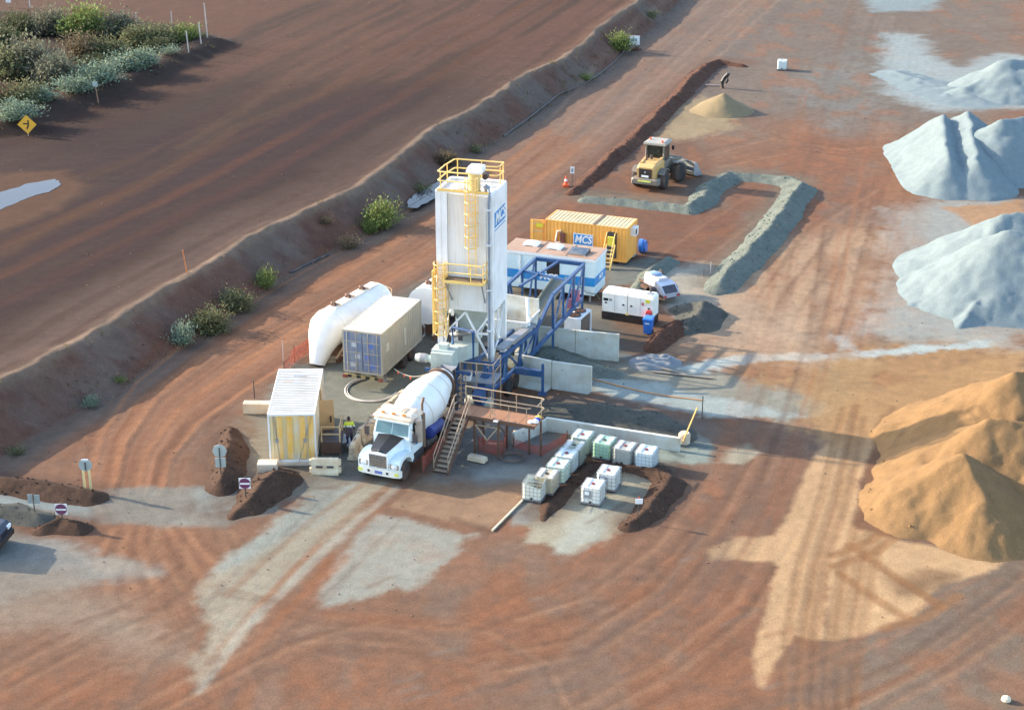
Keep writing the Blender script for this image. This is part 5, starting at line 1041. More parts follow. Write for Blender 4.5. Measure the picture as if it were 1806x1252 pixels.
for x, y in ((-.5, -.15), (.45, -.15), (.45, 1.35)): part('post', MB().bar((x, y, -.05), (x, y, 1.65), .06), mat('tan_rail', H(200, 170, 120), .6), la)
for z in (1.2, 1.62): part('handrail', MB().bar((-.5, -.15, z), (.45, -.15, z), .05).bar((.45, -.15, z), (.45, 1.35, z), .05), mat('tan_rail', H(200, 170, 120), .6), la)
part('front_rail', MB().bar((-.5, -.15, .72), (.45, -.15, .72), .05), mat('tan_rail', H(200, 170, 120), .6), la)

# ================================================================ site office
of = thing('site_office', 'white and blue site office with roof hatches and solar panel', 'office', (2.84, 103.48, 0), -20.3)
L, Wd, z0, Hh = 6.3, 2.44, .55, 2.45; hx, hy = L / 2, Wd / 2
part('body', MB().bb(-hx, hx, -hy, hy, z0, z0 + Hh), office_white, of)
part('roof', MB().bb(-hx - .06, hx + .06, -hy - .06, hy + .06, z0 + Hh, z0 + Hh + .07), roof_tan, of)
part('roof_trim', MB().bb(-hx - .07, hx + .07, -hy - .085, -hy - .062, z0 + Hh - .12, z0 + Hh + .05).bb(hx + .062, hx + .085, -hy, hy, z0 + Hh - .12, z0 + Hh + .05), white_clean, of)
for x in (-.9, 1.15): part('roof_seam', MB().bb(x - .02, x + .02, -hy, hy, z0 + Hh + .07, z0 + Hh + .085), dark_steel, of)
st2 = part('stripe', MB().bb(-hx, hx, -hy - .008, -hy, z0 + .62, z0 + 1.22), blue_band, of); part('stripe', MB().bb(hx, hx + .008, -hy, hy, z0 + .62, z0 + 1.22), blue_band, of)
text('logo_letters', 'MCS', .62, white_clean, st2, Matrix.Translation((-.05, -hy - .012, z0 + .93)) @ Matrix.Rotation(math.pi / 2, 4, 'X'), .004, .25, .02)
text('logo_letters', 'MCS', .42, white_clean, st2, Matrix.Translation((hx + .012, .2, z0 + .93)) @ Matrix.Rotation(math.pi / 2, 4, 'Z') @ Matrix.Rotation(math.pi / 2, 4, 'X'), .004, .25, .015)
for i, (x, y) in enumerate(((-1.75, .25), (-.05, .1))):
    p = [(-.55, 0), (-.42, .16), (.3, .2), (.55, .12), (.55, 0), (.3, 0), (.2, .04), (-.25, .04), (-.35, 0)]
    h_ = part('roof_air_unit', MB(Matrix.Translation((x, y, z0 + Hh + .08))).prism(p, -.38, .38, 'Y'), white_clean, of)
sp_ = part('solar_panel', MB().box((1.75, -.3, z0 + Hh + .2), (1.25, 1.1, .04), M=Matrix.Rotation(R(6), 3, 'X')), mat('solar', H(58, 72, 86), .25, dust=.35, dustcol=H(150, 140, 125)), of)
part('panel_frame', MB().bb(1.1, 2.4, -.9, -.85, z0 + Hh + .07, z0 + Hh + .14).bb(1.1, 2.4, .2, .25, z0 + Hh + .07, z0 + Hh + .25), galv, sp_)
for x0, x1 in ((-2.9, -2.05), (-1.6, -.6), (1.1, 1.9)):
    w2 = part('hatch', MB().bb(x0, x1, -hy - .02, -hy - .009, z0 + 1.3, z0 + 2.2), office_white, of)
    part('hatch_frame', MB().bb(x0 - .03, x1 + .03, -hy - .022, -hy - .01, z0 + 2.2, z0 + 2.25).bb(x0 - .04, x0 - .005, -hy - .022, -hy - .01, z0 + 1.25, z0 + 2.2).bb(x1 + .005, x1 + .04, -hy - .022, -hy - .01, z0 + 1.25, z0 + 2.2), white_clean, w2)
dw = part('serving_window', MB().bb(-.15, .75, -hy - .014, -hy - .004, z0 + 1.15, z0 + 2.15), black_paint, of); part('awning_bar', MB().bb(-.2, .8, -hy - .1, -hy - .02, z0 + 2.15, z0 + 2.22), white_clean, dw)
for x in (-2.0, 2.35): part('white_downpipe', MB().bb(x - .05, x + .05, -hy - .07, -hy - .012, z0 + .3, z0 + 2.3), white_clean, of)
part('chassis', MB().bb(-hx + .1, hx - .1, -.9, .9, .35, .56), dark_steel, of)
for x in (-.4, .55):
    for s in (-1, 1): wheel(of, 'wheel', (x, s * 1.02, .42), (0, s, 0), .42, .26)
for x in (-2.8, 2.8):
    for s in (-1, 1): part('jack_leg', MB().bb(x - .06, x + .06, s * .95 - .06, s * .95 + .06, -.04, .5), grey_steel, of)
part('gas_hose', MB().path([(2.0, -1.3, 1.2), (2.8, -1.7, .9), (3.4, -1.5, .8), (3.6, -1.2, .3), (3.5, -.9, .1)], .03, 6), mat('hose_green', H(70, 95, 85), .6), of, True)

# ================================================================ generator
ge = thing('generator', 'white diesel generator on a black base beside the blue wheelie bin', 'generator', (7.54, 98.34, 0), -23.7)
gw_ = mat('generator_white', H(236, 236, 226), .45, dust=.15, streak=.12, dustcol=H(200, 185, 160))
part('base_tank', MB().bb(-1.72, 1.72, -.56, .56, -.03, .55), black_paint, ge)
def gs(x0, x1): return [(x0, .55), (x1, .55)]
for x0, x1 in ((-1.7, -.02), (.02, 1.7)):
    cn = part('canopy', MB().loft([[Vector((x, s * .55, .55)) for x, s in ((x0, -1), (x1, -1), (x1, 1), (x0, 1))], [Vector((x, s * .55, 1.78)) for x, s in ((x0, -1), (x1, -1), (x1, 1), (x0, 1))], [Vector((x, s * .44, 1.95)) for x, s in ((x0 + .08 * (x0 < -1), -1), (x1 - .08 * (x1 > 1), -1), (x1 - .08 * (x1 > 1), 1), (x0 + .08 * (x0 < -1), 1))]]), gw_, ge)
    part('door_seam', MB().bb((x0 + x1) / 2 - .008, (x0 + x1) / 2 + .008, -.556, -.55, .62, 1.75), grey_steel, cn)
    for xx in (x0 + .25, x1 - .25): part('latch', MB().bb(xx - .07, xx + .07, -.575, -.55, 1.1, 1.2), black_paint, cn)
part('canopy_gap', MB().bb(-.02, .02, -.5, .5, .55, 1.9), rust, ge)
part('louvre_panel', MB().bb(-1.62, -1.3, -.56, -.55, 1.28, 1.46), black_paint, ge); part('control_window', MB().bb(-1.25, -1.05, -.56, -.55, 1.3, 1.45), grey_steel, ge)
part('exhaust_box', MB().bb(1.15, 1.5, -.2, .2, 1.95, 2.0), grey_steel, ge); part('exhaust_pipe', MB().path([(1.25, .25, 1.9), (1.25, .3, 2.2), (1.15, .5, 2.3)], .06, 8), dark_steel, ge, True)
part('roof_plate', MB().bb(.2, .85, -.35, .35, 1.95, 1.962), mat('pale_blue_plate', H(205, 220, 228), .4), ge)
part('warning_sign', MB().bb(1.2, 1.5, -.562, -.552, 1.5, 1.72), mat('notice_yellow', H(232, 225, 40), .5), ge); part('red_label', MB().bb(.95, 1.1, -.562, -.552, 1.3, 1.5), mat('red_label', H(190, 110, 105), .6), ge)
part('lifting_lug', MB().bb(-.1, .1, -.58, -.55, .5, .62), yellow_safe, ge)
fe = thing('extinguisher_box', 'red fire extinguisher cover standing against the generator', 'extinguisher', (*G(1144, 566, .4), 0), -24)
part('cover', MB().loft([[Vector((a * .17, b * .14, z)) for a, b in q] for z in (.35, .40, .95)] + [[Vector((a * .12, b * .1, 1.08)) for a, b in q]]), red_paint, fe); part('stand', MB().bb(-.04, .04, -.03, .03, -.04, .36), dark_steel, fe); part('foot_plate', MB().bb(-.16, .16, -.13, .13, -.03, .03), dark_steel, fe); part('window', MB().bb(-.1, .1, -.147, -.14, .6, .9), mat('pink_window', H(215, 140, 140), .3), fe)
wb = thing('wheelie_bin', 'blue wheelie bin with a lid and white label', 'bin', (*G(1143, 588, 0), 0), -18)
bb_ = part('tub', MB().loft([[Vector((a * .23, b * .26, .06)) for a, b in q], [Vector((a * .29, b * .33, 1.0)) for a, b in q]]), blue_plastic, wb)
ld_ = part('lid', MB().loft([[Vector((a * .31, b * .37, 1.0)) for a, b in q], [Vector((a * .31, b * .37, 1.05)) for a, b in q], [Vector((a * .24, b * .28, 1.12)) for a, b in q]]), mat('bin_lid', H(60, 125, 215), .4, dust=.1), wb); part('label', MB().bb(-.15, .12, -.325, -.31, .72, .8), white_clean, bb_)
for s in (-1, 1): wheel(wb, 'wheel', (s * .24, .3, .1), (1, 0, 0), .1, .05)
part('handle', MB().tube((-.25, .4, 1.02), (.25, .4, 1.02), .02, 6), blue_plastic, wb)

# ================================================================ chiller
ch = thing('chiller_unit', 'white water chiller with two dark roof fans behind the bay wall', 'chiller', (4.06, 95.22, 0), -24)
part('cabinet', MB().bb(-.5, .5, -.95, .95, -.03, 1.62), white_clean, ch)
part('coil_panel', MB().bb(.5, .515, -.8, .8, .25, 1.5), mat('coil_brown', H(92, 78, 68), .7), ch); part('coil_post', MB().bb(.5, .56, .86, .95, 0, 1.62).bb(.5, .56, -.95, -.86, 0, 1.62), white_clean, ch)
for y in (-.42, .42):
    fn = part('fan_ring', MB().lathe((0, y, 1.62), (0, 0, 1), [(0, .38), (.06, .38), (.06, .33), (.01, .33)], 24), dark_steel, ch, True)
    part('fan_disc', MB().lathe((0, y, 1.625), (0, 0, 1), [(0, .33), (.01, .33)], 24), mat('fan_dark', (.03, .028, .025), .7, dust=.3), fn)
    for k in range(4): part('fan_blade', MB().box((0, y, 1.645), (.6, .1, .012), R(45 * k)), rust, fn)

# ================================================================ horizontal cement silos
def tanker(name, label, nx, ny, yaw, L, rr, mouth=True):
    t = thing(name, label, 'tank', (nx, ny, 0), yaw, 'horizontal cement tanks'); zc = 1.95
    tw = mat('tank_white', (.80, .80, .77), .4, dust=.10, streak=.12, top=.12, dustcol=H(206, 186, 155))
    pr = [(0, rr)] + [(L - .9, rr)] + [(L - .9 + .9 * math.sin(a), rr * math.cos(a)) for a in (R(15 * k) for k in range(1, 6))] + [(L, .1)]
    mb = MB(); rings = [mb.ring((x, 0, zc), (1, 0, 0), r_, 32) for x, r_ in pr]; mb.loft(rings, cap=True); sh = part('shell', mb, tw, t, True)
    for x in (1.2, 3.2): part('seam', MB().lathe((x, 0, zc), (1, 0, 0), [(0, rr + .003), (.02, rr + .012), (.05, rr + .012), (.07, rr + .003)], 32, False), tw, sh, True)
    if mouth:
        ms = [((0, 0, zc), (1, 0, 0), rr), ((-.3, 0, zc - .06), (.9, 0, .35), rr * .98), ((-.62, 0, zc - .45), (.62, 0, .78), rr * .84), ((-1.0, 0, zc - 1.05), (.5, 0, .86), rr * .62), ((-1.45, 0, .1), (.4, 0, .92), rr * .40)]
        qs = []
        for c, ax, r_ in ms:
            ax = Vector(ax).normalized(); yv = Vector((0, 1, 0)); zv = ax.cross(yv); qs.append([Vector(c) + yv * r_ * math.cos(a) + zv * r_ * math.sin(a) for a in (2 * math.pi * k / 32 for k in range(32))])
        part('discharge_cone', MB().loft(qs), tw, t, True)
        part('cone_joint', MB().lathe((-.03, 0, zc), (1, 0, 0), [(0, rr + .004), (.02, rr + .03), (.06, rr + .03), (.08, rr + .004)], 32, False), tw, t, True)
    part('walkway', MB().bb(.3, L - .9, -.3, .3, zc + rr - .01, zc + rr + .05), mat('walkway_white', H(228, 222, 208), .6, dust=.3), t)
    for x in (.7, 2.3, 3.9):
        v_ = part('valve', MB().lathe((x, .08, zc + rr), (0, 0, 1), [(0, .2), (.12, .2), (.13, .13), (.22, .13)], 12), rust, t, True)
        part('valve_clamp', MB().bar((x - .25, -.15, zc + rr + .12), (x + .2, .3, zc + rr + .16), .09), rust, v_); part('valve_pipe', MB().bar((x + .15, -.3, zc + rr + .08), (x + .15, .35, zc + rr + .1), .12), mat('pipe_tan', H(196, 165, 135), .7), v_)
    for x in (.4, L - 1.3):
        part('cradle', MB().prism([(-1.1, -.05), (1.1, -.05), (1.1, .3), (.85, 1.1), (-.85, 1.1), (-1.1, .3)], x - .09, x + .09, 'X'), rust, t)
    for s in (-1, 1): part('skid', MB().bb(-.6, L - .4, s * .85 - .09, s * .85 + .09, -.05, .3), rust, t); part('diagonal', MB().bar((-.6, s * .8, .3), (.5, s * .95, 1.1), .1), mat('cream_strut', H(205, 175, 140), .6), t)
    part('end_ladder', MB().path([(L - .5, -.5, zc + rr * .8), (L + .15, -.55, zc + .5), (L + .15, -.55, .3)], .04, 6), mat('cream_strut', H(205, 175, 140), .6), t)
    return t
tanker('cement_tank', 'white horizontal cement tank with a sloping discharge cone reaching the ground', -10.95, 91.9, 63, 6.2, 1.15)
tanker('cement_tank', 'white horizontal cement tank partly hidden behind the silo', -5.4, 95.6, 66, 6.2, 1.2, False)

# ================================================================ stair and loading platform
sp = thing('stair_platform', 'rusty steel stair with a plywood loading platform and handrails', 'platform', (-2.1, 79.0, 0), -22)
DZ = 2.2
dk = part('deck', MB().bb(-.75, 3.75, -.55, .75, DZ - .08, DZ), ply, sp)
for k in range(5): part('deck_sheet', MB().bb(-.74 + k * .9, .14 + k * .9, -.54, .74, DZ + .002, DZ + .02), ply, dk)
mb = MB(); mb.bb(-.75, 3.75, -.6, -.552, DZ - .14, DZ + .04); mb.bb(-.75, 3.75, .752, .8, DZ - .14, DZ + .04); part('edge_beam', mb, rust, sp)
for x in (.35, 1.7):
    for y in (-.5, .7): part('leg', MB().bar((x, y, DZ - .1), (x, y, 0.05), .1), rust, sp)
    part('leg_brace', MB().bar((x, -.5, DZ - .3), (x, .7, .9), .06), rust, sp)
part('leg_brace', MB().bar((.35, -.5, DZ - .4), (1.05, -.5, .95), .07).bar((1.7, -.5, DZ - .4), (1.05, -.5, .95), .07).bar((.35, -.5, 1.75), (1.7, -.5, 1.75), .06), galv, sp)
for x in (3.0, 3.65): part('leg', MB().bar((x, .6, DZ - .1), (x, .6, -.02), .08), rust, sp)
nst = 12; x0, x1 = -.72, .02
for k in range(nst):
    z = DZ * (k + 1) / (nst + 1); y = -.58 - (nst - k) * .225 + .1
    part('step', MB().bb(x0, x1, y - .11, y + .11, z - .03, z), galv, sp)
yb = -.58 - nst * .225 - .05
for x in (x0 - .03, x1 + .03): part('stringer', MB().bar((x, yb, .08), (x, -.56, DZ - .05), .05, .24), rust, sp)
for x in (x0 - .03, x1 + .03):
    for h in (.55, 1.0): part('handrail', MB().path([(x, yb + .05, h), (x, -.56, DZ + h), (x, -.3, DZ + h)], .028, 6), galv, sp, True)
    for t_ in (0.02, .5, .98): yy_ = yb + (-.56 - yb) * t_; part('rail_post', MB().tube((x, yy_, DZ * t_ + .05), (x, yy_, DZ * t_ + 1.0), .024, 6), galv, sp, True)
rail(sp, [(-.7, .78), (3.6, .78), (3.78, .7), (3.78, -.35)], DZ, (.55, 1.05), [(-.7, .78), (.8, .78), (2.2, .78), (3.6, .78)], galv, .03, .028)
rail(sp, [(.1, -.57), (1.2, -.57), (2.3, -.57), (3.3, -.57), (3.5, -.45)], DZ, (.95,), [(.12, -.57), (1.3, -.57), (2.3, -.57), (3.3, -.57)], galv, .03, .024)
part('hook_rail', MB().path([(1.25, -.57, DZ + .95), (1.3, -.5, DZ + .6), (1.55, -.5, DZ + .2)], .025, 6), galv, sp); part('sample_tray', MB().bb(1.5, 1.75, -.75, -.6, DZ - .02, DZ + .05), white, sp)
for i, (x, y, c_, s_) in enumerate(((3.55, .5, H(225, 200, 80), .17), (3.6, .2, H(50, 70, 170), .18), (3.62, -.12, H(225, 220, 215), .2), (3.4, -.22, H(230, 228, 225), .16))):
    b_ = part('rag_bundle', MB().lathe((0, 0, 0), (0, 0, 1), [(0, s_ * .7), (s_ * .3, s_), (s_ * .7, s_ * .85), (s_, s_ * .3)], 9), mat(f'rag_{i}', c_, .9, dust=.1), None, True)
    ww = sp.matrix_basis @ Vector((x, y, DZ + .02)); b_.location = ww; tag(b_, ['yellow cloth bundle on the platform end', 'blue cloth bundle on the platform end', 'white cloth bundle at the platform corner', 'small white bag beside the cloth bundles'][i], 'bundle')
# red safety mesh panels under the platform
def mesh_fence(label, pts, h, lean=0.0):
    o0 = Vector(pts[0]); t = thing('mesh_fence', label, 'fence', (o0.x, o0.y, 0), 0, 'red safety mesh')
    for i, (a, b) in enumerate(zip(pts[:-1], pts[1:])):
        a, b = Vector(a) - o0, Vector(b) - o0; n = 8; mb = MB(); vs_ = []
        for k in range(n + 1):
            p = a.lerp(b, k / n); sag = .08 * math.sin(math.pi * k / n); w_ = .05 * math.sin(k * 2.1)
            vs_ += [(p.x + w_, p.y + w_ * .5, .03), (p.x - w_ + lean, p.y + lean, h - sag)]
        mb.add(vs_, [(2 * k, 2 * k + 2, 2 * k + 3, 2 * k + 1) for k in range(n)]); part('mesh_panel', mb, red_mesh, t)
    for p in pts: p = Vector(p) - o0; part('post', MB().bar((p.x, p.y, -.05), (p.x, p.y, h + .12), .04), rust, t)
mesh_fence('red safety mesh wrapped round the platform legs', [G(843, 797), G(888, 806), G(893, 775)], .95)
mesh_fence('red safety mesh stretched in front of the low concrete wall', [G(905, 790), G(955, 805), G(1000, 780)], .6, .0)
mesh_fence('red safety mesh behind the striped container', [G(502, 668), G(520, 640), G(548, 620), G(562, 612)], 1.0)
mesh_fence('rusty mesh panel at the foot of the stair', [G(745, 833), G(768, 806), G(790, 780)], .85)
# ================================================================ plastic totes in cages
def tote(label, x, y, yaw, col, cap=(.02, .02, .02), open_top=False, plate=False, z=0.0, full=None, group='plastic totes in wire cages'):
    t = thing('plastic_tote', label, 'tote', (x, y, z), yaw, group)
    pal = part('pallet', MB().bb(-.5, .5, -.55, .55, .11, .15), mat('pallet_steel', H(150, 150, 150), .5, metal=.4, dust=.3), t)
    for yy_ in (-.48, 0, .48): part('runner', MB().bb(-.5, .5, yy_ - .06, yy_ + .06, .0, .11), dark_steel if yy_ else grey_steel, pal)
    for xx_ in (-.42, .0, .42): part('runner', MB().bb(xx_ - .07, xx_ + .07, -.545, .545, .0, .03), grey_steel, pal)
    key = 'tote_%d_%d_%d' % tuple(int(c * 255) for c in col)
    m_ = mat(key, col, .35, dust=.10, var=.06, dustcol=tuple(c * .8 for c in TAN), spec=.4)
    def lv(z, a, b, k=.09): return [Vector((sx * (a - (k if i else 0)), sy * (b - (0 if i else k)), z)) for sx, sy, i in ((-1, -1, 1), (1, -1, 1), (1, -1, 0), (1, 1, 0), (1, 1, 1), (-1, 1, 1), (-1, 1, 0), (-1, -1, 0))]
    if open_top:
        mb = MB(); mb.loft([lv(.15, .45, .5), lv(.2, .475, .525), lv(.75, .475, .525)], cap=False); mb.add(lv(.16, .45, .5), [tuple(range(8))])
        lo, hi = lv(.75, .475, .525), lv(1.0, .475, .525); hi = [Vector((p.x, p.y, .98 if p.y > 0 or p.x < 0 else .80)) for p in hi]; mb.loft([lo, hi], cap=False)
        mb.loft([lv(.2, .45, .5), [Vector((p.x * .95, p.y * .95, p.z)) for p in hi]], cap=False); tk_ = part('tank', mb, m_, t)
    else:
        tk_ = part('tank', MB().loft([lv(.15, .43, .48), lv(.2, .475, .525), lv(.95, .475, .525), lv(1.0, .45, .5)]), m_, t)
        for s in (-1, 1): part('shoulder', MB().loft([[Vector((s * .31 + a * .135, b * .47, .998)) for a, b in q], [Vector((s * .31 + a * .11, b * .43, 1.055)) for a, b in q]]), mat(key + '_top', tuple(min(.85, c * .5 + .42) for c in col), .4, dust=.1, dustcol=TAN), tk_)
        part('cap', MB().tube((0, -.05, 1.0), (0, -.05, 1.06), .095, 12), mat('cap_%d' % int(cap[0] * 99), cap, .5), tk_, True)
    cg = mat('cage_wire', H(188, 192, 190), .4, metal=.5, dust=.15); mb = MB()
    for z_ in (.2, .4, .6, .8, 1.0): 
        for a, b in (((-.5, -.55), (.5, -.55)), ((.5, -.55), (.5, .55)), ((.5, .55), (-.5, .55)), ((-.5, .55), (-.5, -.55))): mb.bar((*a, z_), (*b, z_), .018)
    for k in range(6):
        u_ = -.5 + k * .2
        for s in (-1, 1): mb.bar((u_, s * .55, .15), (u_, s * .55, 1.0), .018); mb.bar((s * .5, u_ * 1.1, .15), (s * .5, u_ * 1.1, 1.0), .018)
    c_ = part('cage', mb, cg, t); c_['kind'] = 'stuff'
    part('top_rail', MB().bar((-.5, -.3, 1.065), (.5, -.3, 1.065), .025), cg, t); part('top_rail', MB().bar((-.5, .3, 1.065), (.5, .3, 1.065), .025), cg, t)
    part('valve', MB().tube((0, -.5, .24), (0, -.62, .24), .05, 8), black_paint, t, True)
    if plate:
        pl_ = part('name_plate', MB().bb(-.35, .05, -.575, -.56, .45, .85), grey_steel, t); part('paper_label', MB().bb(-.28, -.06, -.582, -.576, .62, .8), white_clean, pl_)
    return t
dk_cap, rd_cap = (.02, .02, .02), H(120, 35, 35)
TOP = [(1028, 764, 'pale green tinted tote at the corner of the L shaped row', H(198, 214, 200), rd_cap), (1067, 774, 'tote full of bright green liquid between the corner and the grey tote', H(160, 205, 172), dk_cap), (1103, 784, 'grey tinted tote between the green and blue white totes', H(165, 168, 160), rd_cap), (1141, 791, 'blue white tote at the free end of the row', H(205, 222, 226), rd_cap)]
for u, v, lb, c, k in TOP: p = G(u, v, 1.05); tote(lb, p.x, p.y, -23 + random.uniform(-2, 2), c, k, group='totes lined up along the low wall')
DIA = [(943, 848, 'cut open white tote without a lid at the end of the row', H(228, 228, 212), dk_cap), (965, 833, 'tan dust coated tote beside the cut open one', H(186, 172, 140), dk_cap), (985, 815, 'mint green tote between the tan and pale totes', H(196, 222, 204), rd_cap), (1000, 797, 'pale blue tote next to the olive grey tote', H(200, 214, 210), rd_cap), (1013, 783, 'dark olive grey tote next to the corner', H(142, 148, 125), dk_cap)]
for i, (u, v, lb, c, k) in enumerate(DIA): p = G(u, v, 1.05 if i else .95); tote(lb, p.x, p.y, -20 + random.uniform(-2, 2), c, k, open_top=(i == 0), group='totes lined up along the slab edge')
for u, v, lb in ((1074, 827, 'white tote with a grey plate standing nearer the row of totes'), (1047, 851, 'white tote with a grey plate standing alone inside the soil bund')):
    p = G(u, v, 1.05); tote(lb, p.x, p.y, -19.5, H(230, 230, 222), rd_cap, plate=True, group='totes inside the soil bund')
p = G(1380, 106, 1.05); tote('single white tote far out on the open yard', p.x, p.y, -12, H(214, 226, 224), dk_cap, group='totes on the open yard')

# ================================================================ plastic barriers
def barrier(label, u, v, yaw, L=1.5, h=.9, m=None, z=.9, tilt=0.0, group=None, slots=False):
    p = G(u, v, z); t = thing('plastic_barrier', label, 'barrier', (p.x, p.y, 0), yaw, group)
    pr = [(-.26, -.03), (.26, -.03), (.26, .12), (.17, .3), (.13, h - .12), (.10, h), (-.10, h), (-.13, h - .12), (-.17, .3), (-.26, .12)]
    part('shell', MB().prism(pr, -L / 2 + .08, L / 2 - .08, 'X'), m, t)
    for s in (-1, 1):
        for z0_, z1_ in ((.08, .32), (.52, .78)): part('lug', MB().bb(*sorted((s * (L / 2 - .08), s * (L / 2 + .04))), -.12, .12, z0_, z1_), m, t)
    part('filler_cap', MB().tube((L * .2, 0, h), (L * .2, 0, h + .03), .08, 12), m, t, True)
    if slots:
        for x in (-.28, .28): part('fork_slot', MB().bb(x - .17, x + .17, -.275, -.15, .42, .49), dark_steel, t)
    else: part('top_groove', MB().bb(-L * .1, L * .12, -.03, .03, h + .002, h + .012), dark_steel, t)
    return t
bm_a = mat('barrier_dusty', H(196, 184, 160), .8, dust=.5, dustcol=H(150, 112, 82), top=0, streak=.4, nscale=2)
gb = 'dusty plastic barriers along the truck lane'
for (u, v, yaw, lb) in ((626, 775, 80, 'dusty plastic barrier beside the worker'), (646, 748, 62, 'dusty plastic barrier next to the truck cab'), (664, 726, 66, 'dusty plastic barrier behind the truck cab'), (681, 712, 66, 'dusty plastic barrier beside the front of the mixer drum'), (702, 695, 66, 'dusty plastic barrier at the far end of the row by the drum')):
    barrier(lb, u, v, yaw, 1.55, .92, bm_a, .9, group=gb)
barrier('cream plastic barrier with two fork slots by the striped container', 573, 808, -2, 1.55, .85, mat('barrier_cream', H(212, 198, 168), .8, dust=.45, dustcol=H(185, 145, 105), nscale=2), .85, slots=True)
cn = thing('traffic_cone', 'small red cone behind the cream plastic barrier', 'cone', (*G(579, 806, .9), 0), 0)
part('cone', MB().lathe((0, .35, 0), (0, 0, 1), [(0, .17), (.05, .15), (.7, .04)], 14), red_paint, cn, True); part('base', MB().bb(-.2, .2, .15, .55, -.02, .04), dark_steel, cn)
cone2 = on(998, 329); cn = thing('traffic_cone', 'orange traffic cone at the end of the red soil berm', 'cone', (cone2.x, cone2.y, cone2.z + .15), 0)
part('cone', MB().lathe((0, 0, 0), (0, 0, 1), [(0, .19), (.05, .17), (.3, .12)], 14), orange_mat, cn, True); part('tip', MB().lathe((0, 0, .48), (0, 0, 1), [(0, .08), (.27, .025)], 14), orange_mat, cn, True); part('reflective_collar', MB().lathe((0, 0, .3), (0, 0, 1), [(0, .12), (.18, .08)], 14, False), white_clean, cn, True); part('base', MB().bb(-.24, .24, -.24, .24, -.4, .03), orange_mat, cn)

# ================================================================ worker, seen from behind
def person(name, label, loc, yaw):
    J = {'pel': (0, 0, .98, .155), 'wst': (0, .0, 1.12, .145), 'chs': (0, .01, 1.34, .165), 'nck': (0, .02, 1.52, .062), 'jaw': (0, .05, 1.60, .078), 'hed': (0, .045, 1.69, .100), 'top': (0, .035, 1.765, .072),
         'lsh': (-.17, 0, 1.44, .078), 'lel': (-.27, -.03, 1.17, .055), 'lwr': (-.24, .10, .95, .038), 'lha': (-.235, .14, .87, .036), 'rsh': (.17, 0, 1.44, .078), 'rel': (.28, -.02, 1.17, .055), 'rwr': (.26, .09, .95, .038), 'rha': (.255, .13, .87, .036),
         'lhp': (-.10, 0, .90, .115), 'lkn': (-.115, -.05, .50, .075), 'lan': (-.12, -.22, .12, .052), 'lto': (-.13, -.08, .04, .045), 'rhp': (.10, .01, .90, .115), 'rkn': (.11, .10, .49, .075), 'ran': (.115, .06, .09, .052), 'rto': (.125, .23, .04, .045)}
    E = [('pel', 'wst'), ('wst', 'chs'), ('chs', 'nck'), ('nck', 'jaw'), ('jaw', 'hed'), ('hed', 'top'), ('chs', 'lsh'), ('lsh', 'lel'), ('lel', 'lwr'), ('lwr', 'lha'), ('chs', 'rsh'), ('rsh', 'rel'), ('rel', 'rwr'), ('rwr', 'rha'),
         ('pel', 'lhp'), ('lhp', 'lkn'), ('lkn', 'lan'), ('lan', 'lto'), ('pel', 'rhp'), ('rhp', 'rkn'), ('rkn', 'ran'), ('ran', 'rto')]
    for s, h in (('l', -1), ('r', 1)):      # five short fingers rooted in the palm
        hx_, hy_, hz_, _ = J[s + 'ha']
        for k in range(4): J[s + 'f%d' % k] = (hx_ + h * (.0), hy_ + .028 - .018 * k + .02, hz_ - .085 + .006 * abs(k - 1), .0095); E.append((s + 'ha', s + 'f%d' % k))
        J[s + 'th'] = (hx_ - h * .02, hy_ + .055, hz_ - .035, .011); E.append((s + 'ha', s + 'th'))
    ks = list(J); me = bpy.data.meshes.new('rig'); me.from_pydata([J[k][:3] for k in ks], [(ks.index(a), ks.index(b)) for a, b in E], [])
    o = bpy.data.objects.new('rig', me); COL.objects.link(o); o.modifiers.new('s', 'SKIN'); md = o.modifiers.new('d', 'SUBSURF'); md.levels = 2; md.render_levels = 2
    for i, k in enumerate(ks): sv = me.skin_vertices[0].data[i]; sv.radius = (J[k][3], J[k][3] * (.8 if k in ('chs', 'wst', 'pel') else 1)); sv.use_root = (k == 'pel')
    dg = bpy.context.evaluated_depsgraph_get(); m2 = bpy.data.meshes.new_from_object(o.evaluated_get(dg)); bpy.data.objects.remove(o)
    navy, skin, hair, boot, tape = mat('navy_cloth', H(28, 36, 66), .9, dust=.2), mat('skin', H(150, 105, 82), .6, dust=0), mat('dark_hair', H(34, 27, 24), .8, dust=0), mat('boot_brown', H(92, 66, 48), .8), mat('silver_tape', H(220, 222, 225), .4, dust=0)
    m2.materials.clear()
    for m_ in (navy, skin, hair, boot, tape, hivis): m2.materials.append(m_)
    for f in m2.polygons:
        x, y, z = f.center; f.use_smooth = True
        if z > 1.55: i = 1 if (y > .06 and z < 1.70) or z < 1.575 else 2
        elif z > 1.50: i = 1
        elif abs(x) > .2 and z < 1.0 and z > .7: i = 1 if z < .95 else 0
        elif z < .14: i = 3
        elif z > 1.27: i = 5
        elif 1.20 < z <= 1.27: i = 4
        else: i = 0
        f.material_index = i
    b = obj(name, m2); b.location = loc; b.rotation_euler = (0, 0, R(yaw)); return tag(b, label, 'person')
person('person', 'worker in a yellow and navy shirt walking away past the barriers', (*G(617, 789, 0), .03), 8)

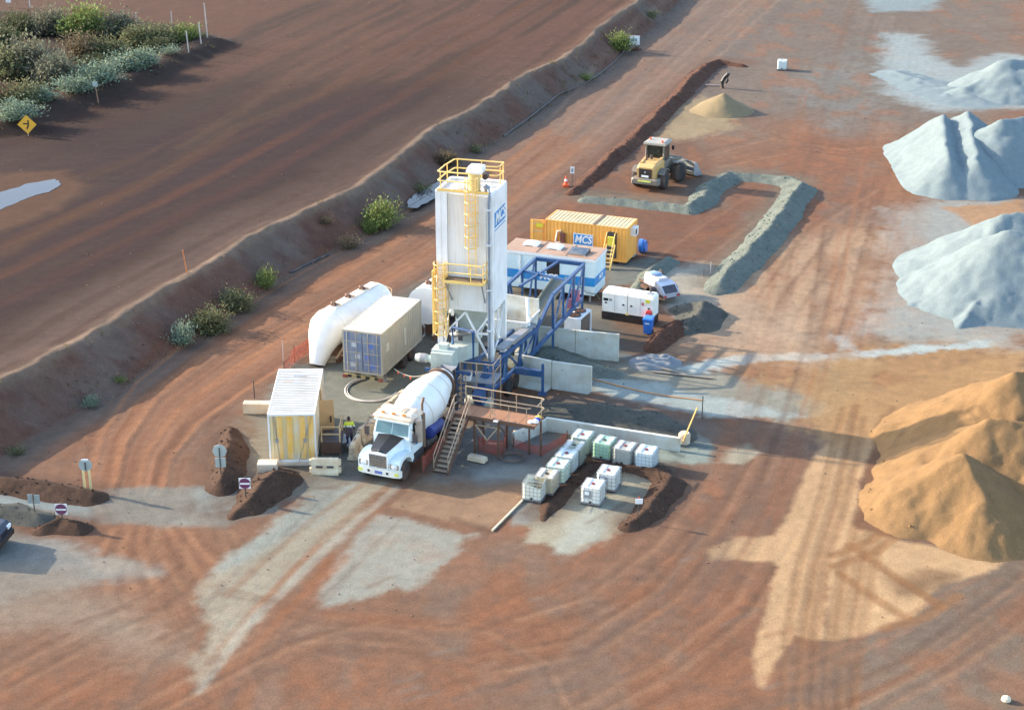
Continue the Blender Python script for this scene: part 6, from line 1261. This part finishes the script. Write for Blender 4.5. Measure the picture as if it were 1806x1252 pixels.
# ================================================================ signs and stakes
sign_back = mat('sign_back', H(178, 192, 190), .4, metal=.4, dust=.15); post_m = mat('dark_post', H(70, 72, 70), .6)
def stake(label, u, v, h, m, name='marker_stake', group=None, lean=(0, 0), wd=.05, z=None):
    p = on(u, v) if z is None else Vector((*G(u, v, z), z)); t = part(name, MB().bar((0, 0, -.2), (lean[0], lean[1], h), wd), m); t.location = p; return tag(t, label, 'stake', group)
wstake = mat('white_stake', H(205, 190, 178), .7, dust=.2); gi = 'white marker stakes on the shrub island'
for u, v, h, lb in ((241, 47, 1.9, 'white marker stake behind the far edge of the shrub island'), (303, 44, 1.5, 'white marker stake beyond the olive shrubs'), (366, 66, 3.6, 'tallest white marker stake at the tip of the island'), (333, 93, 2.2, 'white stake with a red band at the tip of the island'), (355, 78, 2.2, 'leaning white stake between two others at the island tip'), (53, 16, 1.4, 'short pale stake beyond the bright green shrub')):
    stake(lb, u, v, h, wstake, group=gi, lean=(-.12 if h > 2 else 0.02, 0), wd=.11)
stake('orange marker stake on the crest of the batter', 330, 481, 1.55, mat('orange_stake', H(205, 125, 70), .7), lean=(-.18, 0), wd=.07)
for u, v, h, lb in ((449, 702, 1.1, 'dark picket beside the concrete beam'), (500, 642, 1.5, 'pale picket holding the red mesh behind the striped container'), (1238, 738, 1.35, 'dark picket at the end of the gravel ramp'), (1253, 484, .9, 'white picket at the end of the gravel windrow'), (1241, 488, .6, 'short picket near the windrow end')):
    stake(lb, u, v, h, wstake if 'white' in lb or 'pale' in lb else post_m, 'picket', wd=.05, z=0.0 if u < 1300 else None)
stake('yellow pole leaning over the concrete footing', 1205, 772, 1.5, mat('yellow_pole', H(214, 170, 90), .7), 'pole', lean=(.75, .6), wd=.06, z=.5)
def sign(label, u, v, parts_, base_z=None, yaw=0):
    p = on(u, v) if base_z is None else Vector((*G(u, v, base_z), base_z)); t = thing('sign', label, 'sign', p, yaw)
    for nm, mb, m in parts_: part(nm, mb, m, t)
    return t
def disc(r, z, y=-.03, n=24): return MB().lathe((0, y, z), (0, -1, 0), [(0, r), (.02, r)], n)
R45 = Matrix.Translation((0, -.04, 1.0)) @ Matrix.Rotation(R(45), 4, 'Y')
dia = mat('sign_amber', H(224, 165, 45), .5, dust=.1)
t = sign('amber diamond warning sign with a black side road symbol', 50, 240, [('post', MB().bar((0, 0, -.2), (0, 0, 1.5), .07), galv), ('plate', MB(R45).bb(-.58, .58, -.01, .01, -.58, .58), dia)])
for nm, a, b, w_ in (('symbol_stem', (-.04, -.056, .62), (.12, -.056, .95), .12), ('symbol_stem', (.12, -.056, .95), (.12, -.056, 1.38), .12), ('symbol_arm', (.1, -.058, 1.05), (-.32, -.058, 1.08), .12)): part(nm, MB().bar(a, b, .012, w_) if nm == 'symbol_arm' else MB().box(((Vector(a) + Vector(b)) / 2), (w_, .012, (Vector(b) - Vector(a)).length), M=Matrix.Rotation(-math.atan2(b[0] - a[0], b[2] - a[2]) * -1, 3, 'Y')), black_paint, t)
sign('small white sign on a timber post at the island edge', 173, 182, [('post', MB().bar((.05, 0, -.2), (-.1, 0, 1.75), .08), mat('timber', H(150, 112, 85), .8)), ('plate', MB().bb(-.33, .13, -.08, -.05, 1.55, 2.0), sign_back)])
sign('white notice at the far edge of the shrub island', 16, 14, [('post', MB().bar((0, 0, -.2), (0, 0, .9), .08), galv), ('plate', MB().bb(-.3, .3, -.06, -.03, .6, 1.3), white)])
yp = mat('yellow_post', H(226, 208, 150), .6, dust=.1)
sign('back of a round sign on twin yellow posts by the berm', 155, 858, [('post', MB().bar((-.16, 0, -.2), (-.16, 0, .95), .1), yp), ('post', MB().bar((.14, 0, -.2), (.14, 0, .95), .1), yp), ('plate', disc(.34, 1.22, -.02), sign_back), ('bracket', MB().bar((0, -.06, .95), (0, -.06, 1.36), .06), post_m), ('top_plate', MB().bb(-.16, .16, -.07, -.045, 1.46, 1.56), white_clean)], .3)
sign('backs of an octagonal and a square sign on one dark post', 390, 832, [('post', MB().bar((0, -.07, -.2), (0, -.07, 1.38), .05), post_m), ('plate', disc(.37, 1.18, -.01, 8), sign_back), ('lower_plate', MB().bb(-.26, .27, -.04, -.015, .28, .8), sign_back)], .6)
shaded_red = mat('sign_red_shaded', H(104, 44, 84), .5, dust=.1)  # no entry red with the purplish shade mixed into its colour
for u, v, bz, lb in ((433, 869, .5, 'white square sign with a shade-toned red no entry disc near the striped container'), (110, 915, .4, 'white square sign with a shade-toned red no entry disc on the short soil mound')):
    sign(lb, u, v, [('post', MB().bar((0, .02, -.3), (0, .02, .9), .05), post_m), ('plate', MB().bb(-.29, .29, -.03, -.01, .25, .83), white), ('disc', disc(.28, .54, -.032), shaded_red), ('bar', MB().bb(-.25, .25, -.06, -.053, .49, .58), white_clean)], bz)
sign('backs of two pale panels side by side on a thin post', 62, 903, [('post', MB().bar((0, -.05, -.2), (0, -.05, 1.0), .045), post_m), ('panel', MB().bb(-.28, -.04, -.03, -.01, .5, .98), sign_back), ('panel', MB().bb(.04, .30, -.03, -.01, .48, .96), sign_back)], .2)
sign('small white numbered board beside the orange cone', 1009, 322, [('post', MB().bar((0, 0, -.3), (0, 0, .9), .05), post_m), ('plate', MB().bb(-.17, .17, -.05, -.02, .75, 1.3), white), ('marking', MB().bb(-.08, .08, -.056, -.051, .88, 1.16), grey_steel)], .5)
sign('small white board on a dark post in the soil bund', 1125, 912, [('post', MB().bar((-.02, 0, -.2), (.04, 0, 1.0), .045), post_m), ('plate', MB().bb(-.15, .21, -.05, -.025, .75, 1.02), white_clean), ('top_tag', MB().bb(-.02, .06, -.04, -.02, 1.05, 1.12), orange_mat)], .25)
p = on(1118, 88); t = thing('site_board', 'white board with a blue panel on a stand by the batter', 'board', p, -6)
part('plate', MB().bb(-.62, .62, -.04, .02, .55, 1.55), white, t); part('blue_panel', MB().bb(-.32, .3, -.05, -.042, .98, 1.25), mat('pale_teal', H(130, 165, 170), .6), t)
for x in (-.5, .5): part('leg', MB().bar((x, .05, -.1), (x, .02, .6), .07), dark_steel, t)
heap('soil_heap', 'small red heap holding down the white board stand', 'heap', [([(p.x + .2, p.y - .3)], [.42], .5)], m_red, .12, .1, 301)
# black standpipe and loose pipe far in the yard
p = G(1278, 156, 0); t = thing('standpipe', 'black bent standpipe behind the beige sand cone', 'standpipe', (p.x, p.y, 0), 0)
part('pipe', MB().path([(-.25, 0, -.05), (-.25, 0, .7), (-.05, 0, 1.1), (.25, 0, 1.4), (.3, 0, 1.55)], .2, 10), black_paint, t, True); part('hose', MB().path([(.25, 0, 1.3), (.3, 0, .8), (.1, 0, .5)], .1, 8), black_paint, t, True)
p = G(1262, 153, 0); o = part('loose_pipe', MB().tube((-1.0, .3, .09), (.5, -.05, .09), .08, 8), mat('pale_pipe', H(165, 145, 135), .6)); o.location = (p.x, p.y, 0); tag(o, 'pale pipe lying on the dirt beside the black standpipe', 'pipe')
# hose ring under the grey container, drain hose along the toe
c_ = G(655, 688, 0); mb = MB(); mb.path([(c_.x + 1.5 * math.cos(a), c_.y + 1.75 * math.sin(a), .05 + .01 * math.sin(3 * a)) for a in (R(t_) for t_ in range(95, 356, 9))], .05, 8)
tag(part('water_hose', mb, mat('hose_pale', H(205, 200, 188), .6, dust=.3), None, True), 'pale hose lying in a wide loop on the gravel', 'hose')
mb = MB(); mb.path([(c_.x + 1.38 * math.cos(a), c_.y + 1.6 * math.sin(a), .045) for a in (R(t_) for t_ in range(110, 330, 10))], .035, 8); tag(part('water_hose', mb, mat('hose_grey', H(165, 162, 152), .6, dust=.3), None, True), 'thinner grey hose inside the pale loop', 'hose')
pts = [on(u, v, .05) for u, v in ((512, 482), (540, 468), (580, 450))]; mb = MB(); mb.path(pts, .07, 6); tag(part('drain_pipe', mb, mat('pipe_blue_grey', H(34, 40, 48), .5, dust=.3), None, True), 'short blue grey pipe at the foot of the batter', 'pipe')
pts = [on(u, v, .08) for u, v in ((888, 240), (930, 212), (965, 186), (985, 170), (1030, 150), (1060, 130), (1085, 110), (1104, 88))]; mb = MB(); mb.path(pts, .07, 6); tag(part('drain_pipe', mb, mat('pipe_blue_grey', H(34, 40, 48), .5, dust=.3), None, True), 'long blue grey pipe running along the foot of the batter', 'pipe')
mb = MB(); a0 = Vector((-6.75, 86.9, 1.35)); a1 = Vector((-4.5, 84.1, 2.3)); mb.path([a0.lerp(a1, k / 12) - Vector((0, 0, .35 * math.sin(math.pi * k / 12))) for k in range(13)], .018, 5)
rp_ = tag(part('flag_rope', mb, mat('rope', H(185, 180, 165), .8)), 'rope with small orange flags between the grey container and the mixer', 'rope')
for k in (1, 3, 5): pp = a0.lerp(a1, k / 12) - Vector((0, 0, .35 * math.sin(math.pi * k / 12))); part('flag', MB().add([pp, pp + Vector((.14, -.1, 0)), pp + Vector((.06, -.05, -.22))], [(0, 1, 2)]), orange_mat, rp_)
pts = [G3(u, v, .04) for u, v in ((1046, 668), (1090, 680), (1140, 692), (1190, 700), (1240, 706))]; mb = MB(); mb.path(pts, .035, 5); tag(part('orange_cord', mb, mat('cord_orange', H(200, 140, 85), .7), None, True), 'orange cord lying on the pale spill from the wall end', 'cord')
# crumpled tarp and planks by the bay mouth
xx, yy = np.meshgrid(np.linspace(-1.6, 1.6, 30), np.linspace(-1.2, 1.2, 24)); P0 = G(1155, 640, 0)
hh = .18 + .32 * np.abs(fbm(xx * 1.2, yy * 1.4, 401)) + .1 * fbm(xx * 3, yy * 3, 402); dd_ = 1 - (xx / 1.6) ** 2 - (yy / 1.2) ** 2 + .3 * fbm(xx, yy, 403)
me, _u = grid_mesh('crumpled_tarp', xx + P0.x, yy + P0.y, np.where(dd_ > 0, hh * np.sqrt(np.maximum(dd_, 0)) + .03, -.03), mask=dd_ > -.1)
tag(obj('crumpled_tarp', me, mat('tarp_grey', H(104, 112, 118), .6, dust=.35, dustcol=H(150, 140, 120))), 'crumpled blue grey tarp near the mouth of the concrete bay', 'tarp')
for (a, b, lb) in (((1165, 648, .1), (1215, 662, .05), 'grey timber plank lying past the tarp'), ((1150, 655, .08), (1258, 667, .05), 'long thin plank on the pale spill')):
    a, b = G3(*a), G3(*b); tag(part('plank', MB().bar(a, b, .16, .05), mat('grey_timber', H(128, 120, 108), .8)), lb, 'plank')
o = part('stone_block', MB().loft([[Vector((a * .5, b * .22, 0)) for a, b in q], [Vector((a * .48, b * .2, .2)) for a, b in q], [Vector((a * .35 - .1, b * .14, .28)) for a, b in q]]), concrete_warm); p = G(842, 811, .1); o.location = (p.x, p.y, .08); o.rotation_euler = (0, 0, R(-25)); tag(o, 'small pale block lying on the slab', 'block')
o = part('pale_board', MB().bb(-.5, .5, -.2, .2, 0, .04), concrete_warm); p = G(922, 762, .1); o.location = (p.x, p.y, .12); o.rotation_euler = (0, 0, R(10)); tag(o, 'pale board lying by the low wall under the platform', 'board')
c_ = G(903, 807, .1); mb = MB()
for k in range(3): mb.path([(c_.x + (.55 + .06 * k) * math.cos(a), c_.y + (.45 + .05 * k) * math.sin(a), .115 + .03 * k) for a in (R(12 * t_) for t_ in range(30))], .03, 6, closed=True)
tag(part('coiled_hose', mb, mat('hose_dark', H(96, 82, 72), .7, dust=.3), None, True), 'dark coiled hose on the slab near the red mesh', 'hose')
# small silver service trailer behind the generator
p = G(1170, 528, 0); t = thing('service_trailer', 'silver tank trailer with dark mudguards behind the generator', 'trailer', (p.x, p.y, 0), -62)
silver = mat('silver_paint', H(196, 200, 208), .35, metal=.3, dust=.25)
part('tank', MB().loft([[Vector((x, s * .48, z)) for s, z in ((-1, .75), (-1, 1.2), (-.7, 1.45), (.7, 1.45), (1, 1.2), (1, .75))] for x in (-1.7, -.1)]), silver, t, True); part('tank_lid', MB().lathe((-1.0, 0, 1.45), (0, 0, 1), [(0, .4), (.06, .4), (.12, .3)], 18), mat('lid_blue', H(110, 140, 170), .3), t, True)
part('rear_body', MB().prism([(-.1, .45), (-.1, 1.3), (.5, 1.15), (.95, .75), (.95, .45)], -.6, .6, 'Y'), silver, t); part('rear_door', MB().add([(.512, -.5, 1.15), (.512, .5, 1.15), (.955, .5, .76), (.955, -.5, .76)], [(0, 1, 2, 3)]), mat('dark_door', H(60, 62, 72), .4), t)
part('deck', MB().bb(-1.9, .9, -.62, .62, .4, .6), rust, t)
for s in (-1, 1):
    wheel(t, 'wheel', (-.2, s * .8, .38), (0, s, 0), .38, .26, rust)
    arc = [(-.2 + .52 * math.cos(a), .42 + .52 * math.sin(a)) for a in (R(10 + 16 * i) for i in range(11))]; arc2 = [(-.2 + .46 * math.cos(a), .42 + .46 * math.sin(a)) for a in (R(10 + 16 * i) for i in range(11))][::-1]
    part('mudguard', MB().prism(arc + arc2, *sorted((s * .64, s * .98)), 'Y'), dark_steel, t); part('tail_lamp', MB().bb(.93, 1.0, s * .5 - .1, s * .5 + .1, .5, .62), red_paint, t)
part('spare_tyre', MB().lathe((-1.4, .55, 1.15), (.3, 1, 0), [(0, .2), (0, .36), (.08, .42), (.18, .36), (.18, .2)], 18), rubber, t, True); part('drawbar', MB().bar((-1.9, 0, .5), (-3.0, 0, .45), .12), rust, t)

# ================================================================ vegetation
def leaf_mat(name, c):
    m = bpy.data.materials.new(name); m.use_nodes = True; N, L = m.node_tree.nodes, m.node_tree.links; b = N['Principled BSDF']
    g_ = N.new('ShaderNodeNewGeometry'); h = N.new('ShaderNodeHueSaturation'); h.inputs['Color'].default_value = (*c, 1)
    mr = N.new('ShaderNodeMapRange'); mr.inputs[3].default_value = .5; mr.inputs[4].default_value = 1.25; L.new(g_.outputs['Random Per Island'], mr.inputs[0]); L.new(mr.outputs[0], h.inputs['Value'])
    m2 = N.new('ShaderNodeMapRange'); m2.inputs[3].default_value = .47; m2.inputs[4].default_value = .53; L.new(g_.outputs['Random Per Island'], m2.inputs[0]); L.new(m2.outputs[0], h.inputs['Hue'])
    L.new(h.outputs[0], b.inputs['Base Color']); b.inputs['Roughness'].default_value = .7
    b.inputs['Specular IOR Level'].default_value = .2
    tl = N.new('ShaderNodeBsdfTranslucent'); L.new(h.outputs[0], tl.inputs[0]); mx_ = N.new('ShaderNodeMixShader'); mx_.inputs[0].default_value = .3; L.new(b.outputs[0], mx_.inputs[1]); L.new(tl.outputs[0], mx_.inputs[2]); L.new(mx_.outputs[0], N['Material Output'].inputs[0]); return m
bark = mat('bark', H(88, 70, 56), .9, dust=.2)
LM = {'olive': leaf_mat('leaf_olive', H(112, 114, 80)), 'green': leaf_mat('leaf_green', H(120, 132, 74)), 'blue': leaf_mat('leaf_blue_green', H(128, 144, 122)), 'grey': leaf_mat('leaf_grey', H(114, 114, 94)), 'brown': leaf_mat('leaf_brown', H(112, 98, 76)), 'dark': leaf_mat('leaf_dark', H(88, 92, 64))}
def shrub_mesh(seed, nb=70, nl=46, spiky=False):
    rg = random.Random(seed); vs_, fs_ = [], []; sv = MB()
    heads = [rg.uniform(0, 6.28) for _ in range(7)]
    for k in range(nb):
        a = rg.choice(heads) + rg.gauss(0, .5); el = rg.uniform(.25, 1.45) if not spiky else rg.uniform(.5, 1.5); ln = rg.uniform(.55, 1.0) * (.75 + .25 * math.sin(3 * a + seed))
        d = Vector((math.cos(a) * math.cos(el), math.sin(a) * math.cos(el), math.sin(el))); b0 = Vector((rg.gauss(0, .12), rg.gauss(0, .12), 0)); tip = b0 + Vector((d.x * ln * .72, d.y * ln * .72, d.z * ln * .95))
        if k % 2 == 0: sv.tube(b0 - Vector((0, 0, .06)), tip, .012, 4, .004, False)
        for j in range(nl):
            t = rg.uniform(.25, 1.0) ** .7; sp_ = .05 + .09 * t; p = b0.lerp(tip, t) + Vector((rg.gauss(0, sp_), rg.gauss(0, sp_), rg.gauss(0, sp_ * .7) - .04 * t * t))
            if p.z < .02: p.z = rg.uniform(.02, .1)
            L_ = rg.uniform(.045, .10) * (1.7 if spiky else 1.0); wd = L_ * (.13 if spiky else .26)
            up = (d * .8 + Vector((rg.uniform(-.9, .9), rg.uniform(-.9, .9), rg.uniform(-.5, .9)))).normalized(); si = up.cross(Vector((rg.uniform(-1, 1), rg.uniform(-1, 1), rg.uniform(-1, 1)))).normalized()
            o = len(vs_); vs_ += [p - si * wd * .3, p + up * L_ * .5 - si * wd, p + up * L_, p + up * L_ * .5 + si * wd]; fs_.append((o, o + 1, o + 2, o + 3))
    cm = bpy.data.meshes.new('foliage'); cm.from_pydata(vs_, [], fs_); return cm, sv.mesh('stems')
VAR = [shrub_mesh(s, 80, 48) for s in (1, 2, 3, 4)] + [shrub_mesh(9, 46, 30, True), shrub_mesh(10, 40, 26)]
def shrub(label, u, v, wd, ht, kind, var, group):
    p = on(u, v); t = thing('shrub', label, 'shrub', p, random.uniform(0, 360), group); cm, sm = VAR[var]
    cm2 = cm.copy(); cm2.materials.clear(); cm2.materials.append(LM[kind])
    f_ = obj('foliage', cm2, None, t); s_ = obj('stems', sm, bark, t); f_.scale = s_.scale = (wd, wd, ht)
    return t
ISL = [(150, 62, 2.6, 3.6, 'green', 0, 'bright green shrub standing tallest on the island'), (205, 62, 2.2, 2.6, 'grey', 1, 'grey green shrub beside the bright green one'), (88, 60, 2.2, 2.8, 'grey', 2, 'grey shrub left of the bright green shrub beside a stake'), (30, 62, 2.2, 2.4, 'dark', 3, 'dark shrub at the far corner of the island'),
       (58, 132, 3.2, 4.0, 'grey', 0, 'large grey brown shrub in the middle of the island'), (100, 152, 2.4, 3.0, 'grey', 1, 'grey shrub leaning from the largest one'), (12, 140, 2.4, 3.0, 'olive', 2, 'olive shrub at the side of the largest grey one'), (140, 104, 2.2, 2.6, 'brown', 3, 'brownish shrub behind the blue green ones'), (190, 100, 2.4, 2.2, 'olive', 0, 'olive shrub between brown and dark shrubs'),
       (238, 82, 2.4, 2.2, 'olive', 1, 'olive shrub below the white stakes'), (282, 78, 2.2, 2.0, 'olive', 2, 'olive shrub in the strip towards the island tip'), (330, 70, 1.8, 1.7, 'green', 3, 'light green shrub near the island tip'), (275, 92, 1.8, 1.6, 'dark', 0, 'dark low shrub towards the island tip'), (258, 118, 1.9, 1.8, 'blue', 1, 'blue green shrub nearest the island tip'),
       (215, 126, 1.9, 1.7, 'blue', 2, 'blue green shrub in the front row, beside the tip one'), (178, 146, 2.1, 2.0, 'blue', 3, 'round blue green shrub in the front row'), (132, 160, 1.9, 1.5, 'blue', 0, 'low blue green shrub behind the timber sign post'), (70, 180, 1.5, 1.4, 'blue', 1, 'pale blue green shrub below the large grey shrub'), (40, 185, 2.0, 2.0, 'olive', 2, 'olive shrub above the diamond sign'),
       (22, 208, 1.9, 1.5, 'blue', 3, 'blue green shrub right above the diamond sign'), (-8, 190, 2.2, 2.4, 'brown', 0, 'brown shrub cut by the picture edge'), (-5, 90, 2.4, 2.6, 'dark', 1, 'dark shrub deep inside the island'), (165, 125, 1.7, 1.5, 'dark', 2, 'dark shrub behind the front row'), (300, 96, 1.2, 1.0, 'blue', 5, 'small blue green tuft near the red banded stake')]
for u, v, wd, ht, kd, vr, lb in ISL: shrub(lb, u, v, wd * 1.85, ht * 1.3, kd, vr, 'shrubs on the island between the roads')
BAT = [(668, 378, 2.0, 2.7, 'green', 0, 'large yellow green shrub by the puddle on the batter'), (655, 396, 1.0, 1.2, 'green', 1, 'small green shrub at the foot of the large yellow green one'), (612, 398, 1.3, 1.4, 'brown', 5, 'dry brown shrub on the batter'), (370, 540, 1.7, 1.9, 'olive', 2, 'wide olive shrub at the foot of the batter'), (415, 532, 1.6, 1.7, 'olive', 3, 'olive shrub joined to the wide one'), (470, 508, 1.2, 1.7, 'green', 4, 'spiky green shrub with upright leaves'),
       (322, 594, 1.3, 1.9, 'blue', 4, 'spiky silver blue shrub on the batter'), (158, 690, .8, .7, 'blue', 4, 'small pale tuft low on the batter'), (210, 665, .6, .5, 'green', 5, 'tiny green tuft low on the batter'), (785, 292, 1.5, 1.6, 'brown', 1, 'brown olive shrub behind the silo roof'), (742, 325, 1.2, 1.0, 'olive', 5, 'sparse olive shrub beside the puddle'), (838, 268, 1.1, .9, 'olive', 5, 'low olive tuft past the silo'),
       (1090, 88, 1.9, 2.4, 'green', 3, 'green bushy tree beside the white board'), (1033, 106, 1.0, 1.0, 'green', 5, 'small green tuft high on the batter'), (575, 372, .9, .8, 'brown', 5, 'dry tuft on the upper batter'), (20, 742, .8, .6, 'olive', 5, 'low olive tuft at the near end of the batter'), (1150, 22, 1.4, 1.2, 'olive', 5, 'far olive tuft on the batter')]
for u, v, wd, ht, kd, vr, lb in BAT: shrub(lb, u, v, wd * 1.35, ht * 1.05, kd, vr, 'shrubs on the batter')
# dry grass and litter on the batter and the island
rg = random.Random(15); gv, gf = [], []; gx_, gy_ = [], []
for _ in range(420):
    i = rg.randrange(2, len(TOE) - 3); a = Vector(TOE[i]).lerp(Vector(TOE[i + 1]), rg.random()); n_ = (Vector(TOE[i + 1]) - Vector(TOE[i])).normalized(); d_ = rg.choice([rg.uniform(-.4, 1.0), rg.uniform(.2, 3.2)]); gx_.append(a.x - n_.y * d_); gy_.append(a.y + n_.x * d_)
ix = [p[0] for p in ISLE]; iy = [p[1] for p in ISLE]
for _ in range(900): gx_.append(rg.uniform(min(ix), max(ix))); gy_.append(rg.uniform(min(iy), max(iy)))
gx_, gy_ = np.array(gx_), np.array(gy_); keep = (np.arange(len(gx_)) < 420) | (poly_sd(gx_, gy_, ISLE) > -1.0); gx_, gy_ = gx_[keep], gy_[keep]
for x, y, z in zip(gx_, gy_, terrain(gx_, gy_)):
    sz = rg.uniform(.12, .34) * (1 + (y > 140) * .7)
    for _ in range(9):
        a = rg.uniform(0, 6.28); t_ = Vector((math.cos(a) * rg.uniform(.2, .9), math.sin(a) * rg.uniform(.2, .9), 1.0)).normalized() * sz * rg.uniform(.6, 1.1); s_ = Vector((-math.sin(a), math.cos(a), 0)) * sz * .05; b_ = Vector((x + rg.gauss(0, sz * .3), y + rg.gauss(0, sz * .3), z - .02)); o = len(gv)
        gv += [b_ - s_, b_ + s_, b_ + t_]; gf.append((o, o + 1, o + 2))
gm = bpy.data.meshes.new('dry_grass'); gm.from_pydata(gv, [], gf); tag(obj('dry_grass', gm, leaf_mat('leaf_dry', H(118, 104, 74))), 'sparse dry grass on the batter and between shrubs', 'grass', kind='stuff')
# ================================================================ loose stones
rg = random.Random(5); mb = MB()
def stone(p, s):
    M_ = Matrix.Rotation(rg.uniform(0, 6.28), 3, (rg.uniform(-1, 1), rg.uniform(-1, 1), rg.uniform(.1, 1))); v_ = [Vector(p) + M_ @ Vector((x * s * rg.uniform(.7, 1.2), y * s * rg.uniform(.7, 1.2), z * s * rg.uniform(.5, 1.0))) for x, y, z in ((1, 0, 0), (-1, 0, 0), (0, 1, 0), (0, -1, 0), (0, 0, 1), (0, 0, -1))]
    mb.add(v_, [(0, 2, 4), (2, 1, 4), (1, 3, 4), (3, 0, 4), (2, 0, 5), (1, 2, 5), (3, 1, 5), (0, 3, 5)])
sx_, sy_ = np.array([[rg.uniform(-1, 1), rg.uniform(0, 1)] for _ in range(420)]).T; sy_ = 62 + 150 * sy_ ** 1.2; sx_ = sx_ * sy_ * .33; sz_ = terrain(sx_, sy_)
for x, y, z in zip(sx_, sy_, sz_): stone(Vector((x, y, z + .01)), rg.uniform(.02, .05) * (1 + y / 160))
bx_, by_ = [], []
for _ in range(260):
    t_ = rg.random(); i = rg.randrange(3, len(TOE) - 3); a = Vector(TOE[i]).lerp(Vector(TOE[i + 1]), t_); d_ = rg.uniform(-.8, 2.8); n_ = (Vector(TOE[i + 1]) - Vector(TOE[i])).normalized(); bx_.append(a.x - n_.y * d_); by_.append(a.y + n_.x * d_)
for x, y, z in zip(bx_, by_, terrain(np.array(bx_), np.array(by_))): stone(Vector((x, y, z + .02)), rg.uniform(.04, .13))
tag(part('loose_stones', mb, mat('stone', H(96, 74, 62), .9, dust=.4)), 'loose stones scattered over the dirt', 'stones', kind='stuff')
mb = MB(); p = G(1774, 1236, 0); o = part('white_rock', mb.lathe((0, 0, -.02), (0, 0, 1), [(0, .12), (.08, .2), (.2, .17), (.27, .06)], 9), concrete_warm, None, True); o.location = (p.x, p.y, 0); tag(o, 'single white rock on the grey brown dirt', 'rock')
